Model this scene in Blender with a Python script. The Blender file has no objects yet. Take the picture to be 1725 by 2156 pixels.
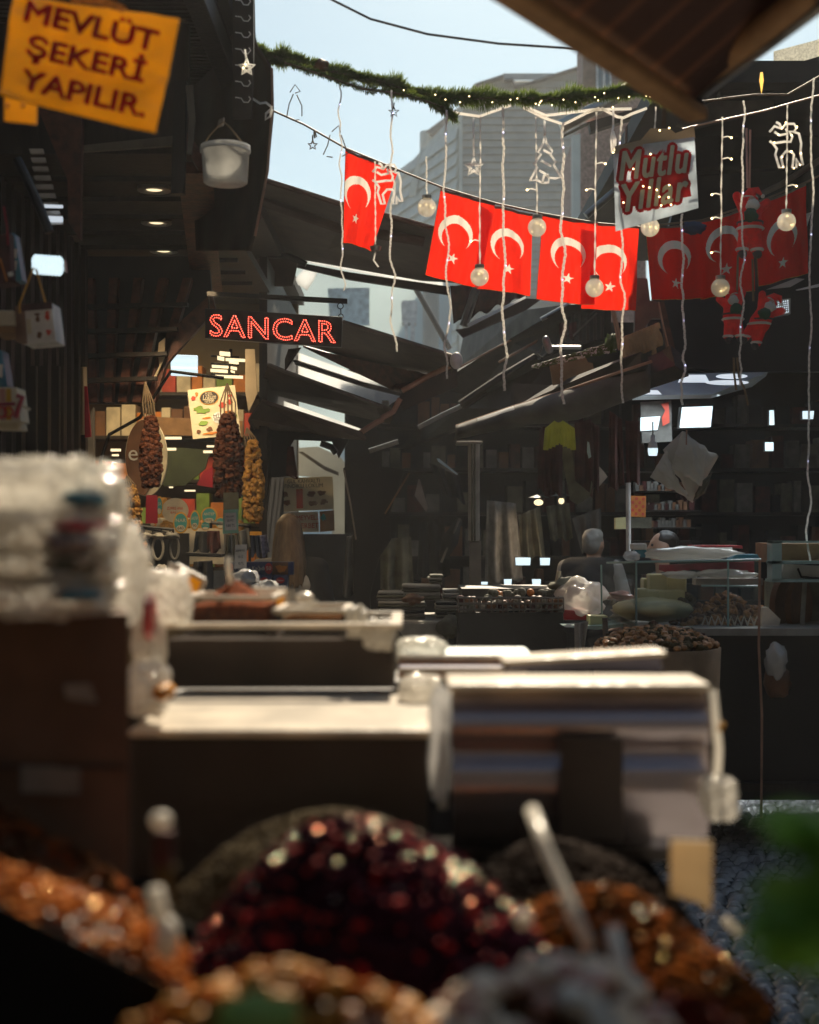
import bpy, math, random
from mathutils import Vector, Matrix, noise
random.seed(7)
V = Vector
sc = bpy.context.scene
C = sc.collection
# ------------------------------------------------------------------ camera, sky, sun, exposure
F = 2994.0; U0 = 862.5; V0 = 1120.0; CH = 1.55
cd = bpy.data.cameras.new('camera'); cam = bpy.data.objects.new('camera', cd); C.objects.link(cam)
cam.location = (0, 0, CH); cam.rotation_euler = (math.radians(90), 0, 0)
cd.sensor_fit = 'VERTICAL'; cd.sensor_height = 36; cd.lens = 50; cd.shift_y = 42 / 2156
cd.clip_start = 0.05; cd.clip_end = 500
cd.dof.use_dof = True; cd.dof.focus_distance = 8.6; cd.dof.aperture_fstop = 2.4
sc.camera = cam
SUN_EL = math.radians(40); SUN_AZ = math.radians(8)     # azimuth from +Y towards +X
w = bpy.data.worlds.new('World'); sc.world = w; w.use_nodes = True
nt = w.node_tree; bg = nt.nodes['Background']
sky = nt.nodes.new('ShaderNodeTexSky'); sky.sky_type = 'NISHITA'; sky.sun_disc = False
sky.sun_elevation = SUN_EL; sky.sun_rotation = SUN_AZ
sky.air_density = 1.0; sky.dust_density = 1.0; sky.ozone_density = .7
tint = nt.nodes.new('ShaderNodeMix'); tint.data_type = 'RGBA'; tint.blend_type = 'MULTIPLY'; tint.inputs[0].default_value = 1; tint.inputs[7].default_value = (.84, 1.0, .97, 1)
nt.links.new(sky.outputs[0], tint.inputs[6]); nt.links.new(tint.outputs[2], bg.inputs[0]); bg.inputs[1].default_value = 0.052
sl = bpy.data.lights.new('sun', 'SUN'); sun = bpy.data.objects.new('sun', sl); C.objects.link(sun)
sl.energy = 5.0; sl.angle = math.radians(0.5); sl.color = (1, .85, .64)
d = V((math.sin(SUN_AZ) * math.cos(SUN_EL), math.cos(SUN_AZ) * math.cos(SUN_EL), math.sin(SUN_EL)))
sun.rotation_euler = d.to_track_quat('Z', 'Y').to_euler()
sc.view_settings.view_transform = 'Standard'; sc.view_settings.look = 'None'
sc.view_settings.exposure = 0.85; sc.view_settings.gamma = 1

# ------------------------------------------------------------------ helpers
OFF = {'0': (0, 0, 1), '1': (0, 0, .36), '2': (483, 0, .36), '3': (1104, 0, .36), '4': (0, 483, .36), '5': (483, 483, .36),
       '6': (1104, 483, .36), '7': (0, 966, .36), '8': (483, 966, .36), '9': (1104, 966, .36), 'a': (0, 1518, .36),
       'b': (552, 1518, .36), 'c': (1104, 1518, .36), 'A': (241.5, 759, .28), 'B': (1276.5, 241.5, .26),
       'C': (862.5, 69, .28), 'D': (1276.5, 586.5, .14), 'E': (0, 414, .256), 'F': (724.5, 931.5, .32),
       'G': (931.5, 586.5, .22), 'H': (241.5, 1000.5, .26)}
def P(u, v, Y): return V(((u - U0) / F * Y, Y, CH - (v - V0) / F * Y))
def q(k, x, y, Y):
    o = OFF[k]; return P(o[0] + x * o[2], o[1] + y * o[2], Y)
def qs(k, pts, Y):
    return [q(k, p[0], p[1], p[2] if len(p) > 2 else Y) for p in pts]
ORG = {}
class MB:
    def __init__(s): s.v = []; s.f = []; s.m = []; s.mi = 0
    def add(s, vs, fs, mi=None):
        n = len(s.v); s.v += [V(p) for p in vs]; s.f += [tuple(i + n for i in f) for f in fs]
        s.m += [s.mi if mi is None else mi] * len(fs); return s
    def slab(s, pts, th=.01, nrm=None, mi=None):
        pts = [V(p) for p in pts]; n = len(pts)
        if nrm is None:
            nn = V((0, 0, 0))
            for i in range(n):
                a, b = pts[i], pts[(i + 1) % n]
                nn += (a - pts[0]).cross(b - pts[0])
            nrm = nn.normalized()
            if nrm.y < 0: nrm = -nrm
        o = V(nrm) * th
        vs = pts + [p + o for p in pts]
        fs = [tuple(range(n)), tuple(range(2 * n - 1, n - 1, -1))] + [(i, i + n, (i + 1) % n + n, (i + 1) % n) for i in range(n)]
        return s.add(vs, fs, mi)
    def box(s, c, sz, R=None, mi=None):
        c = V(c); h = V(sz) / 2; vs = []
        for x in (-1, 1):
            for y in (-1, 1):
                for z in (-1, 1):
                    p = V((x * h.x, y * h.y, z * h.z))
                    if R: p = R @ p
                    vs.append(c + p)
        return s.add(vs, [(0, 1, 3, 2), (4, 6, 7, 5), (0, 4, 5, 1), (2, 3, 7, 6), (0, 2, 6, 4), (1, 5, 7, 3)], mi)
    def bx(s, a, b, mi=None):
        a = V(a); b = V(b); return s.box((a + b) / 2, (abs(b.x - a.x), abs(b.y - a.y), abs(b.z - a.z)), None, mi)
    def tube(s, pts, r, n=8, mi=None, cap=True):
        pts = [V(p) for p in pts]; k = len(pts)
        rs = r if isinstance(r, (list, tuple)) else [r] * k
        vs = []; ref = V((0, 0, 1)); fs = []; prev = None
        for i in range(k):
            t = (pts[min(i + 1, k - 1)] - pts[max(i - 1, 0)])
            if t.length < 1e-9: t = V((0, 0, 1))
            t.normalize()
            if prev is None:
                a = t.cross(V((0, 0, 1)) if abs(t.z) < .9 else V((1, 0, 0))).normalized()
            else:
                a = (prev - t * prev.dot(t))
                a = a.normalized() if a.length > 1e-6 else t.orthogonal().normalized()
            prev = a; b = t.cross(a)
            for j in range(n):
                th = 2 * math.pi * j / n
                vs.append(pts[i] + (a * math.cos(th) + b * math.sin(th)) * rs[i])
        for i in range(k - 1):
            for j in range(n):
                fs.append((i * n + j, i * n + (j + 1) % n, (i + 1) * n + (j + 1) % n, (i + 1) * n + j))
        if cap: fs += [tuple(range(n - 1, -1, -1)), tuple((k - 1) * n + j for j in range(n))]
        return s.add(vs, fs, mi)
    def lathe(s, prof, c=(0, 0, 0), n=24, R=None, mi=None):
        c = V(c); vs = []; fs = []
        for r, z in prof:
            for j in range(n):
                th = 2 * math.pi * j / n; p = V((r * math.cos(th), r * math.sin(th), z))
                if R: p = R @ p
                vs.append(c + p)
        for i in range(len(prof) - 1):
            for j in range(n):
                fs.append((i * n + j, i * n + (j + 1) % n, (i + 1) * n + (j + 1) % n, (i + 1) * n + j))
        return s.add(vs, fs, mi)
    def ball(s, c, r, nu=12, nv=8, R=None, mi=None, jit=0):
        r = V(r) if isinstance(r, (tuple, list, Vector)) else V((r, r, r)); c = V(c); vs = []; fs = []
        def pt(x, y, z):
            p = V((x, y, z))
            if jit: p *= 1 + jit * noise.noise(p * 2.3 + c * 37)
            p = V((p.x * r.x, p.y * r.y, p.z * r.z))
            if R: p = R @ p
            return c + p
        vs.append(pt(0, 0, 1))
        for i in range(1, nv):
            a = math.pi * i / nv
            for j in range(nu):
                t = 2 * math.pi * j / nu; vs.append(pt(math.sin(a) * math.cos(t), math.sin(a) * math.sin(t), math.cos(a)))
        vs.append(pt(0, 0, -1)); L = len(vs) - 1
        for j in range(nu): fs.append((0, 1 + j, 1 + (j + 1) % nu))
        for i in range(nv - 2):
            for j in range(nu):
                a = 1 + i * nu; fs.append((a + j, a + nu + j, a + nu + (j + 1) % nu, a + (j + 1) % nu))
        a = 1 + (nv - 2) * nu
        for j in range(nu): fs.append((L, a + (j + 1) % nu, a + j))
        return s.add(vs, fs, mi)
    def cap(s, p1, p2, r1, r2, n=12, mi=None):
        p1 = V(p1); p2 = V(p2); ax = p2 - p1; L = ax.length
        if L < 1e-6: return s.ball(p1, r1, mi=mi)
        R = ax.to_track_quat('Z', 'Y').to_matrix(); pr = []
        for i in range(0, 5): a = math.pi / 2 * i / 4; pr.append((max(1e-4, r1 * math.sin(a)), -r1 * math.cos(a)))
        for i in range(0, 5): a = math.pi / 2 * i / 4; pr.append((max(1e-4, r2 * math.cos(a)), L + r2 * math.sin(a)))
        return s.lathe(pr, p1, n, R, mi)
    def grid(s, fn, nu, nv, mif=None, closed=False):
        vs = [fn(i / nu, j / nv) for j in range(nv + 1) for i in range(nu + 1)]
        n0 = len(s.v); s.v += [V(p) for p in vs]
        for j in range(nv):
            for i in range(nu):
                a = j * (nu + 1) + i + n0; s.f.append((a, a + 1, a + nu + 2, a + nu + 1))
                s.m.append(mif((i + .5) / nu, (j + .5) / nv) if mif else s.mi)
        return s
    def build(s, name, mats, parent=None, smooth=False, bevel=0, solid=0, sub=0, remesh=0):
        if not isinstance(mats, (list, tuple)): mats = [mats]
        if parent is not None: o0 = ORG[parent]
        else:
            xs = [p.x for p in s.v]; ys = [p.y for p in s.v]; zs = [p.z for p in s.v]
            o0 = V(((min(xs) + max(xs)) / 2, (min(ys) + max(ys)) / 2, min(zs)))
        me = bpy.data.meshes.new(name); me.from_pydata([p - o0 for p in s.v], [], s.f)
        for m in mats: me.materials.append(M[m] if isinstance(m, str) else m)
        me.polygons.foreach_set('material_index', [min(i, len(mats) - 1) for i in s.m])
        if smooth: me.polygons.foreach_set('use_smooth', [True] * len(me.polygons))
        me.update(); ob = bpy.data.objects.new(name, me); C.objects.link(ob)
        if parent is not None: ob.parent = parent
        else: ob.location = o0
        ORG[ob] = o0
        if solid: md = ob.modifiers.new('solid', 'SOLIDIFY'); md.thickness = solid; md.offset = 0
        if bevel: md = ob.modifiers.new('bevel', 'BEVEL'); md.width = bevel; md.segments = 2; md.limit_method = 'ANGLE'; md.angle_limit = .6
        if remesh: md = ob.modifiers.new('remesh', 'REMESH'); md.mode = 'VOXEL'; md.voxel_size = remesh; md.use_smooth_shade = True
        if remesh: md = ob.modifiers.new('smooth', 'SMOOTH'); md.factor = .6; md.iterations = 4
        if sub: md = ob.modifiers.new('sub', 'SUBSURF'); md.levels = sub; md.render_levels = sub
        return ob
def tag(o, label=None, cat=None, group=None, kind=None):
    if label: o['label'] = label
    if cat: o['category'] = cat
    if group: o['group'] = group
    if kind: o['kind'] = kind
    return o
def thing(name, label, cat, loc, group=None):
    o = bpy.data.objects.new(name, None); C.objects.link(o); o.location = V(loc); ORG[o] = V(loc); o.empty_display_size = .1
    return tag(o, label, cat, group)
def copy_tree(o, parent=None):
    c = o.copy(); C.objects.link(c); ORG[c] = ORG[o]
    if parent is not None: c.parent = parent
    for ch in [k for k in ORG if k.parent == o]: copy_tree(ch, c)
    return c
def frame(TL, TR, BL, mid=None):
    TL, TR, BL = V(TL), V(TR), V(BL); ex = (TR - TL).normalized(); ey = (TL - BL); ey = (ey - ex * ey.dot(ex)).normalized(); ez = ex.cross(ey)
    o = mid if mid is not None else (TR + BL) / 2
    m = Matrix((ex, ey, ez)).transposed().to_4x4(); m.translation = o; return m
_tc = {}
def text_geo(s, size, ext, shear=0, offset=0, spacing=1.0, xs=1.0):
    key = (s, size, ext, shear, offset, spacing)
    if key not in _tc:
        cu = bpy.data.curves.new('t', 'FONT'); cu.body = s; cu.size = size; cu.extrude = ext; cu.shear = shear; cu.offset = offset
        cu.align_x = 'CENTER'; cu.align_y = 'CENTER'; cu.space_character = spacing; cu.resolution_u = 3
        ob = bpy.data.objects.new('t', cu); C.objects.link(ob); bpy.context.view_layer.update()
        dg = bpy.context.evaluated_depsgraph_get(); me = bpy.data.meshes.new_from_object(ob.evaluated_get(dg))
        _tc[key] = ([v.co.copy() for v in me.vertices], [tuple(p.vertices) for p in me.polygons])
        C.objects.unlink(ob); bpy.data.objects.remove(ob); bpy.data.meshes.remove(me)
    return _tc[key]
def letter(mb, s, M4, x, y, size, z=.002, ext=.0008, shear=0, offset=0, mi=None, rot=0, spacing=1.0, xs=1.0, fitw=None):
    vs, fs = text_geo(s, size, ext, shear, offset, spacing)
    if fitw and vs:
        wd = max(v.x for v in vs) - min(v.x for v in vs); xs = fitw / wd
    Rz = Matrix.Rotation(rot, 3, 'Z')
    out = []
    for v in vs:
        p = Rz @ V((v.x * xs, v.y, v.z)); out.append(M4 @ V((p.x + x, p.y + y, p.z + z)))
    return mb.add(out, fs, mi)
def disc(mb, M4, x, y, rx, ry, z, th=.001, n=20, mi=None):
    pts = [M4 @ V((x + rx * math.cos(2 * math.pi * i / n), y + ry * math.sin(2 * math.pi * i / n), z)) for i in range(n)]
    return mb.slab(pts, th, (M4.to_3x3() @ V((0, 0, 1))), mi)
def blotch(mb, M4, x, y, rx, ry, z, n=14, mi=None, seed=0):
    pts = []
    for i in range(n):
        a = 2 * math.pi * i / n; k = .75 + .45 * noise.noise(V((math.cos(a) * 1.7 + seed, math.sin(a) * 1.7, seed * .7)))
        pts.append(M4 @ V((x + rx * k * math.cos(a), y + ry * k * math.sin(a), z)))
    return mb.slab(pts, .001, (M4.to_3x3() @ V((0, 0, 1))), mi)

# ------------------------------------------------------------------ materials
def c(r, g, b):
    f = lambda x: (x / 255 / 12.92) if x / 255 <= .04045 else ((x / 255 + .055) / 1.055) ** 2.4
    return (f(r), f(g), f(b), 1)
M = {}
def mat(name, col, rough=.6, metal=0, ns=7, na=.25, bump=.15, bs=50, emit=0, ecol=None, trl=0, trm=0, alpha=1, spec=.5, stretch=None, col2=None, ramp=(.35, .65), coat=0, tcol=None):
    m = bpy.data.materials.new(name); m.use_nodes = True; n = m.node_tree; N = n.nodes; L = n.links
    b = N['Principled BSDF']; out = N['Material Output']
    tc = N.new('ShaderNodeTexCoord'); mp = N.new('ShaderNodeMapping'); L.new(tc.outputs['Object'], mp.inputs[0])
    if stretch: mp.inputs['Scale'].default_value = stretch
    no = N.new('ShaderNodeTexNoise'); no.inputs['Scale'].default_value = ns; no.inputs['Detail'].default_value = 6; L.new(mp.outputs[0], no.inputs['Vector'])
    cr = N.new('ShaderNodeValToRGB'); cr.color_ramp.elements[0].position = ramp[0]; cr.color_ramp.elements[1].position = ramp[1]
    col = tuple(col[:3]) + (1,)
    c2 = tuple(col2[:3]) + (1,) if col2 else tuple(min(1, x * (1 + na)) for x in col[:3]) + (1,)
    cr.color_ramp.elements[0].color = tuple(x * (1 - na) for x in col[:3]) + (1,) if not col2 else col
    cr.color_ramp.elements[1].color = c2
    L.new(no.outputs['Fac'], cr.inputs[0]); L.new(cr.outputs[0], b.inputs['Base Color'])
    b.inputs['Roughness'].default_value = rough; b.inputs['Metallic'].default_value = metal
    b.inputs['Specular IOR Level'].default_value = spec
    if coat: b.inputs['Coat Weight'].default_value = coat
    if trm: b.inputs['Transmission Weight'].default_value = trm
    if alpha < 1: b.inputs['Alpha'].default_value = alpha
    if bump:
        n2 = N.new('ShaderNodeTexNoise'); n2.inputs['Scale'].default_value = bs; n2.inputs['Detail'].default_value = 4; L.new(mp.outputs[0], n2.inputs['Vector'])
        bm = N.new('ShaderNodeBump'); bm.inputs['Strength'].default_value = bump; bm.inputs['Distance'].default_value = .01
        L.new(n2.outputs['Fac'], bm.inputs['Height']); L.new(bm.outputs[0], b.inputs['Normal'])
    if emit:
        b.inputs['Emission Color'].default_value = tuple((ecol or col)[:3]) + (1,); b.inputs['Emission Strength'].default_value = emit
    if trl:
        t = N.new('ShaderNodeBsdfTranslucent')
        if tcol: t.inputs[0].default_value = tuple(tcol[:3]) + (1,)
        else: L.new(cr.outputs[0], t.inputs[0])
        mx = N.new('ShaderNodeMixShader'); mx.inputs[0].default_value = trl * (1 if alpha == 1 else alpha)
        L.new(b.outputs[0], mx.inputs[1]); L.new(t.outputs[0], mx.inputs[2]); L.new(mx.outputs[0], out.inputs[0])
    M[name] = m; return m
mat('black', (.006, .006, .007), .5); mat('matte_black', (.008, .007, .006), .95, spec=.04); mat('dark_wood', (.016, .010, .007), .55, stretch=(1, 1, .15), ns=25, na=.5, bump=.3)
mat('red_wood', (.085, .026, .014), .5, ns=20, na=.5, bump=.4); mat('brown_tarp', (.075, .052, .036), .65, na=.2, trl=.06, bump=.25, bs=12)
mat('striped_tarp', (.07, .028, .018), .7, ns=5, trl=.05); mat('soffit', (.035, .024, .017), .6, na=.4)
mat('grey_board', (.14, .12, .1), .6); mat('white_plastic_and_sheen', (.72, .72, .7), .35, trl=.35, bump=.05)
mat('cream', (.62, .54, .38), .5); mat('beige_cloth', (.5, .4, .27), .8, trl=.3, ns=3); mat('olive_wall', (.16, .12, .06), .7, ns=2, na=.2)
mat('green_panel', (.035, .05, .022), .6); mat('crimson', (.35, .01, .03), .6, trl=.2)
mat('yellow_card', c(228, 184, 40), .25, ns=5, na=.15, bump=.5, bs=9, trl=.5, coat=.4); mat('red_ink', c(225, 15, 10), .4, trl=.6, alpha=.8)
mat('flag_red', c(215, 16, 14), .85, na=.1, ns=30, bump=.1, bs=300, trl=.62, tcol=c(235, 38, 16)); mat('flag_white', (.75, .71, .62), .85, na=.05, trl=.55)
mat('hem', (.16, .12, .09), .9); mat('wire_white', (.97, .95, .9), .25, trl=.8, alpha=.75, bump=0, na=.02); mat('wire_brown', (.16, .1, .06), .6)
mat('clear_plastic', (.9, .9, .88), .12, trl=.45, bump=.1, alpha=.55)
mat('led_red', (.9, .05, .03), emit=3.2, ecol=(1, .1, .06)); mat('led_blue', (.5, .5, 1), emit=4, ecol=(.55, .55, 1)); mat('led_warm', (1, .7, .3), emit=5, ecol=(1, .72, .32))
mat('lamp_warm', (1, .8, .5), emit=.75, ecol=(1, .8, .48)); mat('lamp_cool', (.8, .95, 1), emit=.55, ecol=(.74, .93, 1)); mat('lamp_dim', (.8, .9, 1), emit=.36, ecol=(.8, .9, 1))
mat('sign_black', (.012, .011, .011), .35); mat('iron', (.02, .018, .017), .45, .6); mat('steel', (.32, .31, .29), .35, .7); mat('alu', (.45, .43, .4), .3, .8)
mat('siding', (.5, .475, .43), .6, ns=3, na=.08); mat('siding_light', (.66, .67, .63), .6, ns=3, na=.08); mat('siding_dark', (.2, .19, .18), .6)
mat('pale_wall', (.7, .75, .76), .6, ns=2, na=.12); mat('pale_blue', (.5, .62, .66), .5); mat('white_paint', (.75, .75, .74), .5)
mat('pink_shingle', (.38, .23, .19), .8, ns=18, na=.35, bump=.6, bs=14); mat('brown_trim', (.26, .15, .1), .6)
mat('glass_win', (.25, .32, .36), .08, na=.1, bump=0); mat('sheet', (.93, .96, .97), .5, trl=.75, ns=3, na=.12, bump=.3, bs=6)
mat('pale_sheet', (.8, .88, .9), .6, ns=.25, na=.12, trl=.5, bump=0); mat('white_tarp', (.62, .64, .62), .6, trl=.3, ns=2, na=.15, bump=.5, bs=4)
mat('pine', c(58, 74, 34), .7, ns=9, na=.5, bump=0, trl=.35, tcol=c(120, 140, 60)); mat('cobble', (.3, .295, .29), .22, ns=14, na=.5, bump=.5, bs=40)
mat('asphalt', (.05, .05, .05), .8); mat('cardboard', (.3, .17, .08), .8, ns=9, na=.2); mat('carton_dark', (.15, .085, .05), .8, ns=9, na=.2)
mat('paper', (.7, .66, .6), .8); mat('paper_grey', (.3, .28, .24), .8, na=.3); mat('ink', (.03, .025, .025), .6)
mat('poster', (.72, .64, .45), .6, ns=6, na=.12, trl=.15); mat('leaf_green', (.2, .32, .06), .6); mat('orange', (.6, .2, .03), .6); mat('tomato', (.55, .06, .03), .6); mat('nutbrown', (.16, .07, .03), .6)
mat('teal', (.06, .3, .28), .5); mat('gold_rim', (.65, .33, .04), .45); mat('mint', (.35, .62, .46), .35, trl=.2); mat('navy', (.02, .035, .12), .4); mat('red_label', (.5, .02, .03), .4)
mat('eggplant', (.085, .028, .013), .75, spec=.12, ns=40, na=.6, bump=.6, trl=.12, tcol=(.35, .1, .03)); mat('golden_dried', (.5, .27, .07), .65, spec=.15, ns=40, na=.4, bump=.5, trl=.35); mat('twine', (.2, .14, .08), .8)
mat('skin', (.42, .24, .16), .5, na=.08, bump=.05); mat('hair_blond', (.14, .09, .05), .5, ns=60, na=.25, stretch=(1, 1, .1), bump=.4); mat('hair_dark', (.02, .013, .01), .5, na=.3); mat('hair_grey', (.2, .19, .17), .6, na=.3)
mat('cloth_dark', (.016, .017, .02), .85); mat('cloth_light', (.35, .33, .3), .85); mat('cloth_grey', (.16, .155, .14), .85, na=.3, ns=12); mat('cloth_maroon', (.06, .014, .012), .85, na=.4, ns=12); mat('cloth_lav', (.2, .19, .26), .85, ns=60, na=.5)
mat('cloth_olive', (.12, .115, .08), .85, na=.35, ns=10); mat('scarf_yellow', (.55, .55, .05), .7); mat('denim', (.04, .06, .12), .85)
mat('santa_red', (.8, .02, .015), .8, na=.15, ns=30); mat('santa_white', (.6, .55, .5), .9); mat('santa_green', (.02, .07, .035), .8)
mat('acrylic', (.6, .55, .48), .12, bump=.02, alpha=.04, trl=.02); mat('rim_white', (.74, .66, .54), .3, trl=.2)
mat('box_face', (.045, .033, .025), .45, ns=3, na=.3); mat('frosted', (.42, .36, .37), .26, .75, ns=3, na=.12, bump=.02, bs=20, spec=1, coat=.5); mat('purple_tray', (.2, .19, .28), .3)
mat('spice', (.2, .045, .01), .95, ns=60, na=.4, bump=.5, bs=200, spec=.05); mat('nut_a', (.45, .13, .018), .8, ns=30, na=.4, spec=.02, trl=.2); mat('nut_b', (.2, .05, .009), .9, spec=.02); mat('nut_c', (.62, .22, .03), .6, spec=.1, trl=.25)
mat('fruit_purple', (.022, .006, .012), .95, spec=0); mat('fruit_red', (.4, .012, .012), .6, spec=.1, trl=.25); mat('fruit_pale', (.5, .25, .2), .22, spec=.8); mat('olive_seed', (.085, .06, .025), .8, spec=.08)
mat('apricot', (.5, .22, .03), .5, trl=.25, spec=.2); mat('pale_nut', (.8, .66, .5), .6); mat('dark_red_nut', (.12, .015, .01), .9, spec=.02); mat('brown_nut', (.06, .026, .01), .95, spec=0)
mat('scoop', (.8, .76, .68), .25, trl=.4, bump=0); mat('tan_card', (.66, .55, .38), .6, trl=.45); mat('leaf_bright', (.2, .38, .1), .45, trl=.5, tcol=(.3, .6, .08), ns=4)
mat('bag_white', (.86, .82, .74), .13, trl=.6, ns=4, na=.08, bump=.8, bs=30, alpha=.6, coat=1); mat('bag_red', (.5, .05, .05), .4); mat('bag_teal', (.04, .2, .28), .4)
mat('cheese', (.66, .6, .3), .5, na=.1); mat('snack', (.42, .19, .06), .5, ns=40, na=.5, bump=.5); mat('crate_black', (.012, .012, .013), .5)
mat('glass', (.5, .6, .58), .05, na=.05, bump=0, alpha=.07); mat('glass_edge', (.35, .5, .46), .2, na=.1, bump=0)
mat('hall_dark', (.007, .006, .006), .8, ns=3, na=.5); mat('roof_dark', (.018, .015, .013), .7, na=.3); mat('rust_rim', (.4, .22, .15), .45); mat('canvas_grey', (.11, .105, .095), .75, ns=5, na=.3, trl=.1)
mat('perforated', (.75, .74, .68), .6, trl=.6, ns=60, na=.2); mat('pillow_white', (.6, .57, .5), .8, ns=6, na=.12, bump=.3, bs=12, trl=.2)
def stripes_mat():
    m = M['striped_tarp']; n = m.node_tree; b = n.nodes['Principled BSDF']
    tc = n.nodes.new('ShaderNodeTexCoord'); wv = n.nodes.new('ShaderNodeTexWave'); wv.inputs['Scale'].default_value = 2.6; wv.inputs['Distortion'].default_value = .05
    mp = n.nodes.new('ShaderNodeMapping'); mp.inputs['Rotation'].default_value = (0, 0, math.radians(-33)); n.links.new(tc.outputs['Object'], mp.inputs[0]); n.links.new(mp.outputs[0], wv.inputs[0])
    cr = n.nodes.new('ShaderNodeValToRGB'); cr.color_ramp.elements[0].color = (.055, .024, .016, 1); cr.color_ramp.elements[1].color = (.12, .05, .026, 1); cr.color_ramp.elements[0].position = .8; cr.color_ramp.elements[1].position = .95
    n.links.new(wv.outputs[0], cr.inputs[0]); n.links.new(cr.outputs[0], b.inputs['Base Color'])
stripes_mat()

# ------------------------------------------------------------------ ground, street
g = MB().slab([(-45, -25, -.02), (45, -25, -.02), (45, 65, -.02), (-45, 65, -.02)], .3, (0, 0, -1)).build('ground', 'asphalt'); tag(g, kind='structure')
g = MB(); y = -2.
row = 0
while y < 24:
    x = -2.2 + (.06 if row % 2 else 0)
    L = .3 if y < 3.4 else .078 if y < 11 else .3
    while x < 3.0:
        sx = L * random.uniform(.8, 1.15); sy = L * .92; h = .012 + random.uniform(0, .014); t = V((random.uniform(-.05, .05), random.uniform(-.09, .03), 0))
        def fn(a, b, x=x, y=y, sx=sx, sy=sy, h=h, t=t):
            e = (1 - (2 * a - 1) ** 4) * (1 - (2 * b - 1) ** 4)
            return V((x + a * sx, y + b * sy, -.012 + h * e * 1.6 + (a - .5) * t.x * L + (b - .5) * t.y * L))
        g.grid(fn, 4, 4); x += sx + .008
    y += L; row += 1
o = g.build('road', 'cobble', smooth=True); tag(o, kind='structure')

# ------------------------------------------------------------------ left building
LB = thing('market_building', 'dark timber market building with slatted eave and recessed downlights over the left shopfronts', 'building', (-2.4, 6.5, 0))
m = MB(); m.bx((-2.1, -2, 0), (-1.9, 8.4, 3.2))
for i in range(60):
    yy = -1.8 + i * .17
    m.bx((-1.9, yy, 0), (-1.875, yy + .05, 3.19))
m.build('wall', 'dark_wood', LB)
for i in range(5): MB().slab([P(178 + i * 52, 585, 8.7), P(196 + i * 52, 585, 8.7), P(206 + i * 30, 846, 8.7), P(188 + i * 30, 846, 8.7)], .08).build('rafter', 'red_wood', LB)
for i in range(4): MB().slab([P(180, 640 + i * 52, 8.6), P(395 - i * 22, 636 + i * 52, 8.6), P(395 - i * 22, 644 + i * 52, 8.6), P(180, 650 + i * 52, 8.6)], .06).build('rafter', 'dark_wood', LB)
MB().slab([P(170, 540, 8.9), P(440, 540, 8.9), P(446, 618, 8.9), P(342, 715, 8.9), P(334, 800, 8.9), P(300, 850, 8.9), P(170, 850, 8.9)], .05).build('dark_fill_board', 'black', LB)  # black board added where the unlit ceiling is dark
m = MB(); m.bx((-4.5, 4.7, 3.95), (-.82, 7.7, 4.1)); m.bx((-4.5, 7.7, 3.96), (-1.2, 9.8, 4.09)); m.build('roof', 'roof_dark', LB)  # second slab is unseen, added to keep sun off the left wall
m = MB()
for i in range(56): m.bx((-2.9, 4.9 + i * .05, 3.9), (-.86, 4.9 + i * .05 + .038, 3.92))
m.build('slatted_soffit', 'soffit', LB)
m = MB(); m.bx((-1.56, 4.8, 3.82), (-1.46, 7.7, 3.9)); m.bx((-.95, 4.9, 3.78), (-.86, 7.7, 3.9)); m.bx((-2.6, 6.3, 3.6), (-2.45, 9.9, 3.78)); m.build('beam', 'dark_wood', LB, bevel=.005)
m = MB(); m.bx((-4.4, 6.62, 3.3), (-1.02, 10.4, 3.36))
for i in range(8): m.bx((-2.4, 7.0 + i * .42, 3.275), (-1.1, 7.05 + i * .42, 3.3))
m.build('ceiling', 'dark_wood', LB)
m = MB(); m.bx((-3, 6.58, 3.3), (-1.02, 6.62, 3.9)); m.build('fascia', 'dark_wood', LB)
m = MB().slab(qs('1', [(480, 850), (1010, 795), (1010, 850), (480, 885)], 6.5), .03).build('trim_board', 'grey_board', LB)
m = MB().slab([(-1.0, 6.45, 3.36), (-.9, 6.45, 3.2), (-1.3, 9.9, 3.2), (-1.42, 9.9, 3.36)], .06, (-1, 0, 0)); m.build('edge_beam', 'red_wood', LB)
m = MB().slab([(-1.06, 6.5, 3.19), (-.9, 6.5, 3.19), (-1.31, 9.85, 3.19), (-1.5, 9.85, 3.19)], .05, (0, 0, 1)); m.build('edge_plank', 'red_wood', LB)
m = MB().slab(qs('1', [(1020, 470), (1090, 470), (1075, 1130), (1000, 1130)], 6.4), .05).build('post', 'black', LB)
m = MB().slab(qs('1', [(1085, 500), (1130, 495), (1142, 700), (1120, 900), (1095, 900), (1105, 700)], 6.35), .02).build('pale_strip', 'grey_board', LB)
m = MB().slab(qs('4', [(1240, 370), (1262, 470), (1010, 745), (905, 880), (885, 880), (925, 700), (1050, 545)], 8.7), .06).build('brace', 'red_wood', LB)
m = MB().slab(qs('4', [(930, 662), (965, 636), (962, 750), (908, 878), (895, 870), (932, 800), (925, 720)], 8.66), .02).build('brace_cover', 'beige_cloth', LB)
for (u, v, wd) in ((325, 395, .17), (330, 465, .17), (345, 525, .17), (357, 573, .15)):
    Y = 1.745 * F / (1120 - v); ce = P(u, v, Y); ce.z = 3.29
    dl = MB().lathe([(wd / 2, .008), (wd / 2, -.012), (wd / 2 - .03, -.014), (wd / 2 - .035, .005)], ce, 28).build('downlight', 'alu', LB)
    MB().lathe([(wd / 2 - .045, -.006), (.001, -.006)], ce, 24).build('lamp', 'lamp_warm', dl)
m = MB()
for i in range(9):
    yy = 870 + i * 52
    m.slab(qs('1', [(170 + i * 9, yy), (250 + i * 14, yy), (255 + i * 14, yy + 26), (180 + i * 9, yy + 26)], 5.6), .015)
m.build('roof_slats', 'alu', LB)
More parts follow.
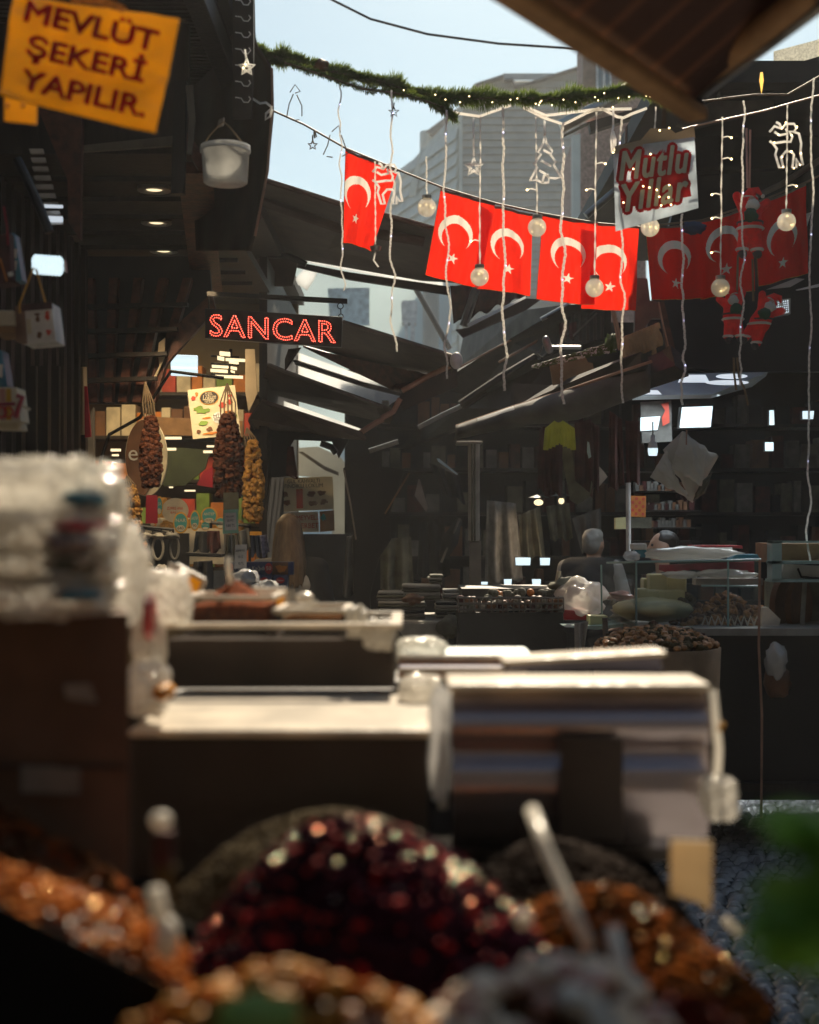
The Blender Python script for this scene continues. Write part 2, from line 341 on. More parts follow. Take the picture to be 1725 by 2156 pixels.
m = MB().tube(qs('1', [(100, 930), (220, 1180), (290, 1360)], 5.3), .018).build('cable', 'black', LB)
for k, (a, b) in enumerate(((1195, 1215), (1262, 1298))):
    MB().slab(qs('1', [(258, a), (366, a + 4), (366, b), (262, b - 2)], 5.55), .01).build('slat_glow', 'lamp_dim', LB)  # bluish light on the slats, drawn as emissive strips
m = MB().slab(qs('1', [(225, 640), (480, 690), (470, 1400), (400, 1300), (395, 1050), (330, 900)], 5.9), .04).build('plank_screen', 'red_wood', LB)

TP = thing('rolled_tarp', 'dark brown tarpaulin hanging off the left roof edge against the sky', 'tarpaulin', P(540, 500, 6.6))
def tarp_fn(a, b):
    ed = [(533, -60), (536, 90), (573, 145), (575, 235), (566, 330), (556, 400), (546, 460), (527, 528)]
    t = b * 7; i = min(6, int(t)); f = t - i; r = [ed[i][k] * (1 - f) + ed[i + 1][k] * f for k in (0, 1)]
    l = 395 + 20 * b
    return P(l + (r[0] - l) * a, r[1], 6.6 + .9 * (1 - a) + .03 * math.sin(a * 17))
m = MB().grid(tarp_fn, 18, 30).build('fabric', 'brown_tarp', TP, smooth=True, solid=.012)
MB().slab(qs('2', [(20, -60), (142, -60), (142, 330), (130, 690), (20, 690)], 6.45), .03).build('board', 'soffit', TP)
m = MB().tube(qs('2', [(250, 400), (253, 600), (225, 1000), (150, 1380)], 6.55), .006).build('edge_trim', 'rust_rim', TP)
m = MB()
for i in range(7):
    y0 = 0 + i * 95
    MB().tube(qs('2', [(35, y0), (70, y0 + 5), (85, y0 + 28), (110, y0 + 30), (125, y0 + 10), (115, y0 - 5)], 6.4), .003, 5).build('hook', 'wire_white', TP)

# dark panels / curtain / left posts
m = MB()
for x0, x1, col in ((60, 72, 0), (78, 96, 0), (103, 118, 0), (122, 128, 0)): m.slab(qs('0', [(x0 * 1.05, 770), (x1 * 1.05, 770), (x1 * 1.05, 1020), (x0 * 1.05, 1020)], 6.9), .04)
tag(m.build('door_panel', 'dark_wood'), 'dark vertical timber door boards left of the beige curtain', 'door')
def curt(a, b): return q('E', 545 + a * 165 - 10 * b + 25 * b, 1400 + b * 560, 8.2 + .05 * math.sin(a * 13 + b))
tag(MB().grid(curt, 24, 16).build('curtain', 'beige_cloth', smooth=True, solid=.006), 'beige curtain lit from behind in the left shop doorway', 'curtain')
tag(MB().slab(qs('E', [(695, 1560), (715, 1560), (748, 1975), (700, 1980)], 8.15), .02).build('cloth_strip', 'crimson'), 'narrow dark red cloth hanging at the edge of the beige curtain', 'cloth')
tag(MB().slab(qs('E', [(550, 1900), (680, 1960), (675, 2160), (550, 2160)], 8.3), .02).build('grey_banner', 'canvas_grey'), 'grey banner below the beige curtain', 'banner')
tag(MB().slab(qs('4', [(485, 1160), (545, 1040), (550, 1450), (485, 1450)], 8.6), .05).build('pale_post', 'grey_board'), 'pale doorway post right of the curtain', 'post')

# ------------------------------------------------------------------ lit shop at left
SH = thing('sweet_shop', 'warm lit sweet shop with olive walls behind the strings of dried vegetables', 'shop', (-2.6, 11, 0))
m = MB(); m.bx((-4.4, 13.4, 0), (-1.05, 13.5, 3.7)); m.build('back_wall', 'olive_wall', SH)
m = MB(); m.bx((-4.5, 8.9, 0), (-4.4, 13.5, 3.7)); m.build('side_wall', 'olive_wall', SH)
m = MB(); m.bx((-4.5, 8.9, 3.7), (-1.0, 13.5, 3.8)); m.build('ceiling', 'dark_wood', SH)
m = MB(); m.bx((-1.12, 10.6, 0), (-1.06, 13.4, 3.6)); m.build('partition', 'dark_wood', SH)
MB().slab(qs('4', [(960, 1270), (1230, 1290), (1200, 1400), (1080, 1500), (955, 1500)], 12.5), .04).build('green_panel', 'green_panel', SH)
MB().slab(qs('4', [(1150, 1495), (1190, 1420), (1245, 1385), (1245, 1510)], 12.2), .04).build('crimson_panel', 'crimson', SH)
MB().slab(qs('4', [(870, 1095), (1110, 1105), (1420, 1120), (1420, 1215), (870, 1200)], 12.8), .05).build('shelf_band', 'cardboard', SH)
m = MB()
for (x0, x1, yy, hh) in ((965, 1060, 1220, 14), (975, 1028, 1285, 14), (1210, 1260, 1268, 10), (1190, 1250, 1300, 14), (648, 704, 1290, 14), (655, 692, 1320, 10), (1080, 1140, 1528, 9), (990, 1010, 1508, 8)):
    MB().slab(qs('4', [(x0, yy - hh / 2), (x1, yy - hh / 2), (x1, yy + hh / 2), (x0, yy + hh / 2)], 11.5), .03).build('tube_lamp', 'lamp_warm', SH)
for yy in (760, 790, 835):
    MB().tube(qs('4', [(1003, yy - 4), (1155, yy + 2)], 10), .03).build('tube_lamp', 'lamp_cool', SH)
FX = thing('bright_panes', 'cluster of bright window panes drawn as glowing slabs above the hanging food poster', 'lamp', q('4', 1320, 800, 9.8))
for (x0, y0, x1, y1) in ((1285, 712, 1345, 735), (1272, 740, 1310, 762), (1320, 752, 1440, 768), (1340, 770, 1395, 782), (1240, 792, 1335, 806), (1232, 815, 1330, 832), (1350, 800, 1385, 816), (1350, 822, 1372, 834), (1260, 850, 1420, 866)):
    MB().slab(qs('4', [(x0, y0), (x1, y0 + 6), (x1, y1 + 6), (x0, y1)], 9.8), .02).build('lamp', 'lamp_warm', FX)  # bright window panes, drawn as emissive slabs
m = MB()
for yy in (740, 785, 845): m.tube(qs('4', [(1235, yy), (1400, yy + 8)], 9.83), .008)
m.tube(qs('4', [(1350, 700), (1345, 870)], 9.85), .012); m.build('frame', 'iron', FX)
def area(loc, e, col, sx, sy, rot=(0, 0, 0), spr=180):
    l = bpy.data.lights.new('lamp_light', 'AREA'); l.energy = e; l.color = col; l.shape = 'RECTANGLE'; l.size = sx; l.size_y = sy; l.spread = math.radians(spr)
    ob = bpy.data.objects.new('lamp_light', l); C.objects.link(ob); ob.location = loc; ob.rotation_euler = rot
area((-2.3, 11.5, 3.55), 32, (1, .72, .38), 1.6, .6); area((-1.3, 8.1, 2.95), 5, (1, .74, .42), .4, .2, (math.radians(22), 0, 0), 95); area((-1.25, 6.9, 3.2), 3.2, (1, .74, .42), .3, .3, (math.radians(24), 0, 0), 60)


t = thing('goods_shelves', 'warm lit shelves of packets at the back of the sweet shop', 'shelves', (-2.6, 13.2, 0))
m = MB()
for z_ in (1.2, 1.6, 2.0, 2.4, 2.8): m.bx((-4.2, 13.0, z_), (-1.3, 13.38, z_ + .03))
m.build('shelf', 'dark_wood', t); m = MB()
for z_ in (1.23, 1.63, 2.03, 2.43, 2.83):
    x_ = -4.15
    while x_ < -1.4: w_ = random.uniform(.06, .16); m.bx((x_, 13.05, z_), (x_ + w_ * .9, 13.3, z_ + random.uniform(.14, .3)), mi=random.randrange(6)); x_ += w_
m.build('packets', ['cream', 'tomato', 'golden_dried', 'leaf_green', 'nutbrown', 'orange'], t)
t = thing('goods_shelves', 'dim shelves of bottles and tins in the dark right hall', 'shelves', (3, 12.8, 0))
m = MB()
for z_ in (.9, 1.3, 1.7, 2.1, 2.5): m.bx((-.3, 12.9, z_), (5.2, 13.3, z_ + .03))
m.build('shelf', 'dark_wood', t); m = MB()
for z_ in (.93, 1.33, 1.73, 2.13, 2.53):
    x_ = -.25
    while x_ < 5.1: w_ = random.uniform(.07, .18); m.bx((x_, 12.95, z_), (x_ + w_ * .85, 13.2, z_ + random.uniform(.12, .3)), mi=random.randrange(6)); x_ += w_
m.build('packets', ['nutbrown', 'cloth_maroon', 'cloth_olive', 'cloth_grey', 'cloth_dark', 'cloth_dark'], t)
# posters -------------------------------------------------------------
def board(name, label, cat, k, pts, Y, mt='poster', th=.006, group=None):
    pp = qs(k, pts, Y); t = thing(name, label, cat, (sum(pp, V()) / 4), group)
    MB().slab(pp, th).build('sheet', mt, t)
    M4 = frame(pp[0], pp[1], pp[3], (pp[0] + pp[1] + pp[2] + pp[3]) / 4)
    W = ((pp[1] - pp[0]).length + (pp[2] - pp[3]).length) / 2; H = ((pp[3] - pp[0]).length + (pp[2] - pp[1]).length) / 2
    return t, M4, W, H
t, M4, W, H = board('food_poster', 'cream poster with sweets and a black oval badge hanging in the lit shop', 'poster', 'A', [(548, 222), (905, 185), (948, 555), (590, 592)], 8.6)
m = MB(); disc(m, M4, -.02, H * .3, W * .19, H * .13, .002, n=28); m.build('badge', 'ink', t)
m = MB(); disc(m, M4, -.02, H * .3, W * .205, H * .143, .0012, n=28); m.build('badge_rim', 'gold_rim', t)
m = MB(); letter(m, 'ÖZEL', M4, -.02, H * .37, .026, .004, fitw=W * .16); letter(m, 'Lokum', M4, -.02, H * .305, .045, .004, shear=.3, fitw=W * .28); letter(m, 'TURKISH', M4, -.02, H * .25, .026, .004, fitw=W * .2); letter(m, 'DELIGHT', M4, -.02, H * .21, .026, .004, fitw=W * .2); m.build('lettering', 'cream', t)
m = MB(); disc(m, M4, W * .08, -H * .12, W * .12, W * .12, .003); m.build('round_label', 'white_paint', t)
m = MB(); letter(m, 'MİX', M4, W * .08, -H * .09, .032, .005); letter(m, 'BAKLAVA', M4, W * .08, -H * .15, .03, .005, fitw=W * .18); m.build('label_lettering', 'ink', t)
for nm, mm, L in (('green_sweets', 'leaf_green', [(-.3, .1, .15, .06), (-.22, .04, .18, .06), (-.25, -.2, .13, .05), (.38, -.1, .1, .08)]), ('red_sweets', 'tomato', [(.2, .12, .1, .07), (.35, .17, .08, .06), (-.4, .32, .06, .05), (.36, .3, .06, .03)]), ('orange_sweets', 'orange', [(-.15, -.1, .14, .02), (-.12, -.42, .2, .03), (.3, -.02, .12, .03), (-.32, .4, .04, .06), (.3, -.3, .08, .03)]), ('brown_sweets', 'nutbrown', [(-.12, -.33, .1, .05), (.3, .42, .05, .04), (-.36, -.36, .06, .04)])):
    for i, (a, b, rx, ry) in enumerate(L): blotch(MB(), M4, a * W, b * H, rx * W, ry * H, .002 + i * .0003, seed=i + a).build(nm, mm, t)

t, M4, W, H = board('wall_poster', 'red and cream food poster above the blonde woman, upper of two', 'poster', 'A', [(1195, 885), (1640, 872), (1650, 1120), (1212, 1140)], 12, 'poster')
m = MB(); m.slab([M4 @ V(p) for p in ((-W * .5, H * .5, .001), (-W * .38, H * .5, .001), (-W * .38, H * .18, .001), (-W * .5, H * .18, .001))], .002); m.slab([M4 @ V(p) for p in ((-W * .13, H * .15, .001), (-W * .02, H * .15, .001), (-W * .02, -H * .42, .001), (-W * .13, -H * .42, .001))], .002); m.build('red_band', 'tomato', t)
m = MB(); letter(m, 'GÜL KAHVALTI', M4, 0, H * .38, H * .17, .004, fitw=W * .55); letter(m, 'FINDIKLI LOKUM', M4, 0, H * .24, H * .17, .004, fitw=W * .65); m.build('lettering', 'ink', t)
m = MB()
for i, (a, b) in enumerate(((-.32, 0), (-.3, -.25), (.12, .0), (.3, .02), (.15, -.28), (.33, -.25))): blotch(MB(), M4, a * W, b * H, .09 * W, .1 * H, .002, seed=i).build('food_picture', 'nutbrown', t)
t, M4, W, H = board('drinks_poster', 'cream poster with red lettering just above the blonde woman, lower of two', 'poster', 'A', [(1325, 1142), (1530, 1135), (1540, 1290), (1340, 1290)], 11.9, 'poster')
m = MB(); letter(m, 'MEYVELİ', M4, .02, H * .2, H * .35, .004, fitw=W * .8); letter(m, 'ŞERBET', M4, .02, -H * .2, H * .35, .004, fitw=W * .8); m.build('lettering', 'tomato', t)
t, M4, W, H = board('drinks_board', 'brown edge panel with teal patch right of the lower poster', 'panel', 'A', [(1540, 1135), (1650, 1125), (1655, 1280), (1545, 1290)], 11.95, 'cardboard')
m = MB(); blotch(m, M4, -W * .2, H * .2, W * .25, H * .2, .002); m.build('picture', 'teal', t)

# round e sign
t = thing('round_sign', 'oval shop sign, half brown half cream with pale letters, behind dried eggplants', 'sign', P(308, 1040, 8.2))
ce = P(308, 963, 8.2)
m = MB(); n = 36
pl = [P(308 + 44 * math.cos(a), 963 + 82 * math.sin(a), 8.2) for a in [2 * math.pi * i / n for i in range(n)]]
m.slab(pl, .03).build('disc', 'cream', t)
lf = [P(305 + 40 * math.cos(a), 963 + 80 * math.sin(a), 8.19) for a in [math.pi / 2 + math.pi * i / 18 for i in range(19)]] + [P(322, 900, 8.19), P(330, 963, 8.19), P(322, 1020, 8.19)]
MB().slab(lf, .008).build('brown_half', 'nutbrown', t)
m = MB(); letter(m, 'er', frame(P(250, 900, 8.18), P(350, 900, 8.18), P(250, 1000, 8.18), P(290, 955, 8.18)), 0, 0, .13); m.build('lettering', 'paper', t)
m = MB().tube(qs('4', [(1310, 870), (1000, 830), (820, 1100), (640, 1200), (590, 1350), (590, 1480)], 8.0), .01).build('bracket', 'iron', t)

# dried vegetable strings ----------------------------------------------
def dried(name, label, k, top, x0, x1, y0, y1, Y, mt, n, sz=.018):
    a = q(k, top[0], top[1], Y); t = thing(name, label, 'dried vegetables', q(k, (x0 + x1) / 2, y1, Y), 'strings of dried vegetables hanging over the stall')
    m = MB()
    for i in range(5):
        f = i / 4; m.tube([a, q(k, top[0] + (x0 + (x1 - x0) * f - top[0]) * .5, (top[1] + y0) / 2 + 20, Y), q(k, x0 + (x1 - x0) * (.25 + .5 * f), y0 + 60, Y)], .004, 5)
    m.build('twine', 'twine', t)
    m = MB()
    p0 = q(k, x0, y0, Y); p1 = q(k, x1, y1, Y); cx = (p0.x + p1.x) / 2; hw = (p1.x - p0.x) / 2 * .86; H = p0.z - p1.z
    cols = 9
    for i in range(n):
        b = random.random() ** .85; wd = hw * (.3 + .7 * min(1, b * 2.2) ** .7) * (1 - .25 * max(0, b - .8) * 5)
        ang = random.choice(range(cols)) / cols * 2 * math.pi + random.uniform(-.2, .2); rr = random.uniform(.7, 1.02)
        pos = V((cx + wd * rr * math.cos(ang), Y + wd * .7 * rr * math.sin(ang), p0.z - H * b))
        R = Matrix.Rotation(random.uniform(0, 6.3), 3, 'Z') @ Matrix.Rotation(random.uniform(-1, 1), 3, 'X')
        m.lathe([(sz * .55, -sz * .8), (sz, -sz * .2), (sz * .8, sz * .6), (sz * .5, sz * .75), (sz * .3, -sz * .2)], pos, 7, R)
    m.build('dried_pieces', mt, t)
dried('dried_eggplant_string', 'brown string of dried eggplants in front of the oval sign', '4', (850, 890), 820, 948, 1100, 1500, 7.6, 'eggplant', 430)
dried('dried_eggplant_string', 'longest brown string of dried eggplants in front of the food poster', '4', (1330, 900), 1250, 1425, 1080, 1560, 7.4, 'eggplant', 560)
dried('dried_pepper_string', 'golden string of dried peppers lit by a lamp, right of the longest brown string', '4', (1445, 1160), 1415, 1545, 1240, 1700, 7.8, 'golden_dried', 420, .016)
dried('dried_pepper_string', 'golden string of dried peppers low at the left beside the plastic bags', '4', (745, 1440), 700, 830, 1500, 1780, 7.4, 'golden_dried', 160, .016)
tag(MB().slab(qs('4', [(1435, 700), (1490, 700), (1505, 960), (1455, 1070), (1435, 950)], 8.4), .02).build('banner', 'beige_cloth'), 'tall cream banner strip hanging right of the food poster', 'banner')
tag(MB().slab(qs('A', [(238, 1010), (322, 1015), (322, 1225), (232, 1225)], 7.3), .01).build('hang_tag', 'crimson'), 'dark red card hanging below the left dried eggplants', 'card')
tag(MB().slab(qs('A', [(818, 995), (930, 990), (935, 1130), (818, 1125)], 7.2), .01).build('hang_tag', 'cloth_olive'), 'dim grey card with red edge tied under the longest eggplant string', 'card')

# price signs ----------------------------------------------------------
def tagcard(label, k, pts, Y, outer, inner, lines, mt='ink', nm='price_tag', ins=.12):
    t, M4, W, H = board(nm, label, 'price sign', k, pts, Y, outer, .004)
    if inner:
        m = MB(); m.slab([M4 @ V((sx * W * (.5 - ins * .8), sy * H * (.5 - ins), .001)) for sx, sy in ((-1, 1), (1, 1), (1, -1), (-1, -1))], .0015, M4.to_3x3() @ V((0, 0, 1))); m.build('card', inner, t)
    m = MB()
    for (s, y, sz, fw) in lines: letter(m, s, M4, 0, y * H, sz * H, .004, fitw=fw * W if fw else None)
    m.build('lettering', mt, t)
    m = MB().tube([M4 @ V((0, -H * .5, -.004)), M4 @ V((0, -H * 1.5, -.004))], .004); m.build('stem', 'steel', t)
tagcard('mint framed price sign reading 50 MT 160 TL', 'H', [(880, 280), (1000, 275), (1003, 470), (875, 475)], 6.6, 'mint', 'paper', [('YAĞLI KAĞIT', .2, .1, .55), ('50 MT', .04, .14, .42), ('160 TL', -.17, .16, .55)], ins=.14)
tagcard('white price sign reading AIRFRYER 50 Lİ 95 TL beside the baking paper', 'H', [(978, 565), (1070, 560), (1068, 750), (970, 758)], 6.4, 'paper', None, [('AIRFRYER', .24, .13, .8), ('50 Lİ', -.02, .14, .4), ('95 TL', -.3, .15, .45)])
PS = [((538, 385), 62, 88, 'NAR', '640', 'oval gold and teal price sign reading 640'), ((652, 368), 40, 85, 'ANTEP', '90', 'narrow oval price sign between two wider gold ones'), ((768, 330), 68, 72, 'ANTEP', 'FISTIK', 'wide round gold price sign right of the narrow oval'), ((738, 410), 40, 38, 'ROLL', '', 'small gold price sign under the wide round one'), ((365, 250), 28, 80, 'LOK', '', 'gold price sign half hidden at the left end of the row'), ((860, 390), 45, 50, 'FEST', '', 'gold price sign half hidden behind the mint framed sign')]
for (ctr, rx, ry, s1, s2, lab) in PS:
    t = thing('round_price_sign', lab, 'price sign', q('H', ctr[0], ctr[1] + ry, 9.6), 'gold rimmed price signs in the sweet shop')
    Y = 9.6; k = .26 / F * Y; M4 = frame(q('H', 0, 0, Y), q('H', 100, 0, Y), q('H', 0, 100, Y), q('H', ctr[0], ctr[1], Y))
    m = MB(); disc(m, M4, 0, 0, rx * k, ry * k, 0, .01, 26); m.build('rim', 'gold_rim', t)
    m = MB(); disc(m, M4, 0, 0, rx * k * .82, ry * k * .84, .011, .002, 26); m.build('face', 'teal', t)
    m = MB(); disc(m, M4, 0, -ry * k * .5, rx * k * .55, ry * k * .28, .0135, .002, 20); m.build('price_card', 'cream', t)
    m = MB(); letter(m, s1, M4, 0, ry * k * .2, ry * k * .45, .016, fitw=rx * k * 1.3); m.build('lettering', 'cream', t)
    if s2: m = MB(); letter(m, s2, M4, 0, -ry * k * .5, ry * k * .4, .018, fitw=rx * k * .8); m.build('price', 'ink', t)
t = thing('round_price_sign', 'big cream round sign with red lettering behind the gold price signs', 'sign', q('H', 490, 380, 9.9))
M4 = frame(q('H', 0, 0, 9.9), q('H', 100, 0, 9.9), q('H', 0, 100, 9.9), q('H', 492, 285, 9.9)); k = .26 / F * 9.9
m = MB(); disc(m, M4, 0, 0, 108 * k, 100 * k, 0, .01, 30); m.build('face', 'cream', t)
m = MB(); letter(m, 'ZÜMRE ANA', M4, 0, 15 * k, 34 * k, .012, fitw=130 * k); letter(m, 'BALLI', M4, 0, -18 * k, 26 * k, .012, fitw=70 * k); m.build('lettering', 'tomato', t)
t = thing('sweets_counter', 'lit counter heaped with sweets under the gold price signs', 'counter', q('H', 560, 520, 9.9))
MB().bx(q('H', 250, 430, 9.8), q('H', 1000, 700, 10.6)).build('counter_body', 'cream', t)
m = MB()
for i in range(40): m.ball(q('H', random.uniform(340, 1000), random.uniform(395, 430), random.uniform(9.9, 10.3)), .05, 8, 6, jit=.3, mi=random.choice((0, 0, 1, 2)))
m.build('sweets', ['golden_dried', 'cream', 'orange'], t)

# racks ---------------------------------------------------------------
t = thing('display_rack', 'black display rack with bead necklaces in front of the lit sweet shop', 'rack', q('H', 320, 900, 7.6))
m = MB(); m.tube(qs('H', [(120, 405), (480, 440)], 7.6), .008); m.tube(qs('H', [(150, 415), (470, 470)], 7.75), .006); m.tube(qs('H', [(475, 435), (475, 470)], 7.6), .006)
for i in range(5): m.tube(qs('H', [(170 + i * 70, 412 + i * 7), (170 + i * 70, 460 + i * 4)], 7.6), .004)
m.slab(qs('H', [(100, 470), (600, 470), (600, 960), (100, 960)], 7.95), .03); m.build('frame', 'black', t)
def beads(label, k, cx, y0, y1, rx, Y, mt):
    m = MB(); N_ = 44
    for i in range(N_):
        a = 2 * math.pi * i / N_; m.ball(q(k, cx + rx * math.sin(a), (y0 + y1) / 2 - (y1 - y0) / 2 * math.cos(a), Y), .0075, 6, 4)
    m.slab(qs(k, [(cx - rx * .8, y0 - 12), (cx + rx * .8, y0 - 12), (cx + rx, y0 + 12), (cx - rx, y0 + 12)], Y - .01), .004)
    tag(m.build('bead_necklace', mt, smooth=False), label, 'necklace', 'bead necklaces on the black rack')
beads('pale bead necklace on its card, left of the two on the black rack', 'H', 352, 500, 682, 42, 7.55, 'paper_grey')
beads('darker bead necklace right of the pale one on the black rack', 'H', 486, 500, 680, 34, 7.55, 'cloth_grey')
def lump(name, label, cat, k, x0, y0, x1, y1, Y, mt, grp=None, jit=.35, ry=.06):
    a = q(k, x0, y0, Y); b = q(k, x1, y1, Y)
    m = MB().ball((a + b) / 2, (abs(b.x - a.x) / 2, ry, abs(a.z - b.z) / 2), 18, 12, jit=jit)
    return tag(m.build(name, mt, smooth=True), label, cat, grp)
for i, (x0, y0, x1, y1, mt_, lb) in enumerate(((215, 465, 295, 515, 'paper_grey', 'pale trinket card above the first necklace, leftmost'), (300, 470, 400, 520, 'paper_grey', 'pale trinket card holding the left necklace'), (400, 465, 520, 520, 'cloth_grey', 'grey trinket card holding the right necklace'), (230, 535, 268, 590, 'orange', 'small orange trinket left of the pale necklace'), (215, 705, 310, 765, 'paper_grey', 'fluffy pale trinket low on the rack at left'), (340, 720, 425, 780, 'paper_grey', 'fluffy pale trinket low on the rack above the tan card'))):
    lump('trinket', lb, 'trinket', 'H', x0, y0, x1, y1, 7.55, mt_, 'trinkets on the black rack', .5, .03)
def hangcloth(name, label, cat, k, pts, Y, mt, fold=9, dep=.03, grp=None, parent=None):
    tl, tr, br, bl = [q(k, p[0], p[1], p[2] if len(p) > 2 else Y) for p in pts]; sd = random.random() * 9
    def fn(a, b):
        p = (tl * (1 - a) + tr * a) * (1 - b) + (bl * (1 - a) + br * a) * b
        return p + V((0, dep * math.sin(a * fold + sd + .8 * noise.noise(V((a * 3, b * 2, sd)))) * (.3 + .7 * b), 0)) + V((0, 0, .015 * math.sin(a * fold * .8 + sd) * b))
    ob = MB().grid(fn, 26, 18).build(name, mt, parent, smooth=True, solid=.004)
    return tag(ob, label, cat, grp) if parent is None else ob
hangcloth('handbag', 'black handbag hanging from the rail left of the mint sign', 'handbag', 'H', [(660, 455), (760, 455), (770, 620), (640, 625)], 7.8, 'cloth_dark', grp='handbags on the rail')
hangcloth('handbag', 'dark plum handbag hanging just left of the mint sign', 'handbag', 'H', [(750, 450), (850, 450), (865, 615), (745, 618)], 7.7, 'cloth_maroon', grp='handbags on the rail')
hangcloth('scarf', 'patterned grey scarf hanging behind the mint and white price signs', 'scarf', 'H', [(985, 460), (1085, 430), (1105, 600), (1000, 620)], 7.4, 'cloth_grey')
for i in range(5):
    hangcloth('shirt', ['darkest blue shirt at the left of the small clothes rail', 'second blue shirt on the small clothes rail', 'third blue shirt on the small clothes rail', 'fourth blue shirt, beside the lavender ones, on the clothes rail', 'lavender patterned shirt on the clothes rail left of the blonde woman'][i], 'shirt', 'H', [(1098 + i * 20, 485), (1116 + i * 20, 485), (1128 + i * 24, 645), (1102 + i * 22, 650)], 7.9 - i * .04, 'denim' if i < 4 else 'cloth_lav', 4, .02, 'shirts on the small clothes rail')
hangcloth('shirt', 'grey speckled shirt at the right end of the small clothes rail', 'shirt', 'H', [(1180, 490), (1232, 482), (1255, 640), (1200, 650)], 7.7, 'cloth_lav', 5, .02, 'shirts on the small clothes rail')
t = thing('clothes_rail', 'clothes rail with a row of wooden hanger tops left of the blonde woman', 'rail', q('H', 1150, 700, 7.8))
m = MB(); m.tube(qs('H', [(780, 385), (1105, 408)], 7.8), .009); m.tube(qs('H', [(780, 385), (780, 430)], 7.8), .008); m.tube(qs('H', [(1095, 405), (1095, 900)], 7.8), .008); m.build('frame', 'iron', t)
m = MB()
for i in range(8): m.tube(qs('H', [(1100 + i * 12, 456), (1104 + i * 12, 476), (1100 + i * 12, 486)], 7.78), .005, 5)
m.build('hanger', 'gold_rim', t)
tag(MB().slab(qs('H', [(575, 625), (865, 640), (865, 665), (575, 655)], 7.5), .15).build('shelf', 'black'), 'thin black shelf under the handbags', 'shelf')
hangcloth('black_garment', 'black garment below the shelf behind the tan price card', 'garment', 'H', [(640, 700), (790, 690), (800, 930), (620, 920)], 7.4, 'cloth_dark', 12, .05)
hangcloth('pale_bag', 'pale cloth bag hanging under the mint sign', 'bag', 'H', [(905, 480), (980, 480), (960, 880), (880, 880)], 7.0, 'cloth_olive', 10, .03)
tag(MB().slab(qs('H', [(805, 775), (890, 770), (890, 915), (800, 915)], 6.6), .02).build('white_card', 'paper_grey'), 'blank grey white card left of the spice mound', 'card')

# baking paper boxes ---------------------------------------------------
def ppbox(label, k, x0, y0, x1, y1, Y, dep, big):
    t = thing('paper_box', label, 'box', q(k, (x0 + x1) / 2, y1, Y), 'baking paper boxes')
    a = q(k, x0, y0, Y); b = q(k, x1, y1, Y); MB().bx(a, (b.x, Y + dep, b.z)).build('box', 'navy', t, bevel=.002)
    M4 = frame(a, (b.x, Y, a.z), (a.x, Y, b.z)); W = abs(b.x - a.x); H = abs(a.z - b.z)
    if big:
        m = MB(); m.slab([M4 @ V(p) for p in ((W * .2, H * .48, .001), (W * .43, H * .48, .001), (W * .43, -H * .48, .001), (W * .2, -H * .48, .001))], .001, M4.to_3x3() @ V((0, 0, 1))); m.build('bread_picture', 'nutbrown', t)
        m = MB(); blotch(m, M4, W * .33, 0, W * .1, H * .38, .003, seed=3); m.build('bread', 'orange', t)
        m = MB(); disc(m, M4, W * .15, 0, W * .055, H * .42, .004); disc(m, M4, -W * .41, H * .05, W * .05, H * .4, .004); m.build('red_badge', 'red_label', t)
        m = MB(); letter(m, 'Pişirme Kağıdı', M4, -W * .12, .0, H * .42, .004, fitw=W * .42); letter(m, '50', M4, W * .15, 0, H * .4, .006); m.build('lettering', 'paper', t)
    else:
        m = MB(); disc(m, M4, 0, H * .22, W * .3, H * .16, .002); m.build('red_badge', 'red_label', t)
        m = MB(); letter(m, 'Pişirme', M4, 0, H * .22, H * .12, .004, fitw=W * .4); letter(m, 'Pişirme Kağıdı', M4, 0, -H * .08, H * .14, .003, fitw=W * .8); m.build('lettering', 'paper', t)
ppbox('long navy box reading Pişirme Kağıdı with a bread picture', 'H', 885, 702, 1445, 808, 6.8, .08, True)
ppbox('small navy box under the long one, left of two', 'H', 1155, 810, 1270, 960, 6.75, .1, False)
ppbox('small navy box under the long one, right of two', 'H', 1285, 810, 1400, 960, 6.75, .1, False)
for i, (cx, cy, rr, lb) in enumerate(((1080, 838, 68, 'big plastic wrapped paper roll leaning under the white price sign'), (1150, 905, 45, 'middle plastic wrapped paper roll behind the spice mound'), (1255, 900, 50, 'plastic wrapped paper roll above the tan card'))):
    ctr = q('H', cx, cy, 6.2); rad = rr * .26 / F * 6.2
    t = thing('paper_roll', lb, 'paper roll', ctr - V((0, 0, rad)), 'plastic wrapped paper rolls')
    R = Matrix.Rotation(math.radians(82), 3, 'X') @ Matrix.Rotation(.25 * (i == 0), 3, 'Y')
    MB().lathe([(.001, 0), (rad * .55, 0.004), (rad * .85, 0), (rad * .88, .02), (rad * .88, -.2)], ctr, 24, R).build('roll', 'paper', t)
    MB().ball(ctr + V((-rad * .3, .05, 0)), (rad * 1.5, .1, rad * 1.05), 20, 14, jit=.35).build('wrap', 'clear_plastic', t, smooth=True)

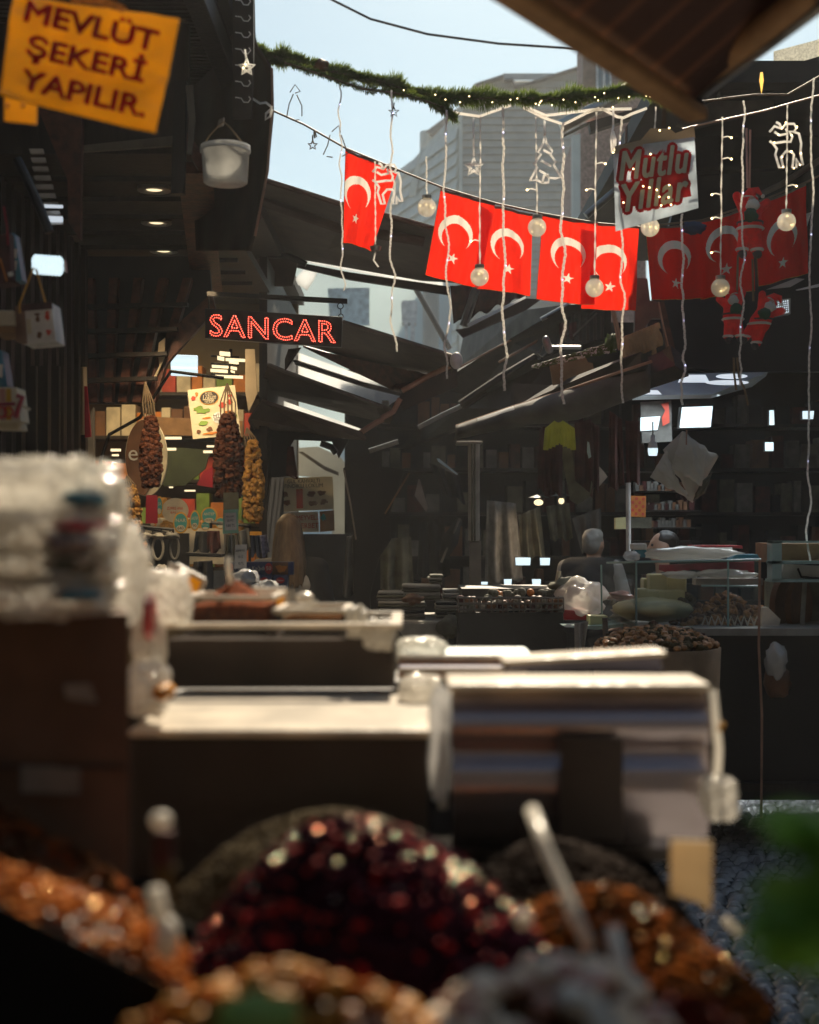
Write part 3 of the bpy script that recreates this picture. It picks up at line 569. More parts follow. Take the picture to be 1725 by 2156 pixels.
# ------------------------------------------------------------------ far houses
h = thing('siding_house', 'tall grey house clad in horizontal siding behind the flags', 'house', (3, 42, 0))
Y = 40.
m = MB(); m.slab([(-.1 + 0, 40.15, 0), q('C', 370, 560, 40.15) * 1, ] if False else [q('C', 372, 3600, 40.2), q('C', 372, 560, 40.2), q('C', 445, 440, 40.2), q('C', 492, 388, 40.2), q('C', 705, 318, 40.2), q('C', 712, 350, 40.2), q('C', 772, 342, 40.2), q('C', 792, 390, 40.2), q('C', 900, 374, 40.2), q('C', 1500, 170, 40.2), q('C', 1500, 3600, 40.2)], 4).build('wall', 'siding', h)
m = MB()
tops = [(372, 560), (445, 440), (492, 388), (705, 318), (712, 350), (772, 342), (792, 390), (900, 374), (1500, 170)]
def topy(x):
    for (a, b), (c_, d_) in zip(tops, tops[1:]):
        if a <= x <= c_: return b + (d_ - b) * (x - a) / (c_ - a)
    return 400
yy = 2600
while yy > 330:
    xl = 372
    if yy < 560:
        xs_ = [x for x in range(372, 1500, 6) if topy(x) < yy - 40]
        if not xs_: break
        xl = min(xs_)
    a = q('C', xl, yy, 40.2); b = q('C', 1500, yy - 54, 40.2)
    m.slab([(a.x, 40.12, a.z), (b.x, 40.12, a.z), (b.x, 40.19, b.z), (a.x, 40.19, b.z)], .02); yy -= 56
m.build('siding_boards', 'siding', h)
lx = q('C', 372, 0, 40.1).x; m = MB()
zt = q('C', 372, 570, 40.1).z; zb_ = 0
m.slab([(lx, 40.1, 0), (lx, 40.1, zt), (lx - 4.2, 52, zt - 1.6), (lx - 4.2, 52, 0)], .1, (1, 0, 0)).build('side_wall', 'siding_light', h)
m = MB(); z = 4.
while z < zt - .5:
    m.slab([(lx - .08, 40.08, z), (lx - .01, 40.08, z + .34), (lx - 4.21, 52, z + .34), (lx - 4.28, 52, z)], .02, (-1, 0, 0)); z += .36
m.build('side_boards', 'siding_light', h)
m = MB(); m.tube([q('C', 155, 750, 44), q('C', 155, 1500, 44)], .32); m.build('drainpipe', 'siding_light', h)
m = MB(); m.slab(qs('C', [(118, 745), (150, 760), (40, 1225), (-5, 1225), (-5, 1190)], 43), .2).build('eave_board', 'siding_light', h)
m = MB(); m.slab(qs('C', [(118, 745), (170, 770), (380, 605), (370, 560)], 43.5), .2).build('roof_edge', 'siding_dark', h)
m = MB(); m.slab(qs('C', [(437, 450), (492, 380), (710, 310), (712, 325), (498, 395), (450, 450)], 39.9), .3); m.slab(qs('C', [(712, 348), (775, 338), (797, 384), (900, 368), (1310, 236), (1310, 246), (900, 380), (790, 396), (770, 350), (716, 358)], 39.9), .3); m.build('roof', 'siding_dark', h)

h = thing('pink_house', 'pinkish shingled house with brown upper storey and white window right of the siding house', 'house', (6, 29, 0))
MB().slab(qs('C', [(1280, 690), (1760, 560), (1800, 3000), (1280, 3000)], 28), 3).build('wall', 'pink_shingle', h)
m = MB()
for j in range(24):
    for i in range(22):
        p = q('C', 1290 + i * 22 + (11 if j % 2 else 0), 800 + j * 30, 27.98); m.ball(p, (.09, .03, .11), 6, 4)
m.build('shingles', 'pink_shingle', h)
MB().slab(qs('C', [(1225, 770), (1285, 760), (1285, 3000), (1225, 3000)], 27.9), .2).build('corner_trim', 'siding_light', h)
MB().slab(qs('C', [(1305, 40), (1760, 40), (1760, 560), (1305, 560)], 27.5), 1).build('upper_wall', 'pink_shingle', h)
MB().slab(qs('C', [(1305, 40), (1400, 40), (1400, 520), (1305, 520)], 27.4), .1).build('brown_trim', 'brown_trim', h)
w_ = MB().slab(qs('C', [(1405, 80), (1520, 80), (1520, 470), (1405, 470)], 27.35), .06).build('window', 'glass_win', h)
m = MB()
for x0, x1 in ((1405, 1420), (1455, 1472), (1505, 1520)): m.slab(qs('C', [(x0, 80), (x1, 80), (x1, 470), (x0, 470)], 27.28), .06)
m.build('frame', 'white_paint', w_)
m = MB(); m.slab(qs('C', [(1405, 230), (1455, 180), (1455, 195), (1405, 245)], 27.25), .03); m.build('glazing_bar', 'white_paint', w_)
h = thing('pale_building', 'pale bluish building with a translucent wall standing in for bright haze behind the second awning', 'building', (-3, 33, 0))
MB().slab(qs('5', [(-200, 100), (1300, 100), (1300, 2200), (-200, 2200)], 33), .02).build('wall', 'pale_sheet', h)  # thin translucent wall lets the sun through, imitating bright haze
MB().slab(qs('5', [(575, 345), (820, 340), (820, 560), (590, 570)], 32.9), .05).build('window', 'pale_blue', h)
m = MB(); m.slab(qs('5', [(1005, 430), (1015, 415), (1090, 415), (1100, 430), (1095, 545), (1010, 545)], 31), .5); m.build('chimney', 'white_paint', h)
m = MB(); m.slab(qs('5', [(1025, 545), (1045, 545), (1045, 700), (1025, 700)], 31), .3); m.slab(qs('5', [(1060, 545), (1085, 545), (1085, 700), (1060, 700)], 31), .3); m.build('chimney_leg', 'white_paint', h)
tag(MB().tube(qs('5', [(1180, 280), (1178, 720)], 24), .14).build('grey_pole', 'siding'), 'vertical grey pole right of the pale chimney', 'pole')
tag(MB().tube(qs('5', [(1090, 345), (1190, 520), (1290, 700)], 18), .035).build('stay_rod', 'grey_board'), 'thin slanting rod crossing the grey pole', 'rod')
tag(MB().slab(qs('5', [(450, 215), (515, 250), (490, 300), (455, 355), (400, 320), (385, 290)], 12.5), .03).build('crumpled_sheet', 'sheet'), 'bright crumpled plastic sheet stuck under the first roof', 'plastic sheet')

# ------------------------------------------------------------------ centre awnings
AW = 'awnings stretched across the lane from the left'
def awning(name, label, parts, loc, group=AW):
    t = thing(name, label, 'awning', loc, group)
    for nm, k, pts, Y, th, mt in parts: MB().slab(qs(k, pts, Y), th).build(nm, mt, t)
    return t
def seg(t, nm, k, pts, Y, r, mt, n=8): MB().tube(qs(k, pts, Y), r, n).build(nm, mt, t)
t = awning('fabric_canopy', 'largest brown canopy under the sky, topmost of the awnings', [
    ('fabric', '5', [(60, -345, 9.0), (205, -292, 9.0), (650, -152, 9.1), (1050, -50, 9.2), (1330, 30, 9.3), (1340, 300, 11.5), (1130, 288, 11.5), (450, 168, 11.5), (150, 60, 11.5), (-60, -20, 11.5)], 9, .02, 'brown_tarp'),
    ('lower_beam', '5', [(370, 185), (700, 250), (1290, 335), (1290, 382), (700, 292), (380, 215)], 11.4, .05, 'soffit'),
    ('side_panel', '5', [(-10, 120), (330, 140), (400, 190), (370, 330), (-10, 330)], 11.2, .04, 'brown_tarp')], P(800, 500, 10))
seg(t, 'hem', '5', [(205, -294, 8.98), (650, -154, 9.08), (1050, -52, 9.18), (1330, 28, 9.28)], 9, .012, 'hem')
seg(t, 'seam', '5', [(180, -170), (640, -10), (1140, 70)], 9.6, .035, 'brown_tarp')
seg(t, 'edge_rail', '5', [(0, 110), (360, 160), (450, 205)], 11.1, .025, 'iron')
tag(MB().slab(qs('5', [(-20, -30), (330, 105), (700, 200), (1250, 300), (1250, 345), (440, 190), (200, 135), (-20, 75)], 12.6), .02).build('light_gap_sheet', 'sheet'), 'added translucent sheet standing in for the bright slit of light behind the topmost canopy', 'roof sheet')  # translucent sheet added in place of light showing under the canopy
t = awning('fabric_canopy', 'brown awning right of the lit red letter sign, second from the top', [
    ('fabric', '5', [(665, 545, 10), (1320, 748, 10), (1330, 800, 10), (1290, 855, 10.5), (820, 790, 11.5), (430, 672, 11.5), (560, 600, 10.6)], 10, .02, 'brown_tarp'),
    ('valance', '5', [(430, 676, 11.5), (850, 800, 11.5), (1290, 860, 10.6), (1010, 945, 10.8), (960, 930, 11)], 11, .02, 'red_wood'),
    ('end_plate', '5', [(1300, 760), (1335, 770), (1335, 920), (1010, 1060), (985, 1000), (1010, 950), (1290, 820)], 10.4, .03, 'soffit')], P(780, 780, 10.5))
seg(t, 'front_rail', '5', [(665, 543), (1320, 746)], 9.98, .014, 'grey_board'); seg(t, 'arm', '5', [(1010, 945), (1180, 850), (1320, 785)], 10.3, .02, 'rust_rim')
MB().ball(q('5', 1328, 768, 9.9), (.045, .05, .06), 12, 8).build('end_cap', 'white_paint', t, smooth=True)
tag(MB().slab(qs('5', [(220, 760), (260, 735), (400, 720), (990, 930), (1000, 985), (900, 1050), (330, 845), (220, 790)], 13.4), .02).build('light_gap_sheet', 'sheet'), 'widest added translucent sheet, standing in for light between the second and third awnings', 'roof sheet')  # added sheet, bright where light shows between two awnings
tag(MB().slab(qs('5', [(370, 765), (390, 762), (780, 890), (1050, 960), (1050, 985), (800, 925), (385, 790)], 12.9), .05).build('roof_batten', 'soffit'), 'brown batten crossing the widest translucent light gap sheet', 'batten')
t = awning('fabric_canopy', 'third awning down, brown with rust edged front', [
    ('fabric', '5', [(225, 795, 10.2), (330, 838, 10.2), (900, 1042, 10.2), (965, 1065, 10.2), (940, 1140, 10.6), (600, 1060, 11.5), (240, 962, 11.5), (180, 930, 11)], 10, .02, 'brown_tarp'),
    ('end_plate', '5', [(325, 830), (420, 690), (345, 700), (325, 760)], 10.1, .03, 'soffit')], P(700, 850, 10.5))
seg(t, 'front_rail', '5', [(225, 790), (330, 836), (900, 1040)], 10.15, .012, 'grey_board'); seg(t, 'arm', '5', [(890, 1105), (960, 1065), (1000, 990)], 10.1, .02, 'rust_rim'); seg(t, 'arm', '5', [(765, 1190), (860, 1130), (900, 1110)], 10.0, .02, 'rust_rim')
tag(MB().slab(qs('5', [(195, 1000), (240, 975), (780, 1170), (765, 1190), (190, 1015)], 12), .02).build('light_gap_sheet', 'sheet'), 'lowest thin translucent strip standing in for the light gap above the bottom awning', 'roof sheet')  # added strip for the lowest gap of light
t = awning('fabric_canopy', 'lowest dark awning above the wall posters', [
    ('fabric', '5', [(110, 1120, 9.8), (190, 1008, 9.8), (770, 1198, 9.8), (800, 1235, 9.8), (690, 1225, 10.4), (560, 1210, 11), (150, 1180, 11)], 10, .02, 'brown_tarp'),
    ('valance', '5', [(110, 1120), (200, 1150), (700, 1228), (640, 1340), (600, 1240), (380, 1230), (340, 1300), (160, 1240)], 10.9, .03, 'black')], P(650, 900, 10))
seg(t, 'bracket', '5', [(535, 1250), (600, 1275), (625, 1310)], 10.7, .025, 'iron')
MB().slab(qs('5', [(120, 1150), (330, 1210), (340, 1290), (400, 1440), (260, 1450), (180, 1440), (110, 1300)], 10.9), .04).build('side_curtain', 'cloth_dark', t)
tag(MB().slab(qs('5', [(380, 1280), (520, 1270), (650, 1330), (700, 1400), (720, 1900), (600, 1900), (600, 1460), (400, 1440)], 14), .05).build('white_awning_wall', 'white_tarp'), 'white tarpaulin wall behind the wall posters', 'tarpaulin')
hangcloth('pennant', 'maroon pennant hanging in front of the white tarpaulin', 'pennant', '5', [(340, 1270), (375, 1270), (402, 1450), (330, 1450)], 10.5, 'cloth_maroon', 4, .02)
tag(MB().slab(qs('5', [(400, 1300), (430, 1300), (560, 1385), (640, 1420), (640, 1440), (560, 1410)], 13.7), .03).build('tarp_strut', 'siding_dark'), 'slanting grey strut in front of the white tarpaulin', 'strut')

# small dark end pieces of flag-side awnings (right of the canopy)
t = thing('folding_awning', 'dark red folding awning with steel arm under the middle flags', 'awning', P(980, 700, 11))
hangcloth('fabric', '', '', 'G', [(75, 70), (830, 20), (800, 170), (110, 430)], 11, 'cloth_maroon', 30, .05, parent=t)
seg(t, 'arm', 'G', [(320, 60), (190, 450)], 10.8, .022, 'steel'); seg(t, 'arm', 'G', [(345, 110), (225, 460)], 10.8, .016, 'steel')
MB().slab(qs('G', [(130, 488), (250, 470), (800, 190), (940, 200), (800, 300), (200, 562)], 10.7), .05).build('front_rail', 'soffit', t)
MB().slab(qs('G', [(240, 430), (800, 165), (800, 200), (250, 470)], 10.75), .04).build('glass_strip', 'sheet', t)

# right receding roofs
def rb(name, label, parts, loc): 
    t = thing(name, label, 'roof', loc, 'shop roofs receding along the right side')
    for nm, k, pts, Y, th, mt in parts: MB().slab(qs(k, pts, Y), th).build(nm, mt, t)
    return t
t = rb('shop_roof', 'farthest dark shop roof with glassy upper storey, right of the awnings', [('roof_panel', 'G', [(140, 860, 14), (590, 610, 12), (1210, 250, 10.5), (1560, 230, 10.5), (1560, 560, 10.5), (950, 760, 11.2), (170, 1240, 14), (-230, 1420, 14), (-190, 1100, 14)], 12, .05, 'roof_dark'),
    ('upper_panel', 'G', [(200, 560, 15), (800, 300, 13), (1250, 240, 12), (1560, 300, 12), (1200, 300, 12), (560, 640, 13.5), (140, 860, 15)], 13, .05, 'canvas_grey')], P(1050, 760, 12))
seg(t, 'ridge_rim', 'G', [(140, 862), (540, 650), (940, 440)], 11.9, .008, 'rust_rim'); seg(t, 'ridge_rim', 'G', [(540, 802), (950, 575)], 11.5, .01, 'rust_rim'); seg(t, 'gutter', 'G', [(945, 392), (1215, 242)], 11, .018, 'alu')
for i in range(6): seg(t, 'glazing_bar', 'G', [(1180 + i * 70, 330 + 6 * i), (1180 + i * 70, 600)], 10.45, .012, 'soffit')
seg(t, 'stay', 'G', [(1225, 575), (1480, 330)], 10.4, .006, 'grey_board')
for i, x in enumerate((1120, 1215)): hangcloth('curtain', '', '', 'G', [(x, 430), (x + 70, 410), (x + 70, 560), (x, 570)], 10.4, 'cloth_maroon', 6, .02, parent=t)
t = rb('shop_roof', 'middle dark shop roof with brown gutter pipe above the hanging bags', [('roof_panel', 'G', [(-210, 1420, 12), (170, 1240, 10.8), (860, 780, 9.6), (1040, 780, 9.6), (1040, 1240, 9.6), (660, 1250, 9.8), (160, 1420, 10.8), (-200, 1560, 12), (-420, 1640, 12)], 10, .05, 'roof_dark')], P(1000, 880, 10.5))
seg(t, 'gutter', 'G', [(-230, 1425), (0, 1305), (180, 1220)], 10.7, .018, 'alu'); seg(t, 'gutter_pipe', 'G', [(180, 1215), (560, 960), (900, 760)], 10.4, .04, 'soffit')
seg(t, 'gutter', 'G', [(-700, 1650), (-420, 1560)], 10.9, .02, 'alu')
t = rb('shop_roof', 'nearest right shop roof with rolled dark tarpaulin and thin rust coloured rim', [('roof_panel', 'G', [(1040, 1020, 8.4), (1725, 760, 7.6), (1900, 700, 7.4), (1900, 850, 7.4), (1725, 890, 7.6), (690, 1225, 8.6), (650, 1250, 8.6), (660, 1000, 8.8)], 8, .05, 'roof_dark')], P(1200, 860, 8))
def roll(a, b):
    top = [(130, 1415), (650, 1238), (1180, 1075), (1725, 890), (1990, 800)]; bot = [(125, 1535), (700, 1415), (1300, 1345), (1725, 1180), (1990, 1080)]
    tt = a * 4; i = min(3, int(tt)); f = tt - i
    x0 = top[i][0] * (1 - f) + top[i + 1][0] * f; y0 = top[i][1] * (1 - f) + top[i + 1][1] * f; x1 = bot[i][0] * (1 - f) + bot[i + 1][0] * f; y1 = bot[i][1] * (1 - f) + bot[i + 1][1] * f
    an = math.pi * b; k = (1 - math.cos(an)) / 2
    return q('G', x0 + (x1 - x0) * k, y0 + (y1 - y0) * k, 8.5 - a * 1.0 - .14 * math.sin(an) + .02 * noise.noise(V((a * 14, b * 3, 0))))
MB().grid(roll, 60, 14, lambda a, b: 1 if (.1 < a < .27 and .0 < b < .3) else 0).build('rolled_tarp', ['canvas_grey', 'white_plastic_and_sheen'], t, smooth=True, solid=.01)  # off-white patch paints the lit sheen on the tarp
seg(t, 'rim', 'G', [(130, 1412, 8.5), (650, 1234, 8.4), (1180, 1072, 8.0), (1725, 886, 7.5), (2000, 795, 7.3)], 8, .008, 'rust_rim')
seg(t, 'end_cord', 'G', [(150, 1418), (125, 1540)], 8.4, .006, 'grey_board')
tag(MB().slab(qs('G', [(1030, 835), (1375, 758), (1395, 800), (1440, 808), (1462, 930), (1062, 1020)], 8.2), .03).build('cardboard_sheet', 'cardboard'), 'flat brown cardboard sheet lying on the nearest right roof', 'cardboard')
t = thing('frosted_garland', 'frosted leafy garland lying along the right roof above the cardboard sheet', 'garland', q('G', 1300, 760, 8.3))
m = MB()
for i in range(320):
    f = random.random() ** .7; p = q('G', 860 + 790 * f, 850 - 200 * f + random.uniform(-12, 12) * (1 + 2.5 * f), 8.3); m.ball(p, (random.uniform(.01, .03), .012, .006), 5, 4, Matrix.Rotation(random.uniform(-1, .4), 3, 'Y'), mi=random.choice((0, 1, 1)))
m.build('leaves', ['paper', 'pine'], t); seg(t, 'stem', 'G', [(860, 852), (1130, 765), (1650, 660)], 8.32, .012, 'iron')
lump('leafy_bush', 'dark glossy plant at the right end of the frosted garland', 'plant', 'G', 1560, 540, 1680, 700, 8.3, 'pine', None, .9, .08)
t = thing('wall_lamp', 'grey cylindrical lamp with pipe on the right roof below the flags', 'lamp', q('G', 1010, 720, 9.4))
MB().cap(q('G', 990, 585, 9.4), q('G', 1025, 680, 9.4), .025, .027, 14).build('lamp_body', 'steel', t, smooth=True)
seg(t, 'arm', 'G', [(1025, 660), (1330, 660)], 9.42, .014, 'steel'); seg(t, 'cable', 'G', [(960, 640), (940, 700), (900, 720), (960, 760)], 9.4, .006, 'iron')

mat('carved_wood', (.5, .33, .19), .5)
# wooden letter sign
t = thing('letter_sign', 'dark wooden sign box with upright carved letters right of the flags', 'sign', q('D', 600, 1400, 7.9))
MB().slab(qs('D', [(300, 1560, 7.6), (1040, 1310, 7.3), (960, 1000, 7.4), (830, 1090, 7.5), (300, 1330, 7.7)], 7.5), .1).build('ledge', 'dark_wood', t)
MB().slab(qs('D', [(270, 840), (440, 900), (850, 620), (930, 1000), (850, 1120), (300, 1350)], 8.0), .06).build('backing', 'dark_wood', t)
MB().slab(qs('D', [(800, 350), (870, 340), (1070, 1200), (1060, 1330), (980, 1330)], 7.6), .05).build('side_board', 'red_wood', t)
seg(t, 'edge_strip', 'D', [(790, 350), (860, 700), (990, 1250)], 7.55, .004, 'rust_rim')
M4 = frame(q('D', 240, 860, 7.75), q('D', 840, 650, 7.6), q('D', 330, 1340, 7.75), (q('D', 560, 1030, 7.6)))
m = MB(); 
vs, fs = text_geo('MOWWEJAS', .3, .02, 0, .004)
wd = max(v.x for v in vs) - min(v.x for v in vs); hh = max(v.y for v in vs) - min(v.y for v in vs)
TLp, TRp, BLp, BRp = q('D', 190, 900, 7.7), q('D', 780, 660, 7.55), q('D', 330, 1360, 7.7), q('D', 860, 1110, 7.55)
mx0 = min(v.x for v in vs); my0 = min(v.y for v in vs)
m.add([(TLp * (1 - (v.x - mx0) / wd) + TRp * ((v.x - mx0) / wd)) * ((v.y - my0) / hh) + (BLp * (1 - (v.x - mx0) / wd) + BRp * ((v.x - mx0) / wd)) * (1 - (v.y - my0) / hh) + V((v.z * .3, -v.z, 0)) for v in vs], fs)
m.build('lettering', 'carved_wood', t)
m = MB()
for x in (80, 110, 130): m.tube(qs('D', [(x, 480), (x + 60, 760), (x + 110, 1080)], 7.7), .005, 5)
m.build('wire', 'rust_rim', t)
tag(MB().slab(qs('D', [(450, -10), (620, 0), (660, 330), (800, 350), (840, 600), (690, 600), (560, 760), (430, 810), (440, 300)], 8.4), .05).build('wall_panel', 'grey_board'), 'tan wall panel showing between the bright and the dim flags', 'wall panel')

# ------------------------------------------------------------------ right big awning (near)
t = thing('striped_awning', 'large brown striped awning close overhead at the top right', 'awning', (1.2, 3.0, 2.6))
Cn = P(1462, 222, 3.45); A_ = P(1118, -6, 2.74); dA = (A_ - Cn); B_ = q('3', 1620, -40, 3.0)
Af = Cn + dA * 2.6; Bf = V((2.6, 1.2, 3.2))
def awf(a, b):
    p = Cn * (1 - a) * (1 - b) + Af * a * (1 - b) + P(2300, -560, 2.5) * (1 - a) * b + (Af + V((2.2, .1, .5))) * a * b
    return p + V((0, 0, .02))
MB().grid(awf, 20, 40).build('fabric', 'striped_tarp', t, smooth=True, solid=.01)
dn = V((0, 0, -.0)); up = V((0, 0, 1))
perp = dA.cross(up).normalized()
m = MB(); e = perp * .03
m.slab([Cn + e + dA * -.03, Cn - e * .9 + dA * -.03, Af - e, Af + e], .035, (0, 0, -1)).build('front_rail', 'cardboard', t, bevel=.01)
K = q('3', 905, 545, 3.72); MB().tube([K, q('3', 1240, 290, 3.3), q('3', 1700, -60, 2.85)], .03, 12).build('arm', 'cardboard', t, smooth=True)
MB().tube([q('3', 985, 590, 3.68), q('3', 1340, 330, 3.28), q('3', 1800, -10, 2.8)], .013, 10).build('arm_rod', 'steel', t, smooth=True)
MB().box(q('3', 975, 620, 3.65), (.06, .06, .045), Matrix.Rotation(.6, 3, 'Y')).build('elbow_joint', 'iron', t, bevel=.01)
seg(t, 'cord', '3', [(820, 590), (815, 740)], 3.7, .003, 'wire_brown')

# right building hall
RB = thing('market_hall', 'dark market hall with lamp lit stalls filling the right side', 'building', (3, 10, 0))
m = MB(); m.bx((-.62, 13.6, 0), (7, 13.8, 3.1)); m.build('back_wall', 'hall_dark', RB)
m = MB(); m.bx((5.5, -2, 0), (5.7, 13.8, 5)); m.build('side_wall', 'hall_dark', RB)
m = MB().slab([P(1345, 770, 9.6), P(1460, 250, 9.6), P(1500, 240, 9.6), P(2100, 100, 9.6), P(2100, 782, 9.6), P(1560, 782, 9.6)], .1); m.build('dark_fascia', 'black', RB)
m = MB(); m.bx((1.5, 8.45, 4.22), (6, 14, 4.35)); m.build('roof', 'roof_dark', RB)  # mostly hidden roof, placed to shade the right-hand flags
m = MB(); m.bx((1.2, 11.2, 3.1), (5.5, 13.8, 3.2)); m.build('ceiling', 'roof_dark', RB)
m = MB().slab(qs('3', [(980, 640), (1460, 470), (1460, 625), (1000, 740), (900, 720)], 8.8), .08); m.build('eave_board', 'canvas_grey', RB)
m = MB().slab(qs('3', [(1140, 500), (1725, 330), (1725, 470), (1340, 560), (1150, 560)], 8.6), .1); m.build('eave_beam', 'roof_dark', RB)
m = MB().slab(qs('3', [(1005, 980), (1725, 960), (1725, 968), (1005, 1003)], 9.3), .1); m.build('ledge', 'roof_dark', RB)
MB().tube(qs('3', [(1250, 1200), (1500, 1080), (1740, 930)], 9.2), .02).build('rail', 'grey_board', RB)
t = thing('gutter_beam', 'pale gutter on a dark eave right of the tree ornament', 'gutter', q('3', 420, 600, 11.5))
MB().tube(qs('3', [(215, 740), (430, 630), (640, 500)], 11.5), .055, 12).build('gutter', 'alu', t, smooth=True)
MB().slab(qs('3', [(235, 785), (370, 715), (900, 560), (900, 640), (600, 700), (390, 770), (380, 715)], 11.7), .1).build('eave', 'soffit', t)
tag(MB().tube(qs('3', [(360, 1262), (540, 1110)], 10.8), .03, 10).build('slanting_pipe', 'steel'), 'slanting steel pipe behind the red and white greeting sign', 'pipe')
tag(MB().slab(qs('3', [(590, 740), (700, 700), (760, 860), (590, 860)], 9.8), .03).build('pink_board', 'brown_trim'), 'small pinkish panel behind the greeting sign top edge', 'panel')
tag(MB().slab(qs('3', [(1460, 300), (1725, 230), (1900, 190), (1900, 480), (1725, 560), (1460, 615)], 9.9), .01).build('sky_mesh_panel', 'perforated'), 'pale translucent panel standing in for sky through mesh at the top right above the pink cord', 'perforated sheet')  # pale panel set where bright sky shows through mesh
tag(MB().slab(qs('3', [(1600, 1215), (1650, 1250), (1680, 1240), (1640, 1370), (1605, 1360)], 9.0), .01).build('perforated_scrap', 'perforated'), 'small bright perforated scrap behind the rightmost light ball', 'perforated sheet')
tag(MB().tube(qs('3', [(925, 755), (1100, 715), (1400, 650), (1740, 555)], 7.2), .005).build('light_line', 'rust_rim'), 'pinkish cord sloping up to the right above the Santa dolls', 'cord')
tag(MB().tube(qs('3', [(1000, 600), (1340, 555), (1540, 555), (1740, 440)], 7.4), .006).build('black_cable', 'wire_brown'), 'dark cable sagging above the reindeer ornament', 'cable')

# hall lights & things
t = thing('ceiling_light', 'lit white shop ceiling with round and square lamps behind the rightmost Santas', 'ceiling light', q('6', 1050, 900, 10))
MB().slab(qs('6', [(640, 975, 9.0), (920, 842, 9.6), (1425, 835, 9.6), (1340, 900, 9.9), (1100, 965, 9.2)], 9), .03).build('ceiling_panel', 'pale_wall', t)
for i, (x0, x1, y0, y1) in enumerate(((920, 1060, 850, 895), (690, 780, 940, 965))): MB().slab(qs('6', [(x0, y0), (x1, y0), (x1 + 25, y1), (x0 - 20, y1)], 9), .01).build('lamp', 'lamp_dim', t)
for (cx, cy, rx) in ((1215, 858, 92), (1190, 895, 125)):
    pts = [q('6', cx + rx * math.cos(2 * math.pi * i / 20), cy + 14 * math.sin(2 * math.pi * i / 20), 8.9) for i in range(20)]; MB().slab(pts, .02).build('disc_lamp', 'lamp_dim', t)
area((2.1, 7.9, 2.35), 7, (.9, .96, 1), .5, .3, (0, 0, 0), 120); area(q('6', 1000, 990, 9.6), 5, (.8, .92, 1), .8, .6)
def ledpanel(label, pts, Y, nm='hall_lamp'):
    t = thing(nm, label, 'lamp', q('6', pts[0][0], pts[0][1] + 60, Y), 'square LED lamps in the market hall')
    pp = qs('6', pts, Y); MB().slab(pp, .02).build('lamp', 'lamp_cool', t)
    ce_ = sum(pp, V()) / 4; MB().slab([ce_ + (p - ce_) * 1.1 + V((0, .022, 0)) for p in pp], .05).build('housing', 'iron', t)
ledpanel('large lit white LED panel above the hanging white pillow', [(925, 1040), (1103, 1033), (1090, 1155), (912, 1158)], 8.6)
ledpanel('smaller lit LED panel left of the large one', [(682, 1100), (796, 1092), (780, 1172), (680, 1178)], 8.7)
ledpanel('tiny tall lit screen in the dark at the right', [(1437, 1058), (1460, 1058), (1463, 1143), (1437, 1143)], 10)
ledpanel('lit square screen at the right edge', [(1632, 1062), (1695, 1062), (1690, 1108), (1632, 1108)], 10)
ledpanel('small lit screen low in the dark at the right', [(1412, 1245), (1458, 1245), (1458, 1295), (1412, 1295)], 10)
area(q('6', 940, 1180, 8.3), 1.6, (.8, .93, 1), .3, .2, (math.radians(50), 0, 0))
for i, (x0, y0, x1, y1, lb) in enumerate(((1128, 758, 1228, 808, 'wider glowing screen of the upper two behind the crate stall'), (1290, 760, 1356, 808, 'narrower glowing screen of the upper two behind the crate stall'), (893, 917, 946, 957, 'lowest glowing square left on the crate stall'), (1053, 900, 1104, 948, 'middle glowing square on the crate stall'), (1238, 900, 1296, 945, 'right glowing square on the crate stall'))):
    t = thing('glowing_screen', lb, 'lamp', q('F', x0, y1, 10), 'small glowing screens in the hall')
    MB().slab(qs('F', [(x0, y0), (x1, y0), (x1 - 3, y1), (x0 + 3, y1)], 10), .01).build('lamp', 'lamp_cool', t); MB().slab(qs('F', [(x0 - 4, y0 - 4), (x1 + 4, y0 - 4), (x1 + 2, y1 + 4), (x0, y1 + 4)], 10.02), .03).build('housing', 'iron', t)
for i, (x, y) in enumerate(((1280, 395), (1430, 385))):
    t = thing('hanging_lantern', ['left warm lantern glowing behind the red garments', 'right warm lantern glowing behind the red garments'][i], 'lantern', q('F', x, y + 40, 10.5), 'warm lanterns in the hall')
    MB().ball(q('F', x, y, 10.5), ((.035, .022)[i], .02, .024), 10, 8).build('lamp', 'lamp_warm', t); MB().tube(qs('F', [(x, y - 25), (x, y - 70)], 10.5), .006).build('stem', 'iron', t); MB().lathe([(.01, .06), (.08, .035)], q('F', x, y, 10.5), 12).build('shade', 'iron', t)
area(q('F', 1330, 420, 10.3), 1.5, (1, .7, .4), .4, .2)
t = thing('hanging_bulb', 'screw-in LED bulb hanging left of the white pillow', 'bulb', q('6', 752, 1320, 8.2))
k = .36 / F * 8.2; b0 = q('6', 752, 1325, 8.2)
MB().lathe([(.001, 0), (24 * k, 2 * k), (29 * k, 25 * k), (29 * k, 45 * k)], b0, 20).build('diffuser', 'lamp_cool', t, smooth=True)
MB().lathe([(29 * k, 45 * k), (24 * k, 75 * k), (14 * k, 85 * k), (13 * k, 120 * k), (.001, 122 * k)], b0, 20).build('base', 'white_paint', t, smooth=True)
MB().tube([b0 + V((0, 0, 120 * k)), b0 + V((0, 0, 200 * k))], .004).build('cable', 'iron', t)
t = thing('flood_light', 'square LED floodlight beside the lower Santa dolls', 'lamp', q('6', 1500, 500, 9))
MB().slab(qs('6', [(1445, 430), (1545, 412), (1548, 485), (1460, 500)], 8.99), .01).build('lamp', 'lamp_dim', t)
MB().slab(qs('6', [(1430, 420), (1558, 402), (1558, 495), (1450, 512)], 9.01), .05).build('housing', 'steel', t)
m = MB()
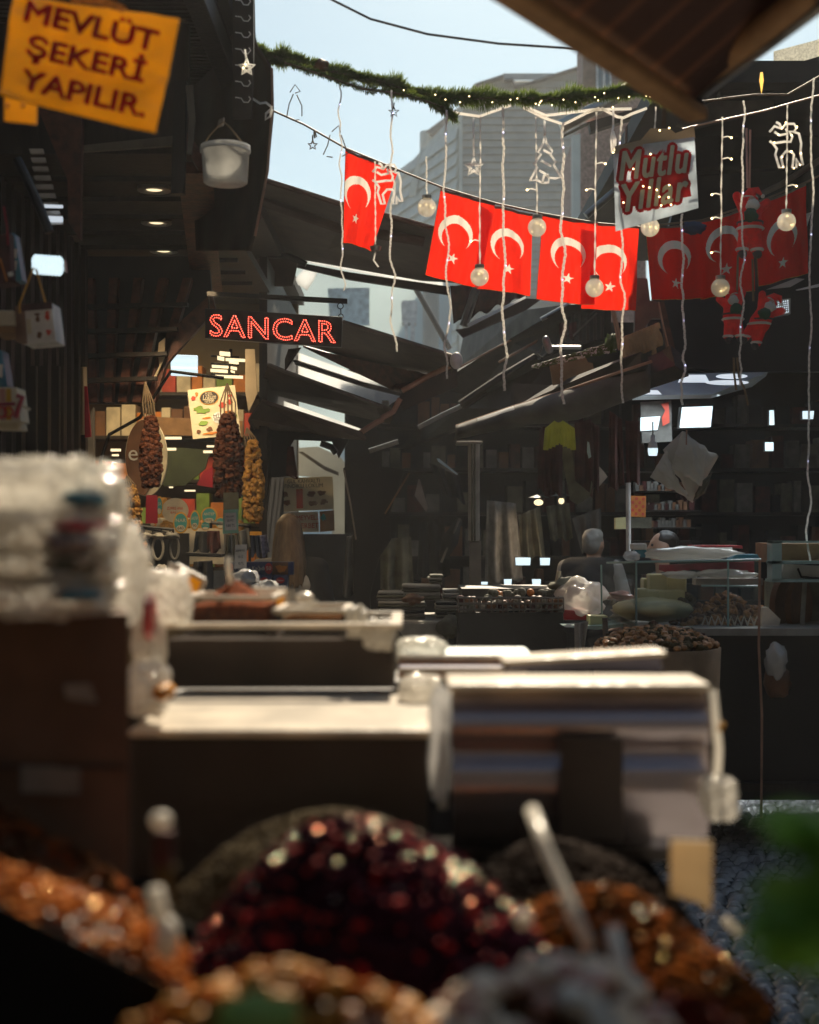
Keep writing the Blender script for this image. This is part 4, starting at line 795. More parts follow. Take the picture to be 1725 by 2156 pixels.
for i in range(1, 9): m.tube([q('6', 1445 + i * 11, 428 - 2 * i, 8.98), q('6', 1460 + i * 10, 500 - 2 * i, 8.98)], .002, 4)
for j in range(1, 6): m.tube([q('6', 1447 + j * 2, 430 + j * 12, 8.98), q('6', 1546, 412 + j * 12, 8.98)], .002, 4)
m.build('grille', 'iron', t)
for i, (pts, lb) in enumerate((([(1418, 350), (1590, 285), (1640, 290), (1560, 335)], 'faint grey lit panel above the square floodlight'), ([(1590, 352), (1725, 318), (1725, 335), (1600, 356)], 'thin pale strip light right of the faint grey panel'))):
    tag(MB().slab(qs('6', pts, 9.4), .02).build('light_strip', 'siding' if i == 0 else 'white_paint'), lb, 'panel')

# white pillow bag -----------------------------------------------------
t = thing('hanging_pillow', 'bundle of white cushions hanging like a diamond under the large LED panel', 'cushion', q('6', 930, 1600, 7.4))
def diam(pts, Y, th, puff, nm, mt):
    a, b, c_, d_ = qs('6', pts, Y); cc = (a + b + c_ + d_) / 4
    def face(s):
        def fn(u_, v_):
            p = (a * (1 - u_) + b * u_) * (1 - v_) + (d_ * (1 - u_) + c_ * u_) * v_
            e = (max(0, math.sin(u_ * math.pi)) * max(0, math.sin(v_ * math.pi))) ** .4
            return p + V((0, s * th * e + .012 * noise.noise(V((u_ * 5, v_ * 5, Y * 9))), 0)) + V((.01, 0, .012)) * noise.noise(V((u_ * 6, v_ * 6, 3)))
        return fn
    m = MB(); m.grid(face(-1), 20, 20); m.grid(face(1), 20, 20); m.build(nm, mt, t, smooth=True)
diam([(925, 1180), (1135, 1330), (985, 1600), (810, 1290)], 7.5, .05, 1, 'cushion', 'pillow_white')
diam([(830, 1290), (900, 1500), (985, 1590), (735, 1450)], 7.42, .04, 1, 'cushion', 'pillow_white')
diam([(920, 1182), (1060, 1290), (1040, 1500), (860, 1400)], 7.38, .03, 1, 'cushion', 'pillow_white')
diam([(1030, 1480), (1100, 1420), (1060, 1540), (985, 1590)], 7.45, .03, 1, 'cushion', 'cloth_olive')
MB().tube(qs('6', [(950, 1170), (948, 1260)], 7.3), .004).build('hook', 'rust_rim', t)

# red garments etc.
G_ = 'garments hanging in the market hall'
garm = [((90, 1160, 140, 1150, 150, 1520, 80, 1530), 'cloth_maroon', 'dark maroon scarf at the left end of the hanging garments'), ((140, 1160, 225, 1140, 225, 1560, 130, 1540), 'cloth_maroon', 'maroon garment under the yellow scarf'),
        ((215, 1140, 300, 1140, 300, 1480, 225, 1460), 'cloth_olive', 'tan scarf with pointed end between maroon garments'), ((295, 1130, 390, 1110, 395, 1570, 300, 1580), 'cloth_maroon', 'widest maroon garment in the row of hanging garments'),
        ((395, 1130, 442, 1160, 440, 1530, 395, 1520), 'cloth_maroon', 'narrow maroon garment with orange lit edge'), ((500, 1060, 570, 1110, 580, 1510, 495, 1520), 'cloth_maroon', 'maroon garment right of the orange lit edge one'), ((590, 1120, 680, 1120, 680, 1480, 595, 1490), 'cloth_maroon', 'maroon garment nearest the bulb')]
for i, (g8, mt_, lb) in enumerate(garm): hangcloth('garment', lb, 'garment', '6', [(g8[0], g8[1]), (g8[2], g8[3]), (g8[4], g8[5]), (g8[6], g8[7])], 8.2 + .1 * (i % 3), mt_, 10, .03, G_)
tag(MB().slab(qs('9', [(240, -350), (300, 130), (385, 200), (395, 130), (400, 150), (385, 220), (310, 268), (270, 240), (225, 0)], 8.1), .03).build('shawl', 'cloth_olive'), 'tan shawl looped below the widest maroon garment', 'shawl')
t = thing('yellow_scarf', 'bright yellow fringed scarf hanging over the maroon garments', 'scarf', q('6', 200, 1290, 7.9))
m = MB()
for i in range(9):
    x = 150 + i * 12; sgn = (i - 4) / 4
    m.tube(qs('6', [(185 + i * 4, 1130), (x + sgn * 25 + 10, 1170), (x + sgn * 30 + 10, 1230 + 15 * (i % 3)), (x + sgn * 32 + 8, 1250 + 40 * abs(sgn))], 7.9), .016, 6)
m.build('fringe', 'scarf_yellow', t)
m = MB().tube(qs('6', [(170, 1140), (150, 1180), (135, 1260)], 7.95), .012).build('blue_edge', 'navy', t)
tag(MB().slab(qs('9', [(440, 45), (470, 80), (488, 105), (440, 160)], 8.3), .02).build('white_cloth', 'paper'), 'small white pointed cloth right of the narrow maroon garment', 'cloth')
tag(MB().slab(qs('6', [(370, 1240), (380, 1245), (392, 1330), (378, 1340), (368, 1300)], 8.05), .01).build('pale_ribbon', 'pale_blue'), 'small pale blue ribbon on the widest maroon garment', 'ribbon')
tag(MB().slab(qs('6', [(680, 1010), (860, 1000), (865, 1240), (690, 1250)], 10), .02).build('hall_poster', 'cloth_grey'), 'grey poster with a red figure behind the LED bulb', 'poster')
tag(MB().slab(qs('6', [(800, 1020), (845, 1010), (850, 1130), (810, 1150), (805, 1100), (825, 1060)], 9.95), .01).build('red_mark', 'tomato'), 'red number shape on the grey poster', 'mark')

# dark clutter in the hall ---------------------------------------------
clut = [([(240, 640), (440, 620), (460, 980), (240, 980)], 'cloth_olive', 'grey brown drape left of the grey pole, behind the folded linens'), ([(20, 620), (110, 600), (170, 1000), (-10, 1010)], 'canvas_grey', 'pale grey drape left of the tall black banner'),
        ([(560, 130), (760, 220), (800, 400), (640, 330)], 'cloth_dark', 'dark bag with a shiny top edge left of the grey pole'), ([(500, 560), (640, 480), (700, 880), (480, 880)], 'hall_dark', 'dark coat behind the folded linens'),
        ([(940, 380), (1130, 400), (1180, 900), (930, 940)], 'cloth_grey', 'grey coat hanging right of the grey pole'), ([(1150, 480), (1290, 420), (1330, 760), (1160, 760)], 'cloth_olive', 'olive coat above the glowing screens'),
        ([(1500, 500), (1690, 430), (1700, 800), (1560, 720)], 'canvas_grey', 'plastic wrapped grey goods hanging above the grey haired man'), ([(1330, 420), (1480, 400), (1500, 640), (1360, 640)], 'cloth_olive', 'olive bag hanging below the right warm lantern')]
for i, (pts, mt_, lb) in enumerate(clut): hangcloth('hanging_goods', lb, 'hanging goods', 'F', pts, 10.6 + .25 * (i % 4), mt_, 14, .06, 'dim goods hanging in the hall')
tag(MB().slab(qs('F', [(490, 240), (500, 245), (552, 430), (540, 457), (465, 350)], 9.6), .02).build('pale_pennant', 'cloth_light'), 'pale green pointed cloth hanging left of the grey pole', 'cloth')
tag(MB().slab(qs('F', [(610, 105), (625, 105), (752, 208), (745, 214), (620, 125)], 10.2), .03).build('shiny_strip', 'pale_blue'), 'bright slanting strip near the top of the grey pole', 'strip')
tag(MB().slab(qs('F', [(176, 228), (190, 226), (208, 366), (198, 370)], 9.8), .02).build('pink_strip', 'fruit_pale'), 'thin pinkish strip hanging in the dark left stall', 'strip')
t = thing('folded_parasol', 'folded dark parasol leaning beside the grey pole', 'parasol', q('F', 650, 770, 9.7))
MB().tube(qs('F', [(760, 505), (700, 640), (650, 765)], 9.7), [.02, .06, .03], 10).build('canopy', 'hall_dark', t, smooth=True); MB().tube(qs('F', [(762, 498), (640, 790)], 9.66), .008).build('shaft', 'grey_board', t)
t = thing('black_banner', 'tall leaning black panel left of the hall stalls', 'panel', q('F', 100, 1200, 9.4))
MB().slab(qs('F', [(-5, 170), (60, 130), (400, 180), (300, 470), (310, 640), (230, 760), (170, 1010), (180, 1200), (70, 1200), (60, 620)], 9.4), .05).build('panel', 'black', t); MB().tube(qs('F', [(0, 180), (45, 420), (80, 640)], 9.35), .006).build('edge_trim', 'grey_board', t)
MB().tube(qs('F', [(430, 200), (270, 470)], 9.35), .006).build('cord', 'wire_brown', t)
MB().bx(q('8', 420, 440, 11.2), q('8', 760, 1100, 11.6)).build('dark_cabinet', 'cloth_dark'); o = [k for k in ORG if k.name.startswith('dark_cabinet')][0]; tag(o, 'dark cabinet right of the blonde woman under the white tarpaulin', 'cabinet')
t = thing('tent_pole', 'grey square pole with a paler fluted sleeve in the middle of the hall', 'pole', q('F', 855, 1300, 9.2))
MB().bx(q('F', 822, 0, 9.2), q('F', 886, 650, 9.35)).build('sleeve', 'paper_grey', t, bevel=.01); MB().bx(q('F', 828, 650, 9.22), q('F', 898, 2600, 9.32)).build('pole', 'grey_board', t); MB().bx(q('F', 740, -10, 9.15), q('F', 900, 22, 9.4)).build('bracket', 'paper_grey', t, bevel=.01)
m = MB()
for x in (842, 862): m.tube(qs('F', [(x, 2), (x, 648)], 9.19), .006)
m.build('flute', 'cloth_olive', t)

# folded linens on table
t = thing('linen_table', 'table with a grey cloth carrying folded linens', 'table', q('F', 420, 2000, 8.2))
a = q('F', 185, 1180, 8.0); b = q('F', 700, 2300, 8.9)
MB().bx((a.x, 8.1, 0), (q('F', 790, 0, 8).x, 8.9, a.z - .03)).build('tablecloth', 'cloth_dark', t)
MB().bx((a.x, 8.05, a.z - .03), (q('F', 790, 0, 8).x, 8.95, a.z)).build('tabletop', 'paper_grey', t, bevel=.01)
MB().slab(qs('F', [(320, 1190), (600, 1190), (672, 1282), (400, 1285)], 8.0), .02).build('cloth_flap', 'paper_grey', t)
def stack(label, k, x0, x1, y0, y1, n, Y, mts):
    t = thing('linen_stack', label, 'linen', q(k, (x0 + x1) / 2, y1, Y), 'stacks of folded linens')
    for i in range(n):
        yb = y1 + (y0 - y1) * i / n; yt = y1 + (y0 - y1) * (i + 1) / n; j = random.uniform(-8, 8)
        a = q(k, x0 + j, yt, Y); b = q(k, x1 + random.uniform(-8, 8), yb, Y)
        MB().bx((a.x, Y + random.uniform(-.02, .02), b.z + .002), (b.x, Y + .35, a.z)).build('folded_cloth', mts[i % len(mts)], t, bevel=.008)
stack('lowest wide stack of dark folded linens on the table', 'F', 230, 540, 1050, 1165, 6, 8.2, ['cloth_olive', 'paper_grey', 'cloth_dark', 'cloth_grey'])
stack('flat folded linens on the left of the table top', 'F', 218, 400, 988, 1048, 3, 8.3, ['cloth_grey', 'cloth_olive'])
stack('pale green folded linens in the middle of the table', 'F', 385, 640, 940, 1040, 4, 8.45, ['cloth_olive', 'paper_grey'])
stack('small pale stack behind the middle linens', 'F', 560, 650, 875, 940, 4, 8.6, ['paper_grey', 'cloth_olive'])
stack('stack of white edged linens beside the crate stall', 'F', 655, 775, 975, 1045, 4, 8.4, ['paper', 'cloth_grey'])
stack('lower stack of grey linens touching the crate stall', 'F', 600, 750, 1050, 1160, 5, 8.2, ['paper_grey', 'cloth_dark', 'cloth_olive'])
lump('crumpled_cloth', 'crumpled olive cloth hanging at the right end of the linen table', 'cloth', 'F', 615, 1150, 760, 1290, 8.0, 'cloth_olive', None, .6, .12)
lump('leather_pouch', 'brown curved pouch lying on the folded linens', 'pouch', 'F', 385, 995, 515, 1062, 8.15, 'nutbrown', None, .5, .05)

# crate stall
t = thing('crate_stall', 'black crate stall with a wire grille full of small goods', 'stall', q('F', 1100, 2200, 7.8))
a = q('F', 752, 1120, 7.7); b = q('F', 1445, 1120, 7.7)
MB().bx((a.x, 7.72, 0), (b.x, 8.5, a.z)).build('crate_body', 'crate_black', t)
m = MB()
for i in range(20): 
    x = a.x + (b.x - a.x) * i / 19; m.tube([(x, 7.7, a.z), (x, 7.7, q('F', 0, 1020, 7.7).z)], .004, 5)
for yy in (1022, 1060, 1100): m.tube([q('F', 752, yy, 7.7), q('F', 1445, yy, 7.7)], .006, 5)
m.build('wire_grille', 'grey_board', t); MB().bx(q('F', 775, 962, 7.9), q('F', 1430, 1020, 8.5)).build('shelf', 'crate_black', t)
m = MB()
for i in range(120): m.ball(q('F', random.uniform(760, 1440), random.uniform(1030, 1120), random.uniform(7.73, 7.85)), random.uniform(.015, .03), 7, 5, mi=random.choice((0, 0, 1, 2, 3)))
m.build('small_goods', ['nutbrown', 'cloth_olive', 'paper_grey', 'cloth_maroon'], t)
m = MB()
for i in range(26): m.ball(q('F', random.uniform(950, 1430), random.uniform(985, 1012), 7.85), random.uniform(.015, .028), 7, 5, mi=random.choice((0, 1, 1)))
m.build('jars', ['orange', 'cloth_olive'], t)
t = thing('bagged_goods', 'plastic bags of goods on a red base beside the grey haired man', 'bag', q('F', 1560, 1150, 7.7))
MB().ball(q('F', 1560, 1025, 7.8), (.135, .14, .105), 26, 18, jit=.35).build('plastic_bag', 'bag_white', t, smooth=True); MB().bx(q('F', 1445, 1105, 7.72), q('F', 1580, 1150, 8)).build('red_base', 'red_label', t, bevel=.01)
MB().ball(q('F', 1460, 950, 7.9), (.085, .1, .05), 20, 14, jit=.5).build('brown_bag', 'cloth_olive', t, smooth=True)
tag(MB().tube(qs('9', [(205, 655), (190, 720)], 7.9), .012).build('paper_cone', 'cream'), 'pale paper cone standing on the crate stall', 'cone')

# ------------------------------------------------------------------ glass cases right
t = thing('glass_case', 'glass display case of cheese and dried snacks', 'display case', q('9', 1000, 1400, 7.2))
Yf = 7.0
def bxq(k, x0, y0, x1, y1, Y, Yb): 
    a = q(k, x0, y0, Y); b = q(k, x1, y1, Y); return a, V((b.x, Yb, b.z))
a, b = bxq('9', 655, 985, 1385, 600, Yf, 7.7)
MB().slab([(a.x, Yf, a.z), (b.x, Yf, a.z), (b.x, Yf, b.z), (a.x, Yf, b.z)], .006).build('front_glass', 'glass', t)
MB().slab([(a.x, Yf, a.z), (a.x, 7.7, a.z), (a.x, 7.7, b.z), (a.x, Yf, b.z)], .006, (-1, 0, 0)).build('side_glass', 'glass', t)
MB().slab([q('9', 450, 620, 7.6), q('9', 655, 605, Yf), q('9', 655, 985, Yf), q('9', 450, 960, 7.6)], .006).build('side_glass', 'glass', t)
m = MB(); m.tube([q('9', 485, 608, 7.5), q('9', 660, 604, Yf), q('9', 1385, 590, Yf)], .006); m.tube([q('9', 655, 604, Yf), q('9', 655, 985, Yf)], .005); m.tube([q('9', 450, 620, 7.6), q('9', 455, 980, 7.6)], .005); m.tube([q('9', 1192, 600, Yf), q('9', 1192, 985, Yf)], .005); m.tube([q('9', 1035, 742, Yf + .1), q('9', 1365, 745, Yf + .1)], .005)
m.build('frame', 'glass_edge', t)
MB().slab([(a.x - .15, Yf + .0, b.z + .006), (b.x, Yf, b.z + .006), (b.x, 7.7, b.z + .006), (a.x - .4, 7.7, b.z + .006)], .01, (0, 0, 1)).build('top_glass', 'glass', t)
m = MB(); m.bx((a.x - .02, Yf + .02, a.z - .03), (b.x, 7.7, a.z)); m.build('base', 'paper_grey', t)
for i, (x0, y0, x1, y1, Y) in enumerate(((735, 675, 815, 780, 7.3), (820, 690, 925, 800, 7.35), (700, 700, 740, 770, 7.4), (665, 760, 705, 835, 7.15), (705, 768, 770, 835, 7.15), (775, 770, 915, 860, 7.2))):
    MB().bx(q('9', x0, y0, Y), q('9', x1, y1, Y + .12)).build('cheese_block', 'cheese', t, bevel=.008)
a2 = q('9', 755, 940, 7.15); MB().lathe([(.02, -.03), (.2, 0), (.225, .1), (.215, .1), (.19, .012), (.01, .0)], a2, 30).build('bowl', 'acrylic', t, smooth=True)
MB().ball(a2 + V((0, .0, .05)), (.19, .17, .06), 24, 12, jit=.2).build('cheese_curd', 'cheese', t, smooth=True)
m = MB()
for i in range(420):
    x = random.uniform(850, 1375); top = 830 + 40 * math.sin(x * .02) - 60 * math.exp(-((x - 960) / 45) ** 2); y = random.uniform(top, 975)
    m.ball(q('9', x, y, random.uniform(7.05, 7.25) + (975 - y) * .001), (random.uniform(.012, .03), .014, random.uniform(.008, .02)), 6, 4, Matrix.Rotation(random.uniform(-1, 1), 3, 'Y'), mi=(2 if (900 < x < 1010 and y < 880) else random.choice((0, 0, 1))), jit=.3)
m.build('dried_snacks', ['snack', 'nutbrown', 'olive_seed'], t)
m = MB()
for i in range(9):
    x = 1040 + i * 38; m.tube(qs('9', [(x, 975), (x + 18, 920), (x + 38, 972)], 7.03), .005, 5)
m.build('pattern_tray', 'pale_nut', t)
MB().bx(q('9', 1005, 700, 7.5), q('9', 1370, 735, 7.6)).build('paper_band', 'paper_grey', t)
MB().slab(qs('9', [(1400, 870), (1425, 868), (1500, 940), (1490, 975), (1390, 975)], 7.0), .05).build('wooden_wedge', 'pale_nut', t)
hangcloth('red_cloth', 'dark red cloth hanging inside the glass case', 'cloth', '9', [(790, 620), (1345, 600), (1345, 660), (790, 665)], 7.45, 'crimson', 20, .02)
for lb, x0, y0, x1, y1, mt_ in (('crumpled white plastic bag inside the glass case, left', 815, 655, 1010, 700, 'bag_white'), ('crumpled white plastic bag inside the glass case, right', 1010, 645, 1355, 700, 'bag_white'), ('big white bag lying on top of the glass case', 725, 510, 1260, 595, 'bag_white'), ('small crumpled clear bag beside the man on the case', 585, 540, 670, 600, 'clear_plastic')):
    lump('plastic_bag', lb, 'plastic bag', '9', x0, y0, x1, y1, 7.25, mt_, 'plastic bags at the glass case', .4, .12)
t = thing('tissue_pack', 'white and blue tissue pack beside the man', 'pack', q('9', 665, 590, 7.4)); MB().bx(q('9', 635, 495, 7.4), q('9', 700, 530, 7.5)).build('pack', 'paper', t, bevel=.008); MB().bx(q('9', 650, 530, 7.41), q('9', 700, 575, 7.5)).build('blue_side', 'bag_teal', t, bevel=.005)
tag(MB().slab(qs('9', [(1000, 505), (1275, 507), (1278, 525), (1240, 520), (1000, 515)], 7.4), .2).build('red_folder', 'red_label'), 'flat red folder lying on the white bag', 'folder')
tag(MB().slab(qs('9', [(1240, 560), (1365, 558), (1380, 590), (1200, 592)], 7.3), .1).build('blue_folder', 'bag_teal'), 'bluish folder at the right end of the case top', 'folder')
t = thing('case_counter', 'dark wooden counter carrying the glass cases', 'counter', (2.2, 7.4, 0))
a = q('9', 975, 985, 6.95); MB().bx((a.x, 6.9, 0.25), (4.5, 7.8, a.z - .035)).build('body', 'black', t); MB().bx((a.x, 6.86, a.z - .035), (4.5, 7.8, a.z)).build('top', 'paper_grey', t)
MB().bx(q('9', 978, 1020, 6.85), q('9', 1045, 1700, 6.9)).build('leg', 'red_wood', t)
m = MB(); m.bx((a.x + .08, 6.84, .3), (4.5, 6.9, .34)); m.build('rail', 'dark_wood', t)
tag(MB().tube(qs('9', [(472, 930), (477, 1050), (484, 1180)], 6.9), .014).build('thin_pole', 'grey_board'), 'thin pale pole standing left of the barrel', 'pole')
tag(MB().tube(qs('9', [(608, 140), (610, 555)], 8.0), .014).build('white_pole', 'white_paint'), 'thin white pole rising left of the man', 'pole')
tag(MB().tube(qs('9', [(1378, 590), (1372, 1100), (1390, 1500), (1386, 2100)], 6.7), .006).build('curtain_edge', 'rust_rim'), 'long thin vertical edge of a clear plastic curtain at the right of the glass case', 'cable')  # thin tube set for the edge of a clear plastic curtain
t = thing('snack_barrel', 'round tub heaped with dried fruit in front of the counter', 'tub', q('9', 780, 1800, 6.6))
bc = q('9', 785, 1100, 6.7); zt = q('9', 0, 1150, 6.5).z; zb = .25
MB().lathe([(.27, zb - zt), (.3, 0), (.285, 0), (.26, -.1)], (bc.x, 6.75, zt + .02), 36).build('tub_wall', 'cardboard', t, smooth=True)
m = MB()
for i in range(420):
    r = math.sqrt(random.random()) * .285; th = random.uniform(0, 6.28); m.ball((bc.x + r * math.cos(th), 6.75 + r * math.sin(th), zt + .02 + .09 * (1 - (r / .3) ** 2)), (random.uniform(.014, .024),) * 2 + (.012,), 6, 4, Matrix.Rotation(random.uniform(0, 3), 3, 'X'), mi=random.choice((0, 0, 1)), jit=.3)
m.build('dried_fruit', ['snack', 'olive_seed'], t)
t = thing('date_tray', 'tray of dark dates heaped behind the tub', 'tray', q('9', 740, 1075, 6.9))
MB().slab([q('9', 580, 1062, 6.95), q('9', 850, 1070, 6.95), q('9', 850, 1070, 7.3), q('9', 600, 1062, 7.3)], .02, (0, 0, -1)).build('tray', 'paper', t)
m = MB()
for i in range(170):
    x = random.gauss(755, 50); y = random.uniform(960 + abs(x - 755) * .8, 1065); m.ball(q('9', x, y, random.uniform(6.95, 7.1)), .017, 7, 5, mi=random.choice((0, 1)))
m.build('dates', ['nutbrown', 'olive_seed'], t)
tag(MB().slab(qs('9', [(850, 990), (975, 985), (975, 1065), (930, 1075), (850, 1050)], 6.95), .08).build('carton', 'pale_nut'), 'striped paper carton between the dates and the counter', 'carton')
hangcloth('towel', 'pale towel hanging from the low table left of the tub', 'towel', '9', [(295, 960), (375, 950), (345, 1165), (300, 1170)], 7.2, 'cloth_light', 7, .04)
tag(MB().slab(qs('9', [(240, 985), (480, 975), (650, 955), (650, 975), (420, 1000)], 7.3), .3).build('low_table', 'glass_edge'), 'low pale table edge left of the glass case', 'table')
MB().bx(q('9', 385, 920, 7.4), q('9', 465, 975, 7.55)).build('butter_block', 'cheese'); tag([k for k in ORG if k.name == 'butter_block'][0], 'yellow cheese block at the left foot of the glass case', 'cheese')
lump('vegetable_pile', 'pale radishes inside the left bay of the case', 'vegetables', '9', 520, 870, 650, 960, 7.5, 'pale_nut', None, .8, .1)
lump('vegetable_pile', 'small red and pink fruit inside the left bay of the case', 'fruit', '9', 500, 775, 620, 830, 7.6, 'fruit_pale', None, .8, .06)
t = thing('metal_case', 'grey metal framed display case cut by the right edge', 'display case', q('9', 1650, 1000, 7.1))
m = MB(); m.bx(q('9', 1450, 480, 7.0), q('9', 1475, 710, 7.1)); m.bx(q('9', 1450, 480, 7.0), q('9', 2000, 492, 7.1)); m.bx(q('9', 1450, 598, 7.0), q('9', 2000, 612, 7.12)); m.bx(q('9', 1450, 705, 7.0), q('9', 2000, 716, 7.14)); m.build('frame', 'glass_edge', t)
MB().bx(q('9', 1480, 495, 7.15), q('9', 2000, 600, 7.6)).build('upper_shelf', 'cardboard', t); MB().slab(qs('9', [(1520, 615), (2000, 640), (2000, 700), (1500, 700)], 7.12), .1).build('white_tray', 'white_paint', t)
MB().bx(q('9', 1460, 718, 7.4), q('9', 2000, 978, 7.6)).build('back_panel', 'cloth_olive', t); MB().tube(qs('9', [(1640, 720), (1625, 975)], 7.1), .012).build('post', 'paper_grey', t)
for cx in (1500, 1590): MB().lathe([(.001, 0), (.14, 0), (.14, .03), (.001, .03)], q('9', cx, 860, 7.3), 28, Matrix.Rotation(math.radians(90), 3, 'X') @ Matrix.Rotation(.9, 3, 'Y')).build('round_board', 'nutbrown', t)
MB().tube(qs('9', [(1600, 640), (1620, 690), (1725, 700), (1900, 650)], 7.08), .006).build('wire', 'ink', t)
lump('plastic_bag', 'shiny pale plastic bag hanging under the right counter', 'plastic bag', '9', 1415, 1080, 1530, 1280, 6.7, 'bag_white', 'plastic bags at the glass case', .35, .08)
lump('plastic_bag', 'dark orange tinted bag below the shiny one under the right counter', 'plastic bag', '9', 1400, 1220, 1560, 1400, 6.75, 'nutbrown', 'plastic bags at the glass case', .3, .08)
for i, (pts, mt_, lb) in enumerate((([(620, 215), (712, 218), (710, 342), (618, 338)], 'orange', 'orange chequered box on the hall shelf'), ([(535, 345), (600, 340), (600, 410), (535, 412)], 'cheese', 'small yellow box on the hall shelf'), ([(605, 345), (745, 342), (745, 405), (605, 405)], 'cloth_olive', 'dim picture box beside the small yellow box'))):
    tt, M4, W, H = board('shelf_box', lb, 'box', '9', pts, 9.8, mt_, .08)
    if i == 0:
        m = MB()
        for a_ in range(4):
            for b_ in range(5):
                if (a_ + b_) % 2: disc(m, M4, (a_ - 1.5) * W * .22, (b_ - 2) * H * .18, W * .1, H * .08, .002, n=8)
        m.build('checks', 'tomato', tt)
t = thing('shelf_unit', 'dim shelves of jars behind the man', 'shelves', q('9', 850, 600, 10.2))
m = MB()
for yy in (190, 300, 400, 480): m.bx(q('9', 640, yy, 10.2), q('9', 1000, yy + 8, 10.5))
m.build('shelf', 'dark_wood', t); m = MB()
for i in range(46): m.bx(q('9', 650 + (i % 16) * 21, (190, 300, 400)[i % 3] - random.uniform(30, 60), 10.25), q('9', 664 + (i % 16) * 21, (190, 300, 400)[i % 3], 10.35), mi=random.choice((0, 1, 2)))
m.build('jars', ['nutbrown', 'cloth_grey', 'cloth_maroon'], t)

